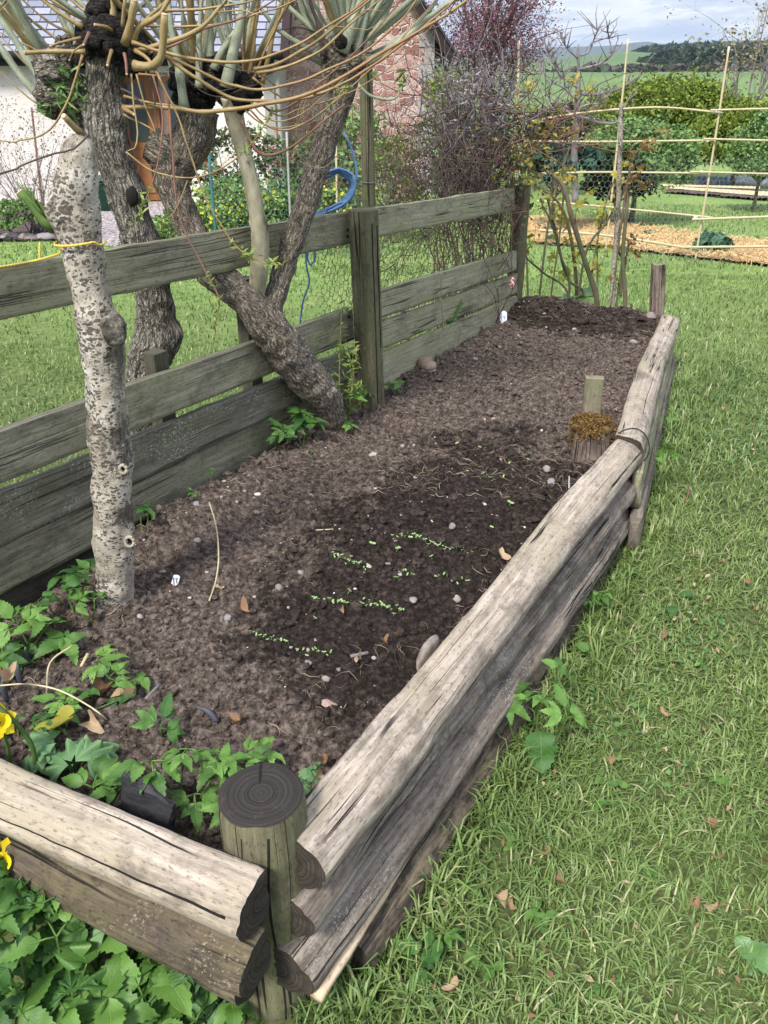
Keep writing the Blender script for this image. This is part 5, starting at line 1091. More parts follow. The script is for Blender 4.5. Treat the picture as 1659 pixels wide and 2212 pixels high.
for (pts, w_, m_, Y, cut, lf) in [
  ([(398, 232), (386, 150), (370, 60), (362, -15)], 20, Sg, 2.30, 0, 0), ([(430, 190), (430, 100), (436, -10)], 16, Sg, 2.33, 0, 0), ([(448, 180), (455, 110), (452, 0)], 22, Sg, 2.40, 0, 0),
  ([(488, 188), (502, 120), (518, 50), (528, -15)], 27, Sg, 2.30, 0, 0), ([(462, 150), (478, 115), (505, 75), (535, 35), (555, -10)], 17, Sg, 2.33, 0, 0), ([(410, 170), (398, 80), (392, -10)], 14, Sg, 2.45, 0, 0), ([(470, 150), (490, 90), (500, -10)], 14, Sg, 2.46, 0, 0),
  ([(425, 150), (405, 70), (385, -10)], 14, Am, 2.48, 0, 0), ([(440, 140), (425, 60), (400, -10)], 10, Am, 2.5, 0, 0), ([(500, 150), (520, 80), (535, -10)], 8, Sg, 2.5, 0, 0), ([(445, 140), (465, 60), (470, -10)], 10, Sg, 2.5, 0, 0), ([(460, 130), (445, 60), (425, -10)], 13, Am, 2.52, 0, 0), ([(380, 160), (350, 60), (335, -10)], 9, Am, 2.45, 0, 0), ([(375, 180), (360, 100), (345, -10)], 8, Sg, 2.5, 0, 0),
  ([(535, 175), (545, 110), (552, 50), (562, -10)], 13, Am, 2.33, 0, 0), ([(565, 185), (580, 120), (594, 60), (612, -10)], 13, Am, 2.36, 0, 0), ([(545, 180), (572, 110), (600, 50), (625, -10)], 6, Am, 2.32, 0, 0), ([(530, 170), (528, 90), (540, -10)], 9, Oc, 2.42, 0, 0), ([(535, 150), (512, 70), (500, -10)], 7, Am, 2.42, 0, 0),
  ([(548, 150), (600, 138), (660, 105), (720, 60), (800, 0)], 9, Am, 2.3, 0, 0), ([(555, 158), (620, 145), (690, 110), (760, 50), (830, -10)], 8, Am, 2.26, 0, 0), ([(545, 168), (575, 192), (605, 208), (625, 212)], 6, Am, 2.3, 0, 0),
  ([(530, 240), (560, 262), (600, 275), (650, 270), (700, 240), (745, 190)], 4, Am, 2.3, 0, 6), ([(520, 262), (550, 322), (580, 337), (620, 325), (660, 295), (700, 262), (745, 225)], 7, Rd, 2.27, 0, 0),
  ([(540, 235), (580, 272), (625, 280), (680, 252), (740, 205), (810, 140), (880, 70), (940, 0)], 5, Am, 2.3, 0, 0), ([(535, 215), (570, 250), (610, 262), (660, 240), (720, 190), (800, 120)], 4, Oc, 2.32, 0, 0), ([(550, 210), (590, 240), (640, 220), (700, 170), (770, 110), (850, 20), (870, -10)], 5, Rd, 2.4, 0, 0),
  ([(540, 200), (600, 250), (650, 235), (720, 215), (790, 180), (860, 130), (930, 60), (980, 0)], 4, Am, 2.42, 0, 0), ([(530, 190), (480, 210), (440, 200), (400, 170), (360, 150)], 3, Dk, 2.3, 0, 0), ([(600, 190), (560, 160), (500, 150), (440, 120), (420, 90)], 3, Dk, 2.26, 0, 0),
  ([(640, 300), (645, 240), (665, 200), (640, 290), (650, 340), (700, 360), (745, 310), (748, 270)], 3, Oc, 2.36, 0, 0), ([(560, 170), (640, 130), (740, 60), (800, -5)], 3, Dk, 2.4, 0, 0), ([(420, 100), (450, 190), (520, 190), (560, 180), (600, 150)], 2.6, Dk, 2.28, 0, 0),
  ([(712, 135), (692, 80), (662, 20), (650, -10)], 21, Sg, 2.48, 0, 0), ([(700, 128), (650, 98), (600, 62), (565, 20), (550, -10)], 13, Sg, 2.5, 0, 0), ([(700, 140), (660, 122), (620, 100)], 10, Sg, 2.52, 0, 0),
  ([(718, 110), (712, 50), (705, -10)], 20, Sg, 2.5, 0, 0), ([(740, 112), (762, 50), (782, -10)], 28, Sg, 2.46, 0, 0), ([(768, 110), (786, 50), (798, -10)], 20, Sg, 2.48, 0, 0), ([(782, 112), (822, 50), (850, -10)], 20, Sg, 2.5, 0, 0), ([(735, 85), (728, -10)], 18, Sg, 2.54, 0, 0),
  ([(795, 135), (850, 100), (900, 60), (960, 12), (1000, -10)], 16, Sg, 2.47, 0, 0), ([(700, 120), (688, 60), (668, -10)], 13, Dk, 2.45, 0, 0), ([(760, 95), (762, 20), (770, -20)], 16, Sg, 2.55, 0, 0), ([(695, 110), (660, 40), (640, -10)], 14, Sg, 2.57, 0, 0), ([(705, 100), (690, 30), (685, -10)], 10, Sg, 2.57, 0, 0),
  ([(800, 120), (870, 80), (920, 30), (950, -10)], 12, Sg, 2.52, 0, 0), ([(790, 100), (850, 40), (890, -10)], 10, Am, 2.53, 0, 0), ([(720, 100), (680, 70), (640, 60), (600, 66)], 4, Dk, 2.45, 0, 0), ([(708, 112), (670, 40), (655, 0)], 5, Dk, 2.42, 0, 0),
  ([(775, 182), (800, 205), (840, 216), (860, 206), (868, 188)], 7, Sg, 2.47, 0, 0)]:
    shoot(tC, pts, Y, Y, w_, m_, cut=bool(cut), leafy=lf)
mb = MB(); blob(mb, pY(737, 88/1.0+2, 2.44), (.017, .010, .017), .25, 3, 3, 14, 10); mb.build('knot', B_HEAD, tC)
m2 = MB(); leaves(m2, cloud_pts(pY(868, 172, 2.47), (.012, .012, .03), 26), .03, .3, .25); leaves(m2, cloud_pts(pY(808, 176, 2.47), (.008, .008, .02), 12), .022, .3, .25); m2.build('young_leaves', L_SPR, tC)
# more straight wands fanning from each head
def fan(parent, px, py, Y, n, a0, a1, mats_, seed, wr=(7, 17)):
    r = np.random.default_rng(seed); c = pY(px, py, Y)
    for i in range(n):
        a = R(r.uniform(a0, a1)); b = r.normal(0, .45); d_ = np.array([math.sin(a), b*.8, math.cos(a)]); d_ /= np.linalg.norm(d_); L = r.uniform(.55, .95); bend = np.array([r.normal(0, .05), r.normal(0, .05), .03])
        rad = r.uniform(*wr)/2*(Y/1.15)/FP; p = c+d_*.03; P = np.array([[*p, rad], [*(p+d_*L*.35+bend*.6), rad*.85], [*(p+d_*L*.7+bend), rad*.65], [*(p+d_*L+bend*.4), rad*.4]])
        mb = MB(); Q = resample(P, .015); Q[:, 3] *= 1+.10*np.abs(fbm(Q[:, :3]*30, 2, 3)); V, F, U = sweep(Q[:, :3], Q[:, 3], 8); mb.add(V, F, U); mb.build('shoot', mats_[int(r.integers(len(mats_)))], parent)
fan(tB, 115, 160, YB+.06, 9, -70, -5, [Sg, Sg, Oc], 1); fan(tB, 235, 70, YB+.03, 12, -75, 65, [Oc, Am, Sg], 2, (5, 12)); fan(tC, 425, 190, 2.42, 13, -40, 35, [Sg, Sg, Am, Oc], 3); fan(tC, 520, 190, 2.38, 9, -30, 40, [Sg, Am, Sg], 4, (6, 13)); fan(tC, 745, 125, 2.53, 16, -60, 62, [Sg, Sg, Oc], 5, (7, 17))
# young willow shoots with leaves at the foot of tree C
tg = thing('willow_sapling', pz(742, 925, .38), 'upright leafy green willow suckers at the foot of the leaning trunk', 'sapling')
for (pts, Y) in [([(738, 905), (733, 830), (735, 740), (738, 665)], 2.62), ([(745, 900), (752, 850), (765, 790), (772, 745)], 2.64), ([(750, 905), (758, 860), (762, 800), (752, 760)], 2.63), ([(748, 905), (772, 860), (778, 830)], 2.66)]:
    P = pxt([(a, b, 4-2*i/3) for i, (a, b) in enumerate(pts)], Y); mb = MB(); Q = tube(mb, P, None, 6, .01); st = mb.build('stem', S_OCH, tg)
    m2 = MB(); C = []
    for j in range(54): q = Q[int(len(Q)*rng.uniform(.3, .999))]; C.append(q[:3]+rng.normal(0, .009, 3)+[0, 0, .005])
    leaves(m2, np.array(C), .034, .3, .2, up=.3); m2.build('leaf', L_SPR, st)
# ================================================================== LEAFY PLANTS
def leaflet(L, W, teeth=7, droop=.25, fold=.25, seed=0, round_=False, narrow=.0):
    """one serrated leaflet along +Y from the origin; returns V,F,UV"""
    n = teeth*2+1; v = np.linspace(0, 1, n+1)
    if round_: w_ = np.sin(np.pi*np.clip(v, 0, 1)**.75)**.6
    else: w_ = np.sin(np.pi*v**.72)**.85*(1-.25*v)
    w_ = w_*W*.5; tooth = np.where(np.arange(n+1) % 2 == 1, 1.10, .90); w_ = w_*tooth; w_[0] = W*.03; w_[-1] = 0
    y = v*L; z = -droop*L*v**2+.04*L*np.sin(v*9+seed)
    yt = y+np.where(np.arange(n+1) % 2 == 1, .03*L, 0)
    V = []; UV = []
    for s_ in (-1, 0, 1):
        wave = .05*L*np.sin(v*14+seed+s_)*abs(s_)
        if s_ == 0: V.append(np.stack([0*v, y, z], -1)); UV.append(np.stack([v, 0*v], -1))
        else:
            for f in ((1.0, .5) if s_ < 0 else (.5, 1.0)):
                V.append(np.stack([s_*w_*f, (yt if f == 1 else y), z+fold*np.abs(w_*f)-.25*fold*(w_*f)**2/(W*.5+1e-9)*f+wave*f*.4], -1)); UV.append(np.stack([v, 0*v+s_*f], -1))
    V = np.array(V); m = n+1; idx = np.arange(5*m).reshape(5, m)
    Q = np.stack([idx[:-1, :-1], idx[1:, :-1], idx[1:, 1:], idx[:-1, 1:]], -1).reshape(-1, 4)
    return V.reshape(-1, 3), Q, np.array(UV).reshape(-1, 2)
def xf(V, M): M = np.array(M); return V@M[:3, :3].T+M[:3, 3]
def rotm(x, y, z): return np.array(Euler((x, y, z)).to_matrix().to_4x4())
def compound(kind, seed):
    """a compound leaf, petiole end at origin, spreading about +Y/+X; ~1 unit wide"""
    r = np.random.default_rng(seed); mb = MB()
    if kind == 'elder':        # three stalks, each with three leaflets
        for k, a in enumerate((0, 1.25, -1.25)):
            st = .20 if a == 0 else .16; A = rotm(r.normal(.12, .08), 0, a+r.normal(0, .1))
            P = np.array([[0, 0, 0], [0, st*.6, .01], [0, st, 0]]); V, F, U = sweep(P, .011, 5); mb.add(xf(V, A), F, U, .6)
            for b in ((0, .9, -.9) if r.uniform() > .25 else (0, .75*(1 if a < 0 else -1))):
                L = r.uniform(.36, .50)*(1 if b == 0 else .78); V, F, U = leaflet(L, L*.50, 7, r.uniform(.1, .35), .22, seed+k)
                B = rotm(-r.uniform(0, .25), r.normal(0, .2), b+r.normal(0, .08)); B[:3, 3] = (0, st-.01, 0); mb.add(xf(xf(V, B), A), F, U, r.uniform(0, 1))
    elif kind == 'three':
        for a in (0, 1.5, -1.5):
            L = r.uniform(.48, .6); V, F, U = leaflet(L, L*.62, 8, r.uniform(.1, .35), .2, seed); A = rotm(r.normal(0, .15), r.normal(0, .12), a+r.normal(0, .1)); mb.add(xf(V, A), F, U, r.uniform(0, 1))
    elif kind == 'lobed':      # rounded, scalloped lobes (columbine, lady's mantle)
        for a in (0, 1.15, -1.15):
            rows = 7; n = 17; th = np.linspace(-.85, .85, n); V = []; UV = []
            for i in range(rows):
                f = i/(rows-1); R_ = .42*f*(1+.13*np.cos(th*3.7*3)*f**3)*(1-.18*(np.abs(np.sin(th*1.85)))*f)
                V.append(np.stack([np.sin(th)*R_*1.0, np.cos(th)*R_, .06*np.cos(th*9)*f*.6-.10*f*f+.02*np.sin(5*f)], -1)); UV.append(np.stack([0*th+f, th/.85*.5], -1))
            V = np.array(V).reshape(-1, 3); idx = np.arange(rows*n).reshape(rows, n); Q = np.stack([idx[:-1, :-1], idx[1:, :-1], idx[1:, 1:], idx[:-1, 1:]], -1).reshape(-1, 4)
            A = rotm(r.normal(0, .1), r.normal(0, .1), a); A[:3, 3] = A[:3, :3]@np.array([0, .06, 0]); mb.add(xf(V, A), Q, np.array(UV).reshape(-1, 2), r.uniform(0, 1))
    elif kind == 'nettle':
        for i in range(9):
            for s_ in (1, -1):
                L = .42*(1-i*.08); V, F, U = leaflet(L, L*.22, 5, .2, .2, i); A = rotm(.1, 0, s_*(1.1-i*.07)); A[:3, 3] = (0, i*.085, 0); mb.add(xf(V, A), F, U, r.uniform(0, 1))
    elif kind == 'broad':
        V, F, U = leaflet(1.0, .36, 9, .35, .35, seed, True); mb.add(V, F, U, r.uniform(0, 1))
    elif kind == 'heart':
        V, F, U = leaflet(.8, .62, 8, .25, .18, seed, True); mb.add(V, F, U, r.uniform(0, 1))
    return mb
LEAFM = {}
for kind, mats_ in (('elder', (L_ELD, L_DEEP)), ('three', (L_ELD, L_DEEP)), ('lobed', (L_BLUE, L_DEEP)), ('nettle', (L_BLUE,)), ('broad', (L_GRN,)), ('heart', (L_DEEP, L_ELD))):
    for mi, mt in enumerate(mats_):
        for v in range(4): LEAFM[(kind, mi, v)] = compound(kind, v*7+1).mesh('leaf', mt)
def plant(name, P, zb, label, cat, kind='elder', mi=0, size=.10, n=1, spread=.04, tilt=.25, group=None, rz=None, stemm=L_LIV, face=True):
    """P: world point of the (main) leaf; zb: ground level under it"""
    P = np.asarray(P, float); t = thing(name, (P[0], P[1], zb), label, cat, group)
    for i in range(n):
        off = np.array([0, 0, 0.]) if i == 0 else np.array([rng.normal(0, spread), rng.normal(0, spread*.7), -abs(rng.normal(0, spread*.5))])
        L = P+off; L[2] = max(L[2], zb+.012); a = (rz if (rz is not None and i == 0) else rng.uniform(0, 6.28))
        o = bpy.data.objects.new('leaf', LEAFM[(kind, mi, int(rng.integers(4)))]); COL.objects.link(o); o.parent = t
        o.location = Vector(L-np.array([P[0], P[1], zb])); s_ = size*rng.uniform(.82, 1.15); o.scale = (s_, s_, s_)
        o.rotation_euler = ((.30 if face else 0)+rng.normal(0, tilt), rng.normal(0, tilt), a)
        # shift so that the blade is centred on the point
        fwd = Vector((-math.sin(a), math.cos(a), 0))*s_*.33; o.location -= fwd
        tip = np.array(o.location); bs = np.array([rng.normal(0, .006), rng.normal(0, .006), -.01]); mid = tip*.55+bs*.45+[rng.normal(0, .004), rng.normal(0, .004), 0]
        mb = MB(); tube(mb, np.array([[*bs, size*.018+.0004], [*mid, size*.016+.0004], [*tip, size*.012+.0003]]), None, 5, .01)
        s = link('stem', mb.mesh('stem', stemm), None); s.parent = t; s.location = (0, 0, 0)
    return t
def onsoil(px, py, h=.0):
    z = .36
    for _ in range(6): p = pz(px, py, z+h); z = float(soilz(p[0], p[1]))
    return pz(px, py, z+h), z
EL = 'ground elder plants in the bed and along its boards'
def eld(px, py, h, label, **k):
    P, z = onsoil(px, py, h); return plant('ground_elder', P, z, label, 'plant', **k)
eld(150, 1240, .10, 'leafy ground elder clump highest on the dark board left of the pale trunk', size=.115, n=3, spread=.03, mi=1)
eld(185, 1290, .07, 'ground elder sprig touching the left foot of the pale trunk', size=.10, n=2, spread=.02, mi=0)
eld(120, 1290, .06, 'ground elder with rounded leaflets at the foot of the lowest fence board', kind='three', size=.08, n=2, mi=1)
eld(140, 1370, .04, 'three leaved ground elder below the pale trunk, lowest right of its clump', kind='three', size=.085, n=1, mi=0, rz=.3)
eld(45, 1345, .08, 'broad pale ground elder at the left edge against the board', size=.13, n=3, spread=.04)
eld(20, 1400, .05, 'ground elder at the left edge above the dark spikes', size=.12, n=3, spread=.04, mi=1)
eld(100, 1400, .05, 'wide drooping ground elder leaf behind the dark spikes', size=.12, n=2, kind='three', mi=0)
eld(242, 1432, .05, 'fresh bright ground elder standing alone on the soil, below the pale trunk', size=.095, n=2, spread=.012)
eld(275, 1470, .02, 'small ground elder beside the curled dry leaves', size=.06, n=2, kind='three', spread=.02)
eld(350, 1545, .045, 'single spread ground elder leaf on bare soil before the near log', size=.10, n=1, mi=1, rz=.1)
eld(175, 1505, .03, 'low ground elder sprig among dead stalks at left', size=.07, n=2, kind='three', mi=1)
eld(105, 1510, .04, 'ground elder left of the long pale dead stalk', size=.09, n=2)
eld(215, 1450, .02, 'tiny crinkled seedling of ground elder left of the bright one', size=.04, n=2)
eld(40, 1560, .04, 'ground elder behind the yellow flower', size=.08, n=2, mi=1)
eld(110, 1555, .05, 'grey green ground elder above the lady mantle', size=.09, n=2, mi=1)
eld(215, 1660, .09, 'bright ground elder leaning over the near log at left', size=.12, n=2, spread=.03)
eld(390, 1650, .12, 'tall bright ground elder just behind the dark round post', size=.125, n=3, spread=.03)
eld(430, 1745, .07, 'lower ground elder leaves tucked beside the dark round post', size=.10, n=2, spread=.02)
eld(490, 1640, .09, 'ground elder peeping over the dark post top, left of the rings', size=.085, n=2, spread=.02, mi=0)
eld(560, 1625, .09, 'slim ground elder peeping over the dark post top, right side', size=.08, n=2, spread=.02)
eld(305, 1105, .07, 'ground elder tucked between the pale trunk and the lowest board', size=.065, n=2, mi=1, kind='three', spread=.01)
eld(412, 1068, .03, 'small bright seedling plant at the foot of the lowest board', size=.055, n=1)
eld(455, 1018, .05, 'upright pair of leaves against the lowest board', size=.045, n=1, mi=1, kind='three')
eld(595, 930, .06, 'dark ground elder left of the leaning trunk foot', size=.10, n=2, mi=1, spread=.02)
eld(650, 910, .09, 'largest ground elder leaves in front of the leaning trunk foot', size=.16, n=2, mi=1, spread=.025)
eld(665, 977, .01, 'tiny seedling in front of the leaning trunk', size=.03, n=1, kind='three')
eld(745, 855, .10, 'ground elder at the foot of the willow suckers', size=.12, n=3, spread=.04)
eld(755, 912, .03, 'low ground elder right of the leaning trunk foot', size=.07, n=2, spread=.02)
eld(782, 845, .07, 'ground elder against the foot of the centre fence post', size=.09, n=2, spread=.02)
eld(848, 826, .05, 'small plant right of the centre fence post', size=.085, n=2, kind='three', spread=.02)
eld(1222, 937, .03, 'little plant left of the mossy stump', size=.05, n=1, kind='three', mi=1)
# weeds on the outside of the wall
def wallw(s, off, z, label, **k):
    p = W1(s, off, z) if s <= L1 else W2(s-L1, off, z); return plant('ground_elder', p, -.05, label, 'plant', **k)
wallw(.84, .115, .24, 'ground elder growing up the outside of the near wall, upper leaf', size=.085, n=1, kind='three', rz=-.2)
wallw(.72, .115, .20, 'large ground elder climbing the outside of the near wall at mid length', size=.13, n=3, spread=.03)
wallw(.70, .14, .10, 'round dark dock leaf under the ground elder on the near wall', size=.11, n=1, kind='heart', mi=0, rz=3.0)
wallw(1.30, .10, .14, 'ground elder in the grass two thirds along the near wall', size=.09, n=2, spread=.03)
wallw(1.1, .11, .10, 'single oval leaf against the bottom log', size=.05, n=1, kind='heart', mi=1)
wallw(.95, .12, .07, 'narrow leaf at the foot of the near wall', size=.05, n=1, kind='three')
P = np.array(W2(.62, .09, .27)); plant('ground_elder', P, -.05, 'sprig of ground elder sprouting under the far top log', 'plant', size=.09, n=1, kind='three')
P = np.array(W2(.30, .10, .24)); plant('ground_elder', P, -.05, 'taller sprig beside the far top log end', 'plant', size=.09, n=2, spread=.02)
wallw(.13, .16, .10, 'ground elder in front of the broken end of the bottom log', size=.10, n=2, spread=.03, mi=1)
P = pz(618, 1995, .20); P[1] -= .0; plant('ground_elder', P, -.05, 'small ground elder between the corner post and the log ends', 'plant', size=.085, n=1, kind='three', mi=0)
P = pz(590, 2085, .05); plant('ground_elder', P, -.05, 'bright goosegrass like sprig at the foot of the corner post', 'plant', size=.11, n=3, spread=.03, mi=0)
P = pz(700, 2130, .02); plant('ground_elder', P, -.06, 'ground elder under the lowest log ends', 'plant', size=.11, n=3, spread=.04, mi=1)
P = pz(805, 2045, .05); plant('ground_elder', P, -.06, 'ground elder in the grass beside the streaky bottom log', 'plant', size=.10, n=2, spread=.03, mi=1)
# front left corner, outside the bed
FG = 'mixed leafy plants crowding the near left corner'
spots = [(20, 1955, .30, 'elder', 1, .15, 'dark ground elder under the lower yellow flower'), (75, 1975, .28, 'elder', 0, .13, 'ground elder just right of the lower yellow flower'), (165, 1950, .27, 'lobed', 0, .115, 'scalloped columbine leaf nearest the brown mouldy log'), (150, 2030, .22, 'lobed', 1, .12, 'lower scalloped columbine leaf'), (210, 2000, .22, 'lobed', 0, .08, 'small scalloped columbine leaf at the right of its plant'),
 (35, 2045, .25, 'heart', 1, .14, 'large heart shaped leaf at the left edge'), (95, 2060, .20, 'heart', 0, .12, 'dark oval leaf in the left corner'), (150, 2110, .18, 'lobed', 1, .10, 'columbine leaf low in the left corner'), (200, 2120, .15, 'lobed', 0, .08, 'small columbine leaf beside the big oval leaf'),
 (255, 2040, .20, 'heart', 1, .15, 'tall oval leaf standing against the mouldy log'), (330, 2030, .21, 'heart', 1, .13, 'broad oval leaf pointing to the corner post'), (260, 2110, .16, 'three', 0, .15, 'three part leaf below the tall oval leaf'), (340, 2120, .15, 'elder', 0, .13, 'ground elder in the middle of the near corner clump'), (375, 2090, .15, 'three', 0, .11, 'three leaved plant left of the nettle'),
 (430, 2110, .14, 'nettle', 0, .16, 'feathery dark green nettle like plant'), (450, 2150, .10, 'nettle', 0, .13, 'second feathery plant, lowest in the corner'), (30, 2120, .20, 'elder', 0, .14, 'ground elder at the left edge, low'), (100, 2150, .18, 'three', 0, .13, 'broad three leaved plant low at left'), (20, 2190, .18, 'elder', 1, .15, 'ground elder at the bottom left corner'),
 (80, 2200, .17, 'three', 1, .14, 'dark three leaved plant at the bottom edge left'), (160, 2190, .15, 'elder', 0, .14, 'ground elder at the bottom edge, left part'), (240, 2190, .13, 'elder', 1, .14, 'ground elder at the bottom edge below the three part leaf'), (310, 2185, .12, 'three', 0, .12, 'three leaved plant at the bottom edge, middle'), (380, 2175, .11, 'elder', 0, .13, 'ground elder at the bottom edge beside the nettle'),
 (450, 2205, .06, 'elder', 0, .12, 'ground elder at the bottom edge, right part'), (520, 2140, .06, 'elder', 0, .11, 'bright star like ground elder near the corner post foot'), (540, 2190, .03, 'three', 0, .11, 'pale three leaved plant at the bottom, right of the nettle'), (620, 2195, .0, 'elder', 1, .10, 'small ground elder at the bottom edge under the log ends'), (100, 1915, .30, 'elder', 1, .10, 'ground elder leaf touching the mouldy log'), (0, 2090, .26, 'heart', 0, .12, 'dark leaf at the left frame edge')]
for px, py, z, kd, mi, sz, lb in spots:
    P = pz(px, py-12, z+.015); sz = sz*(.68 if kd == 'heart' else 1); nn = 3 if kd == 'elder' else (3 if kd == 'three' else 2)
    if kd == 'nettle': nn = 3
    plant({'elder': 'ground_elder', 'lobed': 'columbine', 'heart': 'leafy_plant', 'three': 'ground_elder', 'nettle': 'nettle'}[kd], P, -.06, lb, 'plant', kind=kd, mi=mi, size=sz*1.12, n=nn, spread=.045, group=FG)
# lady's mantle inside the bed, and small one by the post
P, z = onsoil(150, 1620, .06); plant('lady_mantle', P, z, 'blue green pleated lady mantle behind the near left log', 'plant', kind='lobed', mi=0, size=.11, n=4, spread=.03)
P, z = onsoil(75, 1610, .06); plant('lady_mantle', P, z, 'lady mantle at the left edge behind the near log', 'plant', kind='lobed', mi=0, size=.10, n=3, spread=.03)
P, z = onsoil(672, 1672, .03); plant('lady_mantle', P, z, 'tiny pleated lady mantle right of the dark round post', 'plant', kind='lobed', mi=0, size=.045, n=4, spread=.012)
# broad leaf plant beyond the bed end
for i, (px, py, lb) in enumerate([(1225, 640, 'clump of broad dark green leaves beyond the far end of the bed')]):
    q = pY(px, py, 4.75); t = thing('leafy_plant', (q[0], q[1], -.08), lb, 'plant')
    for j in range(15):
        o = bpy.data.objects.new('leaf', LEAFM[('broad', 0, j % 4)]); COL.objects.link(o); o.parent = t; a = j*2.4+.3; s_ = rng.uniform(.22, .36)
        o.location = (math.cos(a)*.03+rng.uniform(-.09, .09), math.sin(a)*.03, .20); o.scale = (s_, s_, s_); o.rotation_euler = (rng.uniform(.35, 1.1), 0, a)
P = pline(1240/1.57*0+948, 690, FB, FC, .06); t = plant('leafy_plant', (P[0], P[1], P[2]), -.06, 'broad leaf poking through the gap below the pale boards', 'plant', kind='broad', mi=0, size=.2, n=2, spread=.05)
# ---- seedlings
sb = MB()
for a in (0, math.pi):
    V, F, U = leaflet(1, .9, 4, .2, .15, 1, True); M = rotm(.25, 0, a); sb.add(xf(V, M), F, U, .5)
V, F, U = sweep(np.array([[0, 0, -1.6], [0, 0, 0]]), .10, 4); sb.add(V, F, U, .3)
SM = [sb.mesh('seedling', L_SEED)]
def row(p0, p1, n, size, lb, jit=3):
    for i in range(n):
        f = (i+.5)/n+rng.uniform(-.3, .3)/n; px = p0[0]+(p1[0]-p0[0])*f+rng.normal(0, jit*.5); py = p0[1]+(p1[1]-p0[1])*f+rng.normal(0, jit)+.0
        P, z = onsoil(px, py, .01); zf = float(soil_fine(P[0], P[1])); o = bpy.data.objects.new('seedling', SM[0]); COL.objects.link(o)
        s_ = size*rng.uniform(.7, 1.3); o.location = (P[0], P[1], zf+s_*1.25+.001); o.scale = (s_,)*3; o.rotation_euler = (rng.normal(0, .25), rng.normal(0, .25), rng.uniform(0, 6.28))
        tag(o, lb, 'seedling', lb.replace('tiny pale green ', '').replace('seedling', 'seedlings', 1))
row((845, 1152), (1022, 1190), 32, .0052, 'tiny pale green seedling in the farthest long sown row, near the wall')
row((716, 1200), (798, 1226), 22, .0048, 'tiny pale green seedling in the short dense row in mid bed')
row((675, 1290), (752, 1304), 18, .0048, 'tiny pale green seedling in the left half of the third sown row')
row((775, 1300), (875, 1318), 20, .0048, 'tiny pale green seedling in the right half of the third sown row')
row((538, 1362), (625, 1392), 16, .0042, 'tiny pale green seedling in the nearest sown row, left part')
row((640, 1393), (722, 1415), 9, .0042, 'tiny pale green seedling in the nearest sown row, right part')
row((850, 1240), (898, 1243), 8, .0044, 'tiny pale green seedling in the broken row, left bit')
row((935, 1243), (1020, 1252), 9, .004, 'tiny pale green seedling in the broken row, right bit')
row((558, 1228), (618, 1192), 11, .003, 'tiny pale green seedling in the faint slanting row at left')
for i, (px, py, s_) in enumerate([(860, 1195, .010), (932, 1198, .009), (933, 1122, .008), (1063, 1135, .008), (1102, 1092, .009), (1088, 1030, .008), (1044, 1026, .007), (987, 960, .008), (1035, 970, .009), (1100, 1000, .007), (1060, 1028, .008), (805, 1180, .007), (1140, 997, .007), (948, 1058, .008), (680, 1336, .006), (755, 1285, .006), (1010, 1020, .006)]):
    row((px-1, py), (px+1, py), 1, s_, 'tiny pale green seedling standing singly between the rows and the stump', 0)
# ---- pebbles, stones, dead leaves
def stone(px, py, wpx, flat, mat, label, name='stone', asp=.8, seed=1, rot=0, h=0, onz=None):
    P, z = onsoil(px, py, h) if onz is None else (pz(px, py, onz), onz)
    t = (P[1])/ray(px, py)[1]; w_ = wpx*t/FP*.5; zf = float(soil_fine(P[0], P[1])) if onz is None else onz
    mb = MB(); blob(mb, (0, 0, 0), (w_*.92, w_*asp*.92, w_*flat), .55, 1.9, seed, 11, 8); me = mb.mesh(name, mat); o = link(name, me, None, (P[0], P[1], zf+w_*flat*.45+h)); o.rotation_euler = (rng.normal(0, .15), rng.normal(0, .15), rot)
    return tag(o, label, 'stone')
stone(921, 788, 50, .42, M_ROCKB, 'large tan sandstone lump on top of a flat stone by the right fence run', seed=3, h=.020)
stone(922, 799, 48, .16, M_ROCKP, 'flat grey stone under the large tan lump', seed=4)
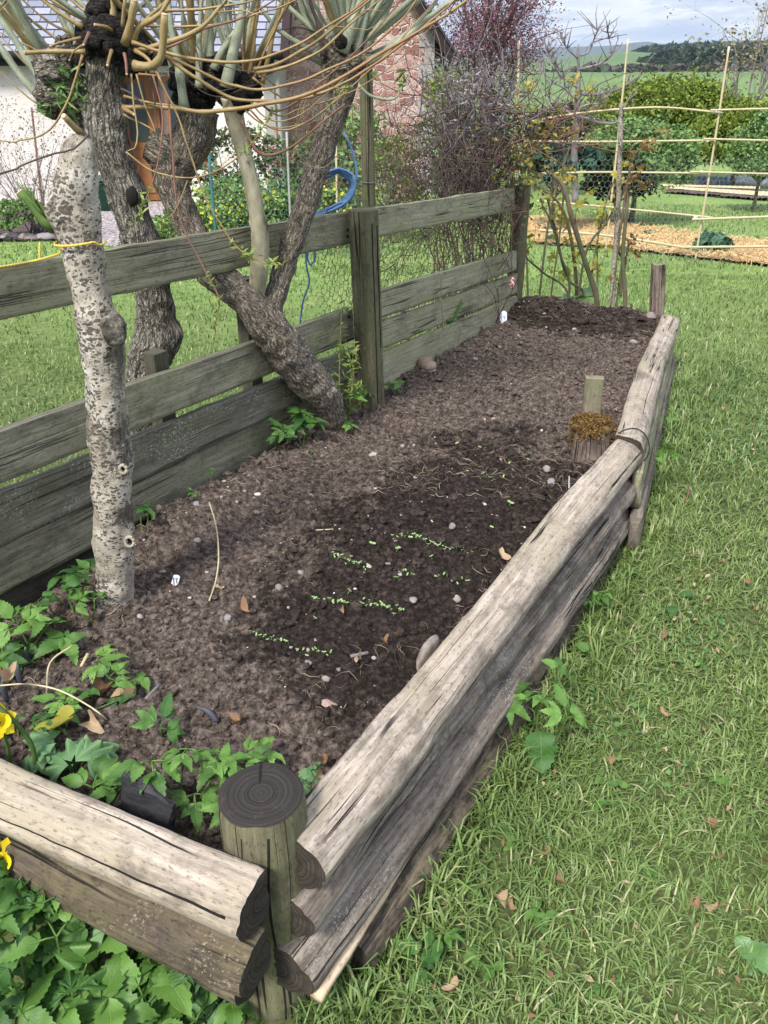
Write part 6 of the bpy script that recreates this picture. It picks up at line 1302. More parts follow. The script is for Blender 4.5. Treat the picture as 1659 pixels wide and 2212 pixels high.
for i, (px, py, w_, lb) in enumerate([(603, 1272, 24, 'pale grey pebble right of the stuck twig'), (493, 1341, 22, 'blue grey pebble left of the nearest seedling row'), (350, 1236, 22, 'brown grey stone beside the white plant label'), (425, 1093, 24, 'oval grey stone near the stuck twig top'), (427, 1176, 24, 'oval grey pebble left of the stuck twig'), (705, 1470, 28, 'rounded brown stone below the nearest seedling row'), (666, 1434, 18, 'pale pebble just under the nearest seedling row'), (893, 1309, 26, 'pale pinkish stone at the right end of the third row'), (987, 1296, 24, 'dark grey oval stone beside the near wall log'), (977, 1143, 24, 'reddish stone above the farthest seedling row'), (555, 1115, 16, 'white pebble near the lowest board'), (672, 1071, 15, 'grey pebble in mid bed near the damp patch'), (868, 970, 14, 'small dark stone right of the leaning trunk'), (805, 985, 24, 'brown clod like stone before the centre fence post'), (1158, 938, 14, 'small blue grey stone left of the mossy stump'), (1078, 752, 14, 'grey stone in the middle of the far bed'), (1000, 698, 22, 'grey stone near the pale kick board'), (1180, 1022, 22, 'pink flake lying near the mossy stump'), (1190, 1050, 26, 'dark rounded stone beside the near log joint'), (1175, 678, 14, 'whitish pebble right of the white label'), (1405, 688, 28, 'pinkish stone wedged at the far end of the wall'), (1368, 745, 20, 'grey stone against the far top log'), (650, 1246, 18, 'brown speckled stone right of the pale pebble'), (305, 1346, 16, 'angular grey stone below the pale trunk'), (490, 1345, 10, 'small dark pebble by the blue grey one'), (808, 1426, 14, 'tiny white chip near the wall'), (1058, 770, 16, 'flat pale chip in the far bed'), (1052, 757, 14, 'brown chip in the far bed'), (665, 1400, 14, 'small grey chip among the nearest row'), (1066, 905, 16, 'pale stone between stump and centre post'), (730, 1445, 16, 'dark stone beside the rounded brown one'), (1026, 782, 14, 'grey pebble in far mid bed'), (897, 1035, 12, 'orange pebble in mid bed'), (758, 1030, 12, 'beige pebble near the damp patch edge'), (940, 1175, 12, 'dark pebble beside the single seedlings'), (1120, 730, 12, 'pale pebble in the crumbly far soil'), (1240, 716, 14, 'white pebble in the crumbly far soil'), (1300, 742, 16, 'stone in the far soil near the wall')]):
    stone(px, py, w_, .45+.2*rng.uniform(), M_STONE, lb, 'pebble', .75, 10+i, rng.uniform(0, 3))
stone(712, 1534, 46, .28, M_ROCKP, 'flat pinkish angular stone on the soil near the near log', seed=33, asp=.55, rot=.3)
P, z = onsoil(935, 1405, .0); t = pz(926, 1412, .405); mb = MB(); blob(mb, (0, 0, 0), (.046, .014, .036), .3, 1.7, 8, 22, 16); o = link('stone', mb.mesh('stone', M_GREYR), None, (t[0], t[1], .40)); o.rotation_euler = (0, 0, math.atan2(d1[1], d1[0])); tag(o, 'flat brown stone slab stood upright against the inside of the near top log', 'stone')
# slate piece behind the near left log
q = pz(320, 1738, .40); mb = MB(); boxm(mb, (-.05, -.006, -.06), (.05, .006, .035)); me = mb.mesh('slate_piece', M_SLATEP, sm=False); o = link('slate_piece', me, None, tuple(q)); o.rotation_euler = (-.15, .10, math.atan2(df[1], df[0])+math.pi)
import bmesh
bm = bmesh.new(); bm.from_mesh(me); bmesh.ops.remove_doubles(bm, verts=bm.verts, dist=1e-5); bmesh.ops.subdivide_edges(bm, edges=bm.edges, cuts=9, use_grid_fill=True)
for v in bm.verts:
    n_ = float(fbm(np.array([[v.co.x*40, v.co.y*100, v.co.z*40]]), 3, 5)[0]); v.co += Vector((n_*.006*(abs(v.co.x) > .045), n_*.003, n_*.010*(abs(v.co.z-.035) < .004)+ (-.25*v.co.x if v.co.z > .03 else 0)))
bm.to_mesh(me); bm.free(); tag(o, 'black slate offcut wedged upright behind the near left log', 'slate')
def deadleaf(px, py, size, lb, mat=L_DEAD, soil_=True, kind='lobed', z0=None, name='dead_leaf', cat='leaf', h=.012, curl=1.0):
    if soil_: P, z = onsoil(px, py, .01); zf = float(soil_fine(P[0], P[1]))
    else: P = pg(px, py); zf = P[2]
    if z0 is not None: P = pz(px, py, z0); zf = z0
    r_ = np.random.default_rng(int(px*7+py)); n = 9; mb = MB(); rows = []
    th = np.linspace(0, 2*np.pi, 19)[:-1]; V = [[0, 0, 0]]; ring = []
    for k_, f in enumerate((.35, .7, 1.0)):
        rr = f*size*.5*(1+.30*np.cos(th*3+1)*f*f*(1 if kind == 'lobed' else .2)+.10*r_.normal(0, 1, 18)*f); x = rr*np.cos(th)*1.15; y = rr*np.sin(th)*.8
        z_ = curl*(2.2*y*y/size+1.0*x*x/size*r_.uniform(-.5, 1))+r_.normal(0, .03, 18)*size*f*.6; ring.append(np.stack([x, y, z_], -1))
    V = np.vstack([[0, 0, 0]]+ring); U = np.stack([V[:, 0]/size+.5, V[:, 1]/size*2], -1); i1 = np.arange(18); nx = (i1+1) % 18
    T_ = np.stack([0*i1, i1+1, nx+1], -1); Q = np.vstack([np.stack([1+b*18+i1, 1+(b+1)*18+i1, 1+(b+1)*18+nx, 1+b*18+nx], -1) for b in (0, 1)])
    mb.add(V, [Q, T_], U, r_.uniform(.2, 1, 1).repeat(len(V))); o = link(name, mb.mesh(name, mat), None, (P[0], P[1], zf+h)); o.rotation_euler = (r_.normal(0, .35), r_.normal(0, .35), r_.uniform(0, 6.28)); return tag(o, lb, cat)
deadleaf(1084, 1201, .035, 'buff dead leaf on the soil right beside the near wall'); deadleaf(528, 1318, .028, 'pale dead leaf left of the third seedling row', curl=2); deadleaf(738, 1318, .016, 'tiny tan leaf scrap under the third row'); deadleaf(262, 1473, .022, 'orange leaf scrap beneath the small ground elder'); deadleaf(474, 1275, .02, 'pale curled leaf at the foot of the stuck twig'); deadleaf(600, 1105, .02, 'white curled scrap in mid bed')
for px, py, s_, lb in [(225, 1495, .036, 'grey brown curled dead leaf below the bright ground elder'), (270, 1505, .032, 'cream edged curled dead leaf right of the grey brown one'), (205, 1580, .04, 'curled cream dead leaf beside the yellowing leaf'), (690, 1700, .032, 'rusty dead leaf between the dark post and the near top log'), (700, 1660, .028, 'crumpled tan dead leaf above the rusty one'), (775, 1430, .018, 'light scrap near the wall'), (520, 1560, .02, 'torn brown leaf sheath on the clods'), (830, 1395, .016, 'orange crumb of leaf near the flat slab')]: deadleaf(px, py, s_, lb, curl=2.0)
deadleaf(138, 1600, .06, 'yellowing leaf with a brown edge beside the lady mantle', L_YELO, h=.05, curl=.6); deadleaf(35, 1535, .032, 'withered brown papery flower behind the upper yellow flower', L_DEAD, h=.09, curl=1.8)
for px, py, s_, lb in [(1435, 1390, .03, 'tan dead leaf in the lawn right of the wall weeds'), (1460, 1352, .03, 'pale dead leaf near the grey green leaf in the lawn'), (1340, 1355, .045, 'whitish curled dead leaf in the lawn near the wall'), (1080, 1960, .033, 'large torn cream dead leaf in the near lawn'), (1100, 1978, .03, 'grey scrap beside the torn cream leaf'), (978, 2152, .032, 'pinkish dead leaf close to the bottom edge'), (1100, 1630, .045, 'brown dead leaf against the bottom log'), (1105, 1700, .05, 'rust leaf under the wall at mid length'), (1210, 1925, .03, 'small brown leaf left of the near dandelion'), (1540, 1870, .028, 'cream scrap in the right lawn'), (1535, 1985, .03, 'pinkish leaf at right in the near lawn'), (1500, 1975, .028, 'twin of the pinkish leaf at right'), (1370, 1100+0, .025, 'brown leaf in the far lawn beside the wall'), (1165, 1600, .03, 'dark leaf near the wall foot'), (1430, 1560, .03, 'brown leaf in the mid lawn'), (1355, 1118, .02, 'pale scrap in the lawn by the joint'), (1610, 1270, .025, 'tan scrap at the right edge of the lawn'), (1320, 1660, .028, 'tan leaf in the lawn below the weeds'), (1185, 1490, .03, 'red brown leaf at the wall foot'), (1530, 1800, .03, 'buff leaf in the lower right lawn'), (1180, 1860, .025, 'cream bit in the near lawn'), (950, 1900, .03, 'brown leaf lodged against the streaky bottom log')]:
    deadleaf(px, py, s_*.8, lb, soil_=False, h=.026)
for px, py, s_, lb in [(1447, 1335, .05, 'grey green oval leaf lying in the lawn'), (1355, 1275, .06, 'dark bluish oval leaf standing in the lawn'), (1480, 1300, .045, 'dull green broad weed leaf in the lawn')]:
    P = pg(px, py); plant('lawn_weed', P+[0, 0, .03], P[2], lb, 'weed', kind='heart', mi=0, size=s_*1.3, n=1)
for i, (px, py) in enumerate([(1620, 2080), (1100, 1830), (990, 1930), (1290, 1765), (1180, 2010), (1560, 1700), (1400, 1900), (1250, 1480), (1500, 1450), (1330, 1700), (1050, 2100), (1300, 2150)]):
    P = pg(px, py); plant('lawn_weed', P+[0, 0, .028], P[2], 'flat leafy weed in the mown lawn, ' + ['at the right edge with a big dock leaf', 'clover like, near the bottom log', 'beside the streaky log', 'in the middle of the lower lawn', 'below the torn cream leaf', 'toward the right edge', 'low in the right lawn', 'near the wall weeds', 'right of the grey green leaf', 'under the mid lawn leaf', 'near the bottom edge left', 'near the bottom edge middle'][i], 'weed', kind='broad' if i == 0 else 'three', mi=0, size=.10 if i == 0 else .05, n=3, spread=.02, face=False)
# ---- stuck twig, sticks
def stick(pts, w_, mat, label, name='twig', h=.006):
    P = []
    for i, (px, py, hh) in enumerate(pts):
        q, z = onsoil(px, py, hh); t = q[1]/ray(px, py)[1]; P.append([*q, w_/2*t/FP])
    mb = MB(); tube(mb, np.array(P), None, 7, .01, noise=.0004, nsc=90); return tag(mb.build(name, mat), label, 'twig')
stick([(452, 1085, .05), (463, 1120, .055), (470, 1160, .05), (472, 1210, .03), (466, 1255, .012), (452, 1298, .004)], 3.6, S_BAM, 'long arched pale twig stuck in the soil beside the white label')
stick([(0, 1481, .05), (60, 1478, .055), (130, 1492, .05), (200, 1530, .03), (230, 1555, .01)], 4, S_BAM, 'long pale dead stalk arching from the left edge')
stick([(155, 1395, .06), (108, 1432, .05), (100, 1500, .01)], 4, S_BAM, 'bent pale stalk forming a corner above the dark spikes')
stick([(682, 1145, .008), (748, 1142, .008)], 2.5, S_BAM, 'short straight straw lying across the damp soil'); stick([(757, 1418, .010), (795, 1410, .012)], 8, S_GREY, 'grey bark covered stick piece at the right of the nearest row'); stick([(315, 1510, .02), (345, 1478, .015)], 7, S_GREY, 'grey splinter of wood by the dry leaves'); stick([(175, 1440, .02), (190, 1412, .03)], 7, S_BAM, 'flat pale leaf stalk near the bright ground elder'); stick([(400, 1435, .004), (440, 1560, .012), (455, 1575, .01)], 2, S_GREY, 'thin root curving over the near clods') if False else None
P = pg(1298*1.0+2, 1080); mb = MB(); a = pg(1484, 1065); b = pg(1478, 1100)
tube(mb, np.array([[a[0], a[1], a[2]+.04, .0025], [*((a+b)/2+[.005, 0, .045]), .0025], [b[0], b[1], b[2]+.03, .002]]), None, 6, .01); tag(mb.build('twig', S_RED), 'thin curved brown twig lying in the lawn', 'twig')
# dark spikes (emerging hosta shoots)
t = None
for i, (px, py) in enumerate([(32, 1440), (62, 1420), (14, 1490), (8, 1470), (46, 1455)]):
    P, z = onsoil(px, py+22, 0); h = .055; mb = MB(); tube(mb, np.array([[P[0], P[1], z-.01, .005], [P[0], P[1], z+h*.5, .0065], [P[0]+.004, P[1], z+h, .0012]]), None, 10, .006)
    tag(mb.build('plant_shoot', M_SPIKE), 'dark purplish pointed shoot, %s of the spikes at the left edge' % ['middle', 'rightmost', 'lowest', 'leftmost', 'shortest'][i], 'shoot', 'dark pointed shoots at the left edge')
P, z = onsoil(470, 1560, 0); mb = MB(); tube(mb, np.array([[P[0], P[1], z, .006], [P[0]-.02, P[1]+.012, z+.018, .006], [P[0]-.045, P[1]+.02, z+.022, .001]]), None, 10, .006); tag(mb.build('plant_shoot', M_SPIKE), 'pale green bulb shoot lying over the clods', 'shoot')
# ---- daffodils
def daff(px, py, z, lb, size, rot, solo=-.06):
    c = pz(px, py, z); t = thing('daffodil', (c[0], c[1], solo), lb, 'flower'); M = Euler(rot).to_matrix().to_4x4()
    for k_ in range(6):
        V, F, U = leaflet(size*.5, size*.36, 3, .1, .1, k_, True); A = rotm(0, 0, k_*math.pi/3); mb = MB(); mb.add(xf(xf(V, A), M)+c, F, U); mb.build('petal', L_PETAL, t)
    mb = MB(); n = 20; P = np.array([[0, 0, 0], [0, 0, size*.12], [0, 0, size*.24], [0, 0, size*.28]]); V, F, U = sweep(P, np.array([.10, .13, .16, .21])*size, n, caps=False); V[:, 2] += .02*size*np.sin(np.arctan2(V[:, 1], V[:, 0])*9)*(V[:, 2] > size*.2)
    mb.add(xf(V, M)+c, F, U); mb.build('trumpet', L_PETAL, t)
    mb = MB(); tube(mb, np.array([[c[0]-.02, c[1]+.03, solo, .0035], [c[0]-.01, c[1]+.02, (solo+z)/2, .0035], [*c, .003]]), None, 7, .01); mb.build('stem', L_LIV, t)
    mb = MB(); P = np.array([[c[0]+.03, c[1]+.02, solo, .0045], [c[0]+.03, c[1]+.02, z*.6+solo*.4, .0045], [c[0]-.02, c[1]+.01, z+.05, .004], [c[0]-.08, c[1], z+.06, .002]]); Q = resample(P, .01); V, F, U = sweep(Q[:, :3], Q[:, 3], 6); mb.add(V, F, U); mb.build('leaf', L_DEEP, t)
daff(2, 1862, .33, 'bright yellow daffodil at the left edge in front of the mouldy log', .075, (.8, .4, .2))
daff(-2, 1560, .50, 'faded yellow daffodil at the left edge above the near log', .065, (.9, .5, .6), .36)
# ---- plant labels with writing
def text_mesh(s, size):
    cu = bpy.data.curves.new('t', 'FONT'); cu.body = s; cu.size = size; cu.extrude = 0; cu.resolution_u = 3; cu.align_x = 'CENTER'; cu.align_y = 'CENTER'; cu.offset = size*.02
    ob = bpy.data.objects.new('t', cu); COL.objects.link(ob); bpy.context.view_layer.update(); dg = bpy.context.evaluated_depsgraph_get(); me = bpy.data.meshes.new_from_object(ob.evaluated_get(dg)); bpy.data.objects.remove(ob); me.name = 'writing'; return me
def ptag(px, py, w_, hgt, rot, pts, texts, lb):
    P, z = onsoil(px, py, .0); t = thing('plant_label', P, lb, 'label'); t.rotation_euler = rot
    V = np.array([[x*w_, 0.0, y*hgt] for x, y in pts]); n = len(V); Vb = V+[0, .0012, 0]; me = bpy.data.meshes.new('tag')
    me.from_pydata([tuple(v) for v in V]+[tuple(v) for v in Vb], [], [list(range(n)), list(range(2*n-1, n-1, -1))]+[[i, i+n, (i+1) % n+n, (i+1) % n] for i in range(n)]); me.materials.append(M_WHITE); o = bpy.data.objects.new('tag', me); COL.objects.link(o); o.parent = t
    for s, sz, x, y, ang, mt in texts:
        m = text_mesh(s, sz); m.materials.append(mt); q = bpy.data.objects.new('writing', m); COL.objects.link(q); q.parent = t; q.location = (x*w_, -.0006, y*hgt); q.rotation_euler = (R(90), ang, 0)
    return t
ptag(1088, 697, .036, .058, (-.45, 0, .1), [(-.5, -.2), (.5, -.2), (.5, .85), (.3, 1), (-.25, 1), (-.5, .85)], [('CHARD', .0125, -.32, .45, R(-90), M_INK), ('45', .017, .15, .45, R(-90), M_INKL)], 'white plant label reading CHARD standing in the far soil')
ptag(374, 1272, .017, .034, (-.5, .35, .12), [(-.5, .1), (0, -.25), (.5, .1), (.5, .95), (.15, 1.05), (-.4, .98)], [('Red', .0085, .22, .62, R(68), M_INK), ('Mustard', .0065, -.12, .48, R(68), M_INK)], 'white plant label reading Red Mustard near the pale trunk')
ptag(1230, 1052, .010, .034, (-.2, .15, .9), [(-.5, -.3), (.5, -.3), (.3, 1), (-.1, 1)], [], 'thin pale blue plant label seen edge on beside the near top log')

# ================================================================== NETTING AND CANES
def hexnet(mb, A, B, H, cell, wire, warp=.01, seed=1, hole=.0, clip=None):
    A = np.asarray(A, float); B = np.asarray(B, float); L = np.linalg.norm((B-A)[:2]); u = (B-A)/L; nrm = np.array([-u[1], u[0], 0])
    s = cell/math.sqrt(3); dx = cell; dy = 1.5*s; nx_ = int(L/dx)+1; ny = int(H/dy)+1
    def pt(x, y):
        p = A+u*x+np.array([0, 0, y]); w_ = fbm((p*3.)[None], 2, seed)[0]*warp; v_ = fbm((p*14.)[None], 2, seed+4)[0]*warp*.6; return p+nrm*w_+u*v_*.7+np.array([0, 0, v_*.7])
    for j in range(ny):
        for i in range(nx_):
            x = i*dx+(dx/2 if j % 2 else 0); y = j*dy
            if x > L or rng.uniform() < hole or (clip and not clip(x/L, y/H)): continue
            c = [pt(x, y), pt(x+dx/2, y+s/2), pt(x+dx/2, y+s*1.5), pt(x-dx/2, y+s/2)]
            for a, b in ((0, 1), (1, 2), (0, 3)):
                V, F, U = sweep(np.array([c[a], c[b]]), wire, 3, caps=False); mb.add(V, F, U)
def netpanel(p0, p1, H, cell, wire, mat, label, posts=(), warp=.02, name='netting', hole=0., z0=None):
    A = np.array(p0, float); B = np.array(p1, float); t = thing(name, A, label, 'netting'); mb = MB(); hexnet(mb, A, B, H, cell, wire, warp, hole=hole); mb.build('mesh_panel', mat, t)
    for x, y, zb, zt, r_, m_ in posts: pm = MB(); tube(pm, np.array([[x, y, zb, r_], [x+.01, y, zt, r_*.9]]), None, 7, .2); pm.build('net_post', m_, t)
    return t
# green netting round the flower border in front of the house
Yn = 8.6
def gp(px, Y): q = pY(px, 480, Y); return [q[0], q[1], float(gz(q[0], q[1]))-.02]
posts = []
for px, m_, r_, tp in ((463, M_BLUEP, .016, 318), (627, M_QUOIN, .012, 285), (728, S_BAM, .011, 300), (540, S_BAM, .010, 370)):
    q = pY(px, 480, Yn); posts.append((q[0], q[1], float(gz(q[0], q[1])), pY(px, tp, Yn)[2], r_, m_))
netpanel(gp(452, Yn), gp(850, Yn), pY(600, 322, Yn)[2]-gp(600, Yn)[2], .055, .0018, M_WIRE, 'green chicken wire fence guarding the red and yellow flower border', posts)
Yr = 7.9; A_ = gp(1160, Yr); B_ = gp(1720, Yr+.3)
netpanel(A_, B_, pY(1300, 338, Yr)[2]-A_[2], .052, .0014, M_WIREG, 'fine grey chicken wire stretched across the vegetable plot behind the canes', ())
# crumpled netting against the fence
a = pline(700, 690, FA, FB, .05); b = pline(775, 655, FA, FB, .05); a[2] -= .05; t = thing('netting', a, 'crumpled dark chicken wire left of the centre fence post', 'netting'); mb = MB(); hexnet(mb, a, b, .42, .028, .0009, .04, 3, .08); mb.build('mesh_panel', M_WIREB, t)
a = pline(826, 700, FB, FC, .07); b = pline(1125, 600, FB, FC, .07); a[2] = .42; b[2] = .42; t = thing('netting', a, 'old dark chicken wire sagging behind the right fence run', 'netting'); mb = MB(); hexnet(mb, a, b, .85, .032, .0009, .07, 5, .1); mb.build('mesh_panel', M_WIREB, t)
# bamboo cane frame
t = thing('cane_frame', pg(1503, 560), 'lashed bamboo cane frame of tall uprights and long cross canes beside the straw', 'cane frame')
YC = 7.0
def cane(pts, w_=3.9, Y=YC, Ys=None):
    P = pxt([(a, b, w_) for a, b in pts], Y if Ys is None else Ys[0], None if Ys is None else Ys[1]); mb = MB(); Q = resample(P, .05); Q[:, 3] *= 1+.18*(np.arange(len(Q)) % 6 == 0); V, F, U = sweep(Q[:, :3], Q[:, 3], 8); mb.add(V, F, U); mb.build('cane', S_BAM, t)
for pts in ([(1357, 84), (1335, 300), (1308, 545)], [(1575, 100), (1540, 330), (1501, 566)]): cane(pts, 4.6, YC)
cane([(1121, 88), (1118, 250), (1114, 420)], 5, 7.6)
cane([(1150, 262), (1200, 252), (1300, 239), (1430, 232), (1562, 244)], 3.9); cane([(1535, 238), (1720, 233)], 3.9, 6.97); cane([(1130, 305), (1300, 306), (1545, 303)], 3.9); cane([(1520, 300), (1720, 305)], 3.9, 6.97); cane([(1170, 375), (1300, 372), (1510, 374)], 3.9); cane([(1490, 371), (1720, 377)], 3.9, 6.97)
cane([(1160, 434), (1300, 446), (1540, 470)], 3.9); cane([(1495, 474), (1720, 466)], 5, 6.97); cane([(1165, 497), (1320, 510), (1510, 540)], 5); cane([(1480, 534), (1720, 532)], 5, 6.97)
mb = MB()
for px, py in ((1545, 241), (1528, 303), (1514, 372), (1502, 470), (1492, 536), (1340, 238)): q = pY(px, py, YC-.02); P = np.array([[q[0]+.014*math.cos(a), q[1]+.014*math.sin(a), q[2]+.010*math.sin(a*2+px), .0028] for a in np.linspace(0, 9, 20)]); m2 = MB(); tube(m2, P, None, 5, .02); m2.build('string_tie', M_WHITE, t)
# lichened grey pole beyond the bed end
b = pz(1321, 662, .28); a = pY(1342, 222, b[1]+.0); t = thing('garden_stake', b, 'thin silvery lichened pole standing at the far end of the bed among roses', 'stake'); mb = MB(); d_ = (a-b)/(a[2]-b[2]); g0 = b+d_*(-.1-b[2]); m_ = b*.5+a*.5+[.01, 0, 0]
tube(mb, np.array([[*g0, .016], [*b, .0155], [*m_, .0135], [*a, .010]]), None, 12, .02, noise=.003, nsc=40); mb.build('shaft', B_PALE, t)
# blue hose coil on the fence
t = thing('hose', pline(740, 440, FA, FB, .04), 'coil of blue hose hung over the top board behind the leaning willow', 'hose'); mb = MB(); Yh = 2.82
LO = [(690, 466), (735, 446), (762, 425), (770, 398), (757, 375), (732, 363), (705, 372), (672, 400), (650, 425), (636, 440), (632, 462), (650, 472)]
for k_ in range(9):
    s_ = 1-.025*k_; P = pxt([(712+(a-712)*s_+rng.normal(0, 2.5), 420+(b-420)*s_+rng.normal(0, 2.5), 5) for a, b in LO], Yh+.006*k_-.02); P = np.vstack([P, P[:1]]); tube(mb, P, None, 7, .02)
mb.build('coil', M_HOSE, t); mb = MB(); tube(mb, pxt([(772, 395, 5), (768, 350, 5), (755, 310, 5), (742, 285, 5)], Yh), None, 7, .02); mb.build('hose_end', M_HOSE, t)
mb = MB(); tube(mb, pxt([(665, 540, 5), (664, 560, 5), (670, 572, 5), (679, 565, 5), (679, 540, 5), (679, 500, 5)], Yh), None, 7, .01); mb.build('hose_end', M_HOSE, t); mb = MB(); tube(mb, pxt([(660, 540, 4), (662, 575, 4), (668, 610, 4), (655, 650, 4), (648, 700, 4)], Yh), None, 7, .01); mb.build('hose_end', M_HOSE, t)
# ================================================================== CLIMBER, ROSES
def strands(mb, n, start, end, rr, wig=.06, seg=7, seed=1, sag=0.0, a=None):
    r = np.random.default_rng(seed)
    for i in range(n):
        p = start(r); q = end(r, p); m = []; w_ = wig*r.uniform(.4, 1.6)
        if (max(p[0], q[0]) > .66 and min(p[2], q[2]) < 1.12): continue
        ph = r.uniform(0, 6.28, 3); fr = r.uniform(1, 3.2, 3)
        for t in np.linspace(0, 1, seg):
            m.append(p*(1-t)+q*t+np.array([math.sin(fr[0]*t*3+ph[0]), math.sin(fr[1]*t*3+ph[1]), math.sin(fr[2]*t*3+ph[2])])*w_*(.3+t)-[0, 0, sag*math.sin(math.pi*t)])
        m = np.array(m); R0 = rr*r.uniform(.6, 1.5); V, F, U = sweep(m, np.linspace(R0, R0*.4, seg), 4, caps=False); mb.add(V, F, U, r.uniform(0, 1))
cb = pline(1035, 560, FB, FC, .12); cc = pY(1038, 345, cb[1]+.08)
t = thing('climber', (cb[0], cb[1], -.06), 'big tangled bare climber of grey and brown stems sprawling over the fence end', 'climbing plant')
def U_(r, c, s): return np.asarray(c)+r.normal(0, 1, 3)*np.asarray(s)
mb = MB(); strands(mb, 80, lambda r: U_(r, (cb[0], cb[1]+.03, .1), (.13, .08, .1)), lambda r, p: U_(r, cc+[0, .05, -.1], (.19, .16, .20)), .0028, .05, seed=2); mb.build('main_stems', S_PURP, t)
mb = MB(); strands(mb, 800, lambda r: U_(r, cc+[.02, .04, -.05], (.19, .14, .19)), lambda r, p: p+U_(r, (0, 0, .0), (.19, .14, .15)), .0021, .07, seed=3); tag(mb.build('tangled_stems', S_PURP, t), kind='stuff')
mb = MB(); strands(mb, 130, lambda r: U_(r, cc+[-.04, 0, .10], (.15, .12, .13)), lambda r, p: p+U_(r, (0.02, 0, .16), (.08, .08, .10)), .0022, .03, seed=4); tag(mb.build('grey_stems', S_GREY, t), kind='stuff')
mb = MB(); strands(mb, 220, lambda r: U_(r, cc+[.20, 0, -.02], (.14, .08, .08)), lambda r, p: p+U_(r, (.22, 0, .08), (.10, .08, .08)), .0018, .05, seed=5, sag=.03); tag(mb.build('red_stems', S_RED, t), kind='stuff')
mb = MB(); strands(mb, 150, lambda r: U_(r, (cb[0]-.16, cb[1]-.1, .70), (.22, .1, .2)), lambda r, p: p+U_(r, (-.05, 0, -.15), (.12, .08, .22)), .0015, .05, seed=6); tag(mb.build('hanging_stems', S_DARK, t), kind='stuff')
mb = MB(); strands(mb, 28, lambda r: U_(r, cc+[-.30, 0, -.10], (.1, .1, .14)), lambda r, p: p+U_(r, (-.16, 0, .12), (.08, .08, .12)), .0016, .06, seed=7); tag(mb.build('left_stems', S_PURP, t), kind='stuff')
mb = MB(); leaves(mb, cloud_pts(cc+[-.02, 0, .22], (.22, .16, .24), 1500, .2), .026, .5, .3, .2); mb.build('seed_fluff', flat_leaf('silver_fluff', (.16,.14,.145), (.30,.27,.28), (.46,.43,.44)), t)
mb = MB(); leaves(mb, cloud_pts(cc+[.02, 0, -.06], (.42, .2, .34), 420, .2), .034, .5, .6, .4); mb.build('dull_leaves', flat_leaf('dull_climber_leaf', (.05,.06,.03), (.11,.12,.06), (.22,.17,.08)), t)
mb = MB(); leaves(mb, cloud_pts(cc+[.10, 0, .10], (.30, .18, .20), 200, .3), .03, .5, .6, .4); mb.build('green_leaves', L_YEL, t)
def branchy(mb, p, q, r0, depth, r, out, spread=.5, k=6, wig=.05, rt=.4):
    """recursive woody branch, collects tip points"""
    p = np.asarray(p, float); q = np.asarray(q, float); L = np.linalg.norm(q-p); n = 6; m = []
    ph = r.uniform(0, 6.28, 3)
    for t in np.linspace(0, 1, n): m.append(p*(1-t)+q*t+np.sin(np.array([3, 4, 3.5])*t*1.7+ph)*wig*L*(t*(1.3-t)))
    m = np.array(m); rad = np.linspace(r0, r0*rt, n); V, F, U = sweep(m, rad, k); mb.add(V, F, U, r.uniform(0, 1))
    out.append(m[-1])
    if depth == 0: return
    for j in range(r.integers(3, 5)):
        i = int(r.integers(2, n)); d_ = (q-p)/L; a = r.normal(0, 1, 3); a -= d_*np.dot(a, d_)*.6; a /= np.linalg.norm(a); dd = d_*(1-spread)+a*spread+[0, 0, .15]; dd /= np.linalg.norm(dd)
        branchy(mb, m[i], m[i]+dd*L*r.uniform(.4, .65), rad[i]*.6, depth-1, r, out, spread, max(4, k-1), wig, rt)
def rose(bases, label, seed, leafm, ls=.032, nl=9):
    r = np.random.default_rng(seed); Y = bases[0][0][2]; g = pY(bases[0][0][0], bases[0][0][1], Y); t = thing('rose_bush', (g[0], g[1], -.07), label, 'rose bush')
    out = []
    for pts in bases:
        P = pxt([(a, b, w_, Y_) for a, b, Y_, w_ in pts], 0); P0 = P[0].copy(); P0[2] = -.07; P0[3] *= 1.05
        P = np.vstack([P0, P]) if P[0, 2] > 0 else P
        mb = MB(); Q = tube(mb, P, None, 7, .02, noise=.001, nsc=60)
        for j in range(14): q = Q[int(r.integers(3, len(Q)-1))]; d_ = r.normal(0, 1, 3); d_[2] = abs(d_[2])*.3; d_ /= np.linalg.norm(d_); V, F, U = sweep(np.array([q[:3], q[:3]+d_*.011]), np.array([.0018, .0003]), 4); mb.add(V, F, U)
        for j in range(4):
            i = int(len(Q)*r.uniform(.45, .98)); d_ = r.normal(0, 1, 3)*[.5, .4, .3]+[0, 0, .7]; d_ /= np.linalg.norm(d_); L = r.uniform(.05, .13); V, F, U = sweep(np.array([Q[i, :3], Q[i, :3]+d_*L*.5+r.normal(0, .006, 3), Q[i, :3]+d_*L]), np.array([.0025, .0018, .001]), 5); mb.add(V, F, U); out.append(Q[i, :3]+d_*L)
        mb.build('stem', S_BRN, t); out.append(Q[-1, :3])
    C = np.vstack([np.array(o)+r.normal(0, .02, (nl, 3)) for o in out]); mb = MB(); leaves(mb, C, ls, .4, .6, .5); mb.build('leaves', leafm, t)
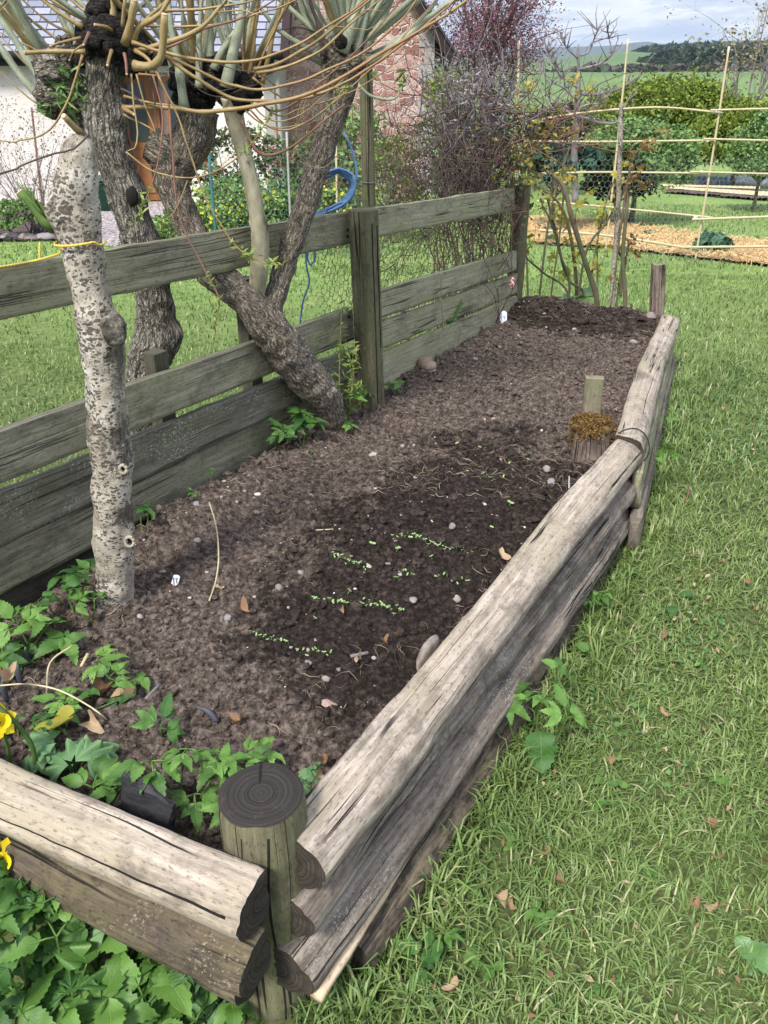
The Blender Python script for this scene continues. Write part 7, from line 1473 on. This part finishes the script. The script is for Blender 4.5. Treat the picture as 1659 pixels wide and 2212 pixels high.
rose([[(1290, 660, 4.75, 12), (1262, 560, 4.75, 11), (1235, 470, 4.75, 11), (1215, 400, 4.78, 9), (1180, 370, 4.8, 7)], [(1262, 640, 4.8, 6), (1225, 600, 4.8, 6), (1200, 500, 4.8, 6), (1180, 420, 4.8, 4)], [(1245, 650, 4.85, 8), (1240, 560, 4.85, 8), (1225, 480, 4.85, 7), (1200, 430, 4.85, 5), (1150, 400, 4.85, 4)],
      [(1228, 640, 4.7, 5), (1175, 590, 4.7, 5), (1140, 560, 4.7, 4), (1130, 540, 4.7, 3)], [(1262, 560, 4.75, 5), (1310, 480, 4.75, 5), (1345, 420, 4.75, 4), (1350, 400, 4.75, 3)], [(1230, 620, 4.78, 5), (1210, 550, 4.78, 5), (1190, 480, 4.78, 4), (1170, 440, 4.78, 3)]], 'thorny rose bush with dark arching stems just beyond the round end post', 3, L_YEL, .034, 7)
rose([[(1350, 660, 4.62, 9), (1345, 560, 4.62, 9), (1352, 470, 4.62, 8), (1358, 400, 4.62, 7), (1362, 330, 4.62, 5)], [(1345, 560, 4.66, 5), (1340, 640, 4.66, 5), (1352, 560, 4.66, 5), (1360, 520, 4.66, 3)], [(1358, 380, 4.62, 5), (1400, 320, 4.62, 4), (1430, 290, 4.62, 3)]], 'tall upright rose stem beside the silvery pole with reddish young leaves', 5, flat_leaf('rust_young_leaf', (.12,.10,.02), (.24,.17,.05), (.30,.13,.06)), .034, 9)
rose([[(1165, 640, 5.2, 5), (1190, 450, 5.2, 5), (1235, 300, 5.2, 4), (1245, 200, 5.2, 3)], [(1140, 640, 5.3, 4), (1135, 450, 5.3, 4), (1150, 320, 5.3, 4), (1140, 190, 5.3, 3)], [(1190, 640, 5.3, 4), (1215, 450, 5.3, 4), (1220, 250, 5.3, 3), (1240, 170, 5.3, 2)], [(1270, 640, 5.2, 4), (1300, 470, 5.2, 4), (1330, 380, 5.2, 3)], [(1290, 660, 5.1, 4), (1290, 530, 5.1, 4), (1300, 480, 5.1, 3)], [(1400, 660, 5.6, 3), (1225, 560, 5.6, 3), (1215, 330, 5.6, 3)]][:5], 'sparse rose bushes with lime and orange young leaves behind the arching one', 7, L_YEL, .038, 11)
# ================================================================== STRAW BED, VEG BED, SHEETS
def strip_ground(name, poly, mat, label=None, h=.05, kind='structure', bump_=.03, cat=None):
    P = np.array(poly); x0, y0 = P.min(0); x1, y1 = P.max(0); st = max((x1-x0), (y1-y0))/130; X, Y = np.meshgrid(np.arange(x0-st, x1+st, st), np.arange(y0-st, y1+st, st)); k = inpoly(X.ravel(), Y.ravel(), [tuple(p) for p in P]).reshape(X.shape)
    Z = gz(X, Y)+h*(1+n2(X, Y, 6, 3, 4))*.6+bump_*n2(X, Y, 25, 3, 6)+.012; idx = np.full(X.shape, -1); idx[k] = np.arange(k.sum()); V = np.stack([X[k], Y[k], Z[k]], -1)
    Q = np.stack([idx[:-1, :-1], idx[:-1, 1:], idx[1:, 1:], idx[1:, :-1]], -1).reshape(-1, 4); Q = Q[(Q >= 0).all(1)]; mb = MB(); mb.add(V, Q); return tag(mb.build(name, mat), label, cat, kind=kind)
M_STRAWB = material('straw_bed', lambda T: (T.ramp(T.noise(T.pos(), 45, 5, .7), [(.35, (.17,.11,.05)), (.55, (.45,.32,.16)), (.7, (.60,.45,.25))]), T.bump(T.noise(T.pos(), 60, 4, .7), 1., .02)), .95)
strip_ground('straw_path', STRAW, M_STRAWB, h=.03)
def strawpile():
    mb = MB(); P = np.array(STRAW); x0, y0 = P.min(0); x1, y1 = P.max(0); n = 16000; r = np.random.default_rng(5); x = r.uniform(x0-.1, x1+.1, n); y = r.uniform(y0-.1, y1+.1, n); jx = x+.10*n2(x, y, 4, 2, 3); jy = y+.10*n2(x, y, 4, 2, 5); k = inpoly(jx, jy, STRAW); x, y = x[k], y[k]; n = len(x)
    z = gz(x, y)+.035*(1+n2(x, y, 6, 3, 4))+r.uniform(0, .05, n); a = r.uniform(0, 6.28, n); e = r.normal(0, .35, n); L = r.uniform(.05, .16, n); D = np.stack([np.cos(a)*np.cos(e), np.sin(a)*np.cos(e), np.sin(e)], -1)*L[:, None]*.5; S = np.stack([-np.sin(a), np.cos(a), 0*a], -1)*.0032; C = np.stack([x, y, z], -1)
    up = np.array([0, 0, .003]); V = np.stack([C-D-S, C-D+S, C+D+S, C+D-S, C-D+up, C+D+up], 1).reshape(-1, 3); i = np.arange(n)[:, None]*6; mb.add(V, np.vstack([i+[0, 1, 5, 4][::1], i+[1, 2, 5, 4], i+[3, 0, 4, 5]]), None, np.repeat(r.uniform(0, 1, n), 6))
    tag(mb.build('straw', M_STRAW), 'loose golden straw mulch spread in a long strip across the far lawn', 'straw', kind='stuff')
strawpile()
M_VEG = material('brown_plot_soil', lambda T: (T.ramp(T.noise(T.pos(), 22, 5, .7), [(.3, (.055,.038,.035)), (.6, (.13,.095,.085)), (.75, (.22,.17,.15))]), T.bump(T.noise(T.pos(), 25), 1., .05)), 1.0)
strip_ground('vegetable_plot', VEG, M_VEG, h=.05); strip_ground('gravel_path', GRAV, M_GRAVEL, h=.0, bump_=.006); strip_ground('border_soil', ROCK, M_VEG, h=.04)
for i, (px, py, nm) in enumerate([(25, 520, 'leftmost'), (60, 521, 'second'), (100, 520, 'third'), (150, 519, 'fourth'), (196, 515, 'fifth, near the pale trunk')]):
    p = pg(px, py); mb = MB(); blob(mb, (0, 0, 0), (.13, .09, .06), .25, 1.6, i+40, 16, 10); o = link('edging_stone', mb.mesh('edging_stone', M_STONE), None, (p[0], p[1], p[2]+.03)); tag(o, 'rounded edging stone of the left border, ' + nm, 'stone', 'edging stones of the left border')
# young strawberry clumps in the straw
for i, (px, py, w_, lb) in enumerate([(1535, 545, .26, 'large blue green leafy clump growing in the straw by the cane'), (1235, 484, .13, 'leafy clump in the straw left of the grey pole'), (1400, 482+28, .12, 'small clump in the straw between the canes'), (1180, 500, .12, 'leafy clump in the straw near the end post'), (1190, 520, .12, 'low clump on the near edge of the straw')]):
    p = pg(px, py+8); t = thing('strawberry_plant', p, lb, 'plant'); mb = MB(); leaves(mb, cloud_pts(p+[0, 0, w_*.4], (w_*.75, w_*.75, w_*.42), int(130*w_/.15), .3), w_*.42, .3, .8, 1.5); mb.build('foliage', flat_leaf('strawberry_leaf', (.03,.09,.05), (.06,.15,.08), (.11,.22,.12)), t)
    mb = MB(); tube(mb, np.array([[*p, .008], [p[0], p[1], p[2]+w_*.4, .005]]), None, 5, .03); mb.build('stem', L_LIV, t)
# white fleece and timber lengths on the plot
def sheet(px0, py0, px1, py1, wd, label, mat, name='fleece_sheet'):
    a = pg(px0, py0); b = pg(px1, py1); n = 60; m = 16; u, v = np.meshgrid(np.linspace(0, 1, n), np.linspace(-1, 1, m), indexing='ij'); d_ = (b-a)/np.linalg.norm(b-a); nn = np.array([-d_[1], d_[0], 0]); C = a+(b-a)*u[..., None]+nn*(v*wd)[..., None]
    C[..., 2] += .03+.14*(1-v**2)*(.6+.5*np.abs(fbm(np.stack([u*9, v*1.5, 0*u], -1), 3, 4)))+.05*fbm(np.stack([u*24, v*5, 0*u], -1), 3, 8); idx = np.arange(n*m).reshape(n, m); Q = np.stack([idx[:-1, :-1], idx[1:, :-1], idx[1:, 1:], idx[:-1, 1:]], -1).reshape(-1, 4); mb = MB(); mb.add(C.reshape(-1, 3), Q); o = mb.build(name, mat); md = o.modifiers.new('s', 'SOLIDIFY'); md.thickness = .01; return tag(o, label, 'sheet')
sheet(1500, 396, 1590, 398, .35, 'crumpled white and pale blue fleece sheet on the far plot', material('bluish_fleece', lambda T: (T.ramp(T.noise(T.pos(), 3, 4, .6), [(.4, (.62,.62,.68)), (.55, (.36,.47,.70))]), T.bump(T.noise(T.pos(), 9), .8, .05)), .9)); sheet(1572, 394, 1720, 401, .45, 'white fleece sheet bundled along the far plot, right of the bluish one', M_FLEECE)
for i, (a, b, lb) in enumerate([((1430, 408), (1640, 414), 'long pale board lying behind the brown plot'), ((1440, 413), (1700, 428), 'second long pale board edging the brown plot'), ((1480, 416), (1720, 436), 'third pale board, nearest the brown plot soil')]):
    p = pg(*a); q = pg(*b); mb = MB(); p[2] += .06+.0; q[2] += .06; tube(mb, np.array([[*p, .035], [*q, .035]]), None, 4, .5); tag(mb.build('board', S_BAM, sm=False), lb, 'board', 'pale boards on the far plot')
# ================================================================== SHRUBS AND TREES BEHIND
shrub('bush', 1380, 345, 12.0, .68, .45, L_BUSH, 'bright green currant bush in front of the olive hedge', 'bush', 120, 120, .055, 3, zc=float(pY(1390, 345, 12.0)[2]), trunk=False)
shrub('bush', 1335, 395, 11.2, .36, .30, L_DKG, 'dark leaved bush under the bright currant bush', 'bush', 40, 60, .08, 5, zc=float(pY(1345, 385, 11.2)[2]), trunk=False)  # same very dark leaf colour throughout this bush
shrub('bush', 1650, 335, 13.5, .48, .50, L_BUSH, 'light green bush at the right edge behind the canes', 'bush', 80, 120, .055, 6, zc=float(pY(1630, 335, 13.5)[2]), trunk=False)
shrub('hedge', 1440, 275, 21, 1.75, .98, L_BUSHY, 'broad olive green hedge bush in the middle distance', 'hedge', 260, 170, .085, 7, ry=1.3, zc=float(pY(1440, 272, 21)[2]), trunk=False)
shrub('hedge', 1600, 300, 18.5, .95, .62, L_BUSHY, 'olive hedge bush at right, lower than its neighbour', 'hedge', 150, 150, .085, 8, ry=1., zc=float(pY(1600, 298, 18.5)[2]), trunk=False)
shrub('hedge', 1215, 290, 17, .62, .40, L_DKG, 'dark evergreen hedge behind the bare apple tree', 'hedge', 90, 110, .075, 9, ry=1., zc=float(pY(1225, 290, 17)[2]), trunk=False)
shrub('bush', 1205, 352, 10.8, .42, .22, flat_leaf('blue_green_strap', (.02,.06,.045), (.035,.10,.07), (.07,.16,.11)), 'low blue green clump behind the wire netting', 'bush', 34, 60, .09, 10, zc=float(pY(1205, 352, 10.8)[2]), trunk=False)
# purple plum tree
def tree(name, base, top, rx, rz, leafm, woodm, label, n, per, size, seed, r0, levels=2, spread=.5, cr=.2, zc=None):
    r = np.random.default_rng(seed); t = thing(name, base, label, 'tree'); base = np.asarray(base, float); out = []; mb = MB(); H = zc-base[2]
    trunk_top = base+[0, 0, H*.35]; tube(mb, np.array([[*base, r0*1.2], [*(base*.5+trunk_top*.5+[.03, 0, 0]), r0], [*trunk_top, r0*.85]]), None, 10, .1, noise=.01, nsc=8)
    for j in range(11):
        a = j*2.4+r.uniform(0, .5); q = np.array([base[0]+rx*r.uniform(.3, .9)*math.cos(a), base[1]+rx*r.uniform(.3, .9)*math.sin(a), zc+rz*r.uniform(-.3, .95)]); branchy(mb, trunk_top+r.normal(0, .02, 3), q, r0*.45, levels, r, out, spread, 6, .06)
    mb.build('trunk', woodm, t); C = []
    for o_ in out: C.append(o_+r.normal(0, 1, (per, 3))*cr)
    mb = MB(); leaves(mb, np.vstack(C), size, .4, .6, .2); mb.build('crown', leafm, t); return t
c = pY(1075, 60, 17); b = np.array([c[0]-.15, c[1], float(gz(c[0], c[1]))]); tree('plum_tree', b, None, 1.05, 1.5, L_PURP, S_DARK, 'purple leaved plum tree behind the stone gable', 0, 34, .042, 4, .10, 3, .45, .17, zc=float(pY(1070, 75, 17)[2]))
c = pY(1630, 120, 20); b = np.array([c[0]+.1, c[1], float(gz(c[0], c[1]))]); tree('tree', b, None, 1.25, 2.0, L_BUFF, S_GREY, 'slender tree with sparse buff young leaves at the right edge', 0, 6, .07, 9, .05, 2, .6, .12, zc=float(pY(1640, 90, 20)[2]))
# bare apple tree
def apple():
    Y = 10.5; t = thing('apple_tree', (*pY(1245, 430, Y)[:2], float(gz(2.5, Y))), 'bare spur-pruned apple tree with pale lichened branches before the fields', 'tree'); r = np.random.default_rng(3); out = []
    mb = MB(); tr = pxt([(1243, 440, 16), (1240, 340, 15), (1245, 270, 14), (1248, 200, 12), (1250, 150, 8), (1248, 110, 5), (1250, 95, 2)], Y); tube(mb, tr, None, 8, .06, noise=.008, nsc=12); mb.build('trunk', S_GREY, t)
    BR = [[(1247, 220, 7), (1220, 190, 6), (1190, 180, 4), (1175, 195, 2)], [(1246, 200, 8), (1280, 205, 7), (1330, 195, 6), (1365, 175, 4), (1385, 160, 2)], [(1245, 262, 7), (1225, 240, 6), (1195, 235, 6), (1183, 225, 5), (1195, 200, 3)], [(1246, 250, 7), (1300, 265, 6), (1335, 262, 5), (1355, 220, 4), (1370, 190, 2)], [(1249, 150, 5), (1290, 140, 5), (1320, 120, 4), (1335, 85, 2)], [(1249, 120, 4), (1270, 115, 4), (1285, 80, 3), (1290, 65, 1)], [(1248, 125, 4), (1225, 105, 4), (1212, 75, 2)], [(1247, 190, 5), (1210, 160, 4), (1180, 105, 3), (1177, 80, 2)], [(1244, 160, 5), (1215, 170, 4), (1195, 120, 3)], [(1320, 122, 3), (1318, 95, 2), (1312, 70, 1)], [(1246, 235, 6), (1275, 225, 5), (1300, 225, 3)]]
    for pts in BR:
        P = pxt(pts, Y+r.uniform(-.25, .25)); m2 = MB(); Q = tube(m2, P, None, 7, .05, noise=.004, nsc=20)
        for j in range(12):
            i = int(r.integers(3, len(Q))); d_ = r.normal(0, 1, 3)*[.6, .5, .4]+[0, 0, .7]; d_ /= np.linalg.norm(d_); L = r.uniform(.05, .32); V, F, U = sweep(np.array([Q[i, :3], Q[i, :3]+d_*L*.5+r.normal(0, .02, 3), Q[i, :3]+d_*L]), np.array([.007, .005, .003]), 4); m2.add(V, F, U)
        m2.build('branch', S_GREY, t)
apple()
# ================================================================== HOUSE
h = thing('house', (0, 16, -.8), 'cottage with cream harled lean-to, slate roof and a red sandstone gable', 'house')
gY = 16.5; wY = 14.6; GZ = -.75
xs0 = float(pY(600, 300, gY)[0]); xs1 = float(pY(937, 150, gY)[0]); top = 5.6
def hbox(name, lo, hi, mat, parent=h, M=None): mb = MB(); boxm(mb, lo, hi, M=M); return mb.build(name, mat, parent, sm=False)
# gable wall with a raked right-hand eave
mb = MB(); e = pY(975, 112, gY); s0 = pY(905, 0, gY); slope = (s0[2]-e[2])/(s0[0]-e[0]); zc_ = e[2]+slope*(xs1-e[0]); xl = xs0-2.5
ridge_x = xs1-3.2; V = []
poly = [(xl, GZ-.4), (xs1, GZ-.4), (xs1, zc_-.05), (ridge_x, zc_-.05+slope*(ridge_x-xs1)), (xl, zc_-.05+slope*(ridge_x-xs1))]
Vf = [(x, gY, z) for x, z in poly]+[(x, gY+7, z) for x, z in poly]; n = len(poly); me = bpy.data.meshes.new('stone_wall'); me.from_pydata(Vf, [], [list(range(n))]+[list(range(2*n-1, n-1, -1))]+[[i, i+n, (i+1) % n+n, (i+1) % n] for i in range(n)]); me.materials.append(M_RED); link('stone_wall', me, h)
for k_ in range(16):      # dressed quoins up the right-hand corner
    z0 = GZ+k_*.27; w_ = .27 if k_ % 2 else .17
    if z0 < zc_-.3: hbox('quoin', (xs1-w_, gY-.02, z0), (xs1+.006, gY+.2, z0+.262), M_QUOIN)
def rake(x0, z0, x1, z1, y0, y1, th, mat, name):
    Vv = [(x0, y0, z0), (x1, y0, z1), (x1, y1, z1), (x0, y1, z0)]; Vv += [(a, b, c_-th) for a, b, c_ in Vv]; me = bpy.data.meshes.new(name); me.from_pydata(Vv, [], [[0, 1, 2, 3], [7, 6, 5, 4], [0, 4, 5, 1], [1, 5, 6, 2], [2, 6, 7, 3], [3, 7, 4, 0]]); me.materials.append(mat); return link(name, me, h)
xe, ze = float(e[0])+.02, float(e[2])
rake(ridge_x, ze+slope*(ridge_x-xe)+.0, xe, ze, gY-.28, gY-.22, .24, M_BARGE, 'bargeboard'); rake(ridge_x, ze+slope*(ridge_x-xe)+.06, xe+.05, ze+.06-slope*-.05, gY-.32, gY+7, .06, M_SLATE, 'gable_roof'); rake(ridge_x, ze+slope*(ridge_x-xe)-.1, xe, ze-.10, gY-.22, gY+.0, .04, M_BARGE, 'soffit'); rake(ridge_x-3.5, ze+slope*(ridge_x-xe)+slope*-3.5*-1*0, ridge_x, ze+slope*(ridge_x-xe)+.06, gY-.32, gY+7, .06, M_SLATE, 'gable_roof')
# cream lean-to in front
wl = float(pY(-700, 300, wY)[0]); wr = float(pY(598, 300, wY)[0]); ev = float(pY(300, 112, wY)[2])
dx0 = float(pY(262, 300, wY)[0]); dx1 = float(pY(378, 300, wY)[0])
hbox('harled_wall', (wl, wY, GZ-.4), (dx0, gY, ev), M_RENDER); hbox('harled_wall', (dx1, wY, GZ-.4), (wr-.16, gY, ev), M_RENDER); hbox('harled_wall', (dx0, wY, ev-.28), (dx1, gY, ev), M_RENDER); hbox('quoin', (wr-.16, wY-.02, GZ-.4), (wr, gY, ev), M_QUOIN)
hbox('porch_back', (dx0, wY+.5, GZ-.4), (dx1, wY+.6, ev-.28), M_RENDER); hbox('door_step', (dx0-.2, wY-.45, GZ-.3), (dx1+.1, wY+.5, float(pY(330, 440, wY)[2])-.02), M_QUOIN)
zb_ = float(pY(330, 440, wY)[2]); zt_ = ev-.30; ym = wY+.38
dr = thing('x', (0, 0, 0), None, None) if False else None
d0 = float(pY(268, 300, ym)[0]); d1_ = float(pY(340, 300, ym)[0])
door = hbox('door', (d0, ym, zb_), (d1_, ym+.06, zt_), M_DOOR); hbox('door_glass', (d0+.12, ym-.012, zb_+.92), (d1_-.12, ym+.02, zt_-.14), M_GLASS, door); hbox('door_panel', (d0+.12, ym-.015, zb_+.12), (d1_-.12, ym+.02, zb_+.80), M_DOOR, door)
hbox('door_frame', (d0-.09, ym-.06, zb_), (d0-.005, ym+.08, zt_+.05), M_DOOR); hbox('door_frame', (d1_+.005, ym-.06, zb_), (d1_+.09, ym+.08, zt_+.05), M_DOOR); hbox('door_frame', (d0-.005, ym-.06, zt_+.003), (d1_+.005, ym+.08, zt_+.08), M_DOOR)
w0 = float(pY(345, 300, wY)[0]); 
s0_, s1_ = float(pY(366, 300, wY)[0]), float(pY(396, 300, wY)[0]); wn = hbox('window', (s0_, wY-.03, float(pY(380, 300, wY)[2])), (s1_, wY-.004, float(pY(380, 165, wY)[2])), M_DOOR); hbox('pane', (s0_+.05, wY-.045, float(pY(380, 292, wY)[2])), (s1_-.05, wY-.031, float(pY(380, 175, wY)[2])), M_GLASS, wn)
# slate roof in courses
def slate_roof():
    x0, x1 = wl, float(pY(612, 112, wY)[0]); rows = 26; cs = .17; pit = R(38); mb = MB(); y0 = wY-.25; z0 = ev-.02
    for i in range(rows):
        a = i*cs; b = a+cs+.015; ya, za = y0+a*math.cos(pit), z0+a*math.sin(pit); yb, zb2 = y0+b*math.cos(pit), z0+b*math.sin(pit); l = .014
        V = np.array([[x0, ya, za+l], [x1, ya, za+l], [x1, yb, zb2+.001], [x0, yb, zb2+.001], [x0, ya, za-.01], [x1, ya, za-.01]]); mb.add(V, np.array([[0, 1, 2, 3], [4, 5, 1, 0]]), np.array([[x0, a], [x1, a], [x1, b], [x0, b], [x0, a], [x1, a]]))
    o_ = mb.build('slate_roof', M_SLATE, h, sm=False); ya, yb = y0, y0+rows*cs*math.cos(pit); za, zb2 = z0, z0+rows*cs*math.sin(pit)
    Vv = [(x1-.02, ya, za-.02), (x1+.10, ya, za-.02), (x1+.10, yb, zb2-.02), (x1-.02, yb, zb2-.02)]; Vv = [(a, b, c_+.07) for a, b, c_ in Vv]+[(a, b, c_-.14) for a, b, c_ in Vv]
    me = bpy.data.meshes.new('verge_board'); me.from_pydata(Vv, [], [[0, 1, 2, 3], [7, 6, 5, 4], [0, 4, 5, 1], [1, 5, 6, 2], [2, 6, 7, 3], [3, 7, 4, 0]]); me.materials.append(M_BARGE); link('verge_board', me, h)
slate_roof()
mb = MB(); tube(mb, np.array([[wl, wY-.30, ev-.03, .055], [float(pY(612, 112, wY)[0]), wY-.30, ev-.05, .055]]), None, 10, 1.0); mb.build('gutter', M_GUTTER, h); hbox('fascia', (wl, wY-.24, ev-.19), (float(pY(610, 112, wY)[0]), wY-.02, ev-.03), M_GUTTER)
mb = MB(); x_ = float(pY(600, 112, wY)[0]); tube(mb, np.array([[x_, wY-.28, ev-.1, .035], [x_, wY-.1, ev-.3, .035], [x_-.02, wY-.06, ev-.6, .035], [x_-.02, wY-.06, GZ, .035]]), None, 8, .1); mb.build('downpipe', M_QUOIN, h)
# bin, garden cane, dead shrub, flower border
p = pg(232, 452); p = pY(235, 430, wY-.9); t = thing('garden_bin', (p[0], p[1], float(gz(p[0], p[1]))), 'dark green plastic tub standing by the cottage door', 'tub'); mb = MB(); g_ = float(gz(p[0], p[1])); V, F, U = sweep(np.array([[p[0], p[1], g_], [p[0], p[1], g_+.03], [p[0], p[1], g_+.42], [p[0], p[1], g_+.46], [p[0], p[1], g_+.48]]), np.array([.22, .24, .29, .31, .31]), 24, caps=True); mb.add(V, F, U); mb.build('tub', M_BIN, t); mb = MB(); tube(mb, np.array([[p[0]+.31*math.cos(a), p[1]+.31*math.sin(a), g_+.47, .015] for a in np.linspace(0, 6.28, 25)]), None, 6, .05); mb.build('rim', M_BIN, t)
q = pY(70, 340, 12.5); t = MB(); tube(t, np.array([[q[0], q[1], float(gz(q[0], q[1])), .018], [*pY(68, 232, 12.5), .015]]), None, 8, .1); tag(t.build('garden_stake', S_RED), 'thin brown stake leaning on the cream wall above the dead shrub', 'stake')
def twiggy(name, px, py, Y, rx, rz, label, mat, seed, n=60, leafm=None, nl=5, ls=.03, levels=2):
    r = np.random.default_rng(seed); c = pY(px, py, Y); g_ = float(gz(c[0], c[1])); t = thing(name, (c[0], c[1], g_), label, 'shrub'); mb = MB(); out = []
    for j in range(n):
        a = r.uniform(0, 6.28); rr = r.uniform(.2, 1)*rx; q = np.array([c[0]+rr*math.cos(a), c[1]+rr*math.sin(a)*.7, c[2]+rz*r.uniform(-.5, .9)*(1-.3*(rr/rx)**2)]); branchy(mb, (c[0]+r.normal(0, .05), c[1]+r.normal(0, .05), g_), q, .008, levels, r, out, .5, 4, .06)
    mb.build('stems', mat, t)
    if leafm is not None: m2 = MB(); leaves(m2, np.vstack([o_+r.normal(0, .05, (nl, 3)) for o_ in out]), ls, .4, .6, .3); m2.build('leaves', leafm, t)
    return t
twiggy('shrub', 55, 375, 10.5, .75, .42, 'grey twiggy shrub with buff tips in front of the cream wall', S_GREY, 4, 26, flat_leaf('buff_tip', (.12,.11,.06), (.24,.22,.14), (.34,.31,.22)), 3, .03)
shrub('bush', 15, 468, 10.2, .35, .16, L_BUSH, 'low green plant at the left edge of the border', 'bush', 24, 40, .06, 5, trunk=False, zc=float(pY(15, 468, 10.2)[2]))
shrub('bush', 360, 485, 8.4, .22, .13, L_BUSH, 'small green clump at the corner of the netting', 'bush', 22, 40, .05, 6, trunk=False, zc=float(pY(360, 488, 8.4)[2]))
def border(px, py, Y, rx, rz, label, greens, flower, nf, fs, seed, name='shrub', zoff=0):
    c = pY(px, py, Y); g_ = float(gz(c[0], c[1])); t = thing(name, (c[0], c[1], g_), label, 'shrub'); mb = MB(); CC = crown(mb, c, (rx, rx*.7, rz), 46, 36, .06, seed, low=-.9); mb.build('foliage', greens, t); m2 = MB(); P = np.vstack([q+rng.normal(0, .05, (nf, 3)) for q in CC[::2]]); P[:, 1] -= .06; leaves(m2, P, fs, .4, .9, .3); m2.build('blossom', flower, t); m3 = MB(); limbs(m3, (c[0], c[1], g_), CC[:14], .015); m3.build('stem', S_DARK, t)
border(500, 345, 10.2, .50, .34, 'quince shrub covered in red blossom, left of the leaning willow', flat_leaf('quince_leaf', (.05,.08,.03), (.11,.16,.06), (.20,.20,.11)), L_REDF, 6, .034, 3)
border(640, 380, 10.4, .62, .42, 'quince shrub with scattered red blossom behind the willow limbs', MATS['quince_leaf'], L_REDF, 5, .034, 4)
border(700, 420, 10.0, .35, .28, 'red flowering shrub behind the blue hose', MATS['quince_leaf'], L_REDF, 6, .034, 12)
border(520, 430, 9.4, .55, .20, 'lime yellow spurge low behind the netting', L_BUSH, L_YELF, 7, .035, 5); border(720, 440, 9.4, .30, .16, 'small yellow flowering clump behind the hose', L_BUSH, L_YELF, 6, .035, 6); border(475, 468, 9.0, .28, .10, 'yellow flowers at the left foot of the netting', L_BUSH, L_YELF, 8, .035, 7)
border(600, 450, 9.8, .75, .25, 'dark green shrub filling the flower border foot', L_DEEP, L_BUSH, 6, .05, 15)
shrub('bush', 770, 330, 11.5, .45, .62, L_BUSH, 'bright green bush between the willow and the tall pole', 'bush', 50, 55, .06, 13, trunk=False, zc=float(pY(770, 335, 11.5)[2])); shrub('bush', 840, 380, 10.0, .45, .45, L_BUSHY, 'loose green bush right of the tall pole', 'bush', 46, 40, .05, 14, trunk=False, zc=float(pY(845, 385, 10.0)[2]))
shrub('bush', 960, 250, 12.0, .5, .7, L_BUSHY, 'olive bush behind the tangled climber', 'bush', 40, 40, .06, 16, trunk=False, zc=float(pY(980, 260, 12.0)[2]))
# ================================================================== HAZE (air between here and the hills)
me = bpy.data.meshes.new('haze'); X_, Y0_, Y1_, Z0_, Z1_ = 9500, -60, 7400, -14, 150
me.from_pydata([(x, y, z) for z in (Z0_, Z1_) for x, y in ((-X_, Y0_), (X_, Y0_), (X_, Y1_), (-X_, Y1_))], [], [(3, 2, 1, 0), (4, 5, 6, 7), (0, 1, 5, 4), (1, 2, 6, 5), (2, 3, 7, 6), (3, 0, 4, 7)])
hm = bpy.data.materials.new('haze'); hm.use_nodes = True; n_ = hm.node_tree.nodes; n_.clear(); ou = n_.new('ShaderNodeOutputMaterial'); pv_ = n_.new('ShaderNodeVolumePrincipled')
pv_.inputs['Color'].default_value = (.70, .84, 1, 1); pv_.inputs['Density'].default_value = 1.1e-4; pv_.inputs['Anisotropy'].default_value = .2; hm.node_tree.links.new(pv_.outputs[0], ou.inputs['Volume']); me.materials.append(hm)
hz_ = bpy.data.objects.new('haze', me); COL.objects.link(hz_); tag(hz_, kind='stuff'); SC.cycles.volume_bounces = 0
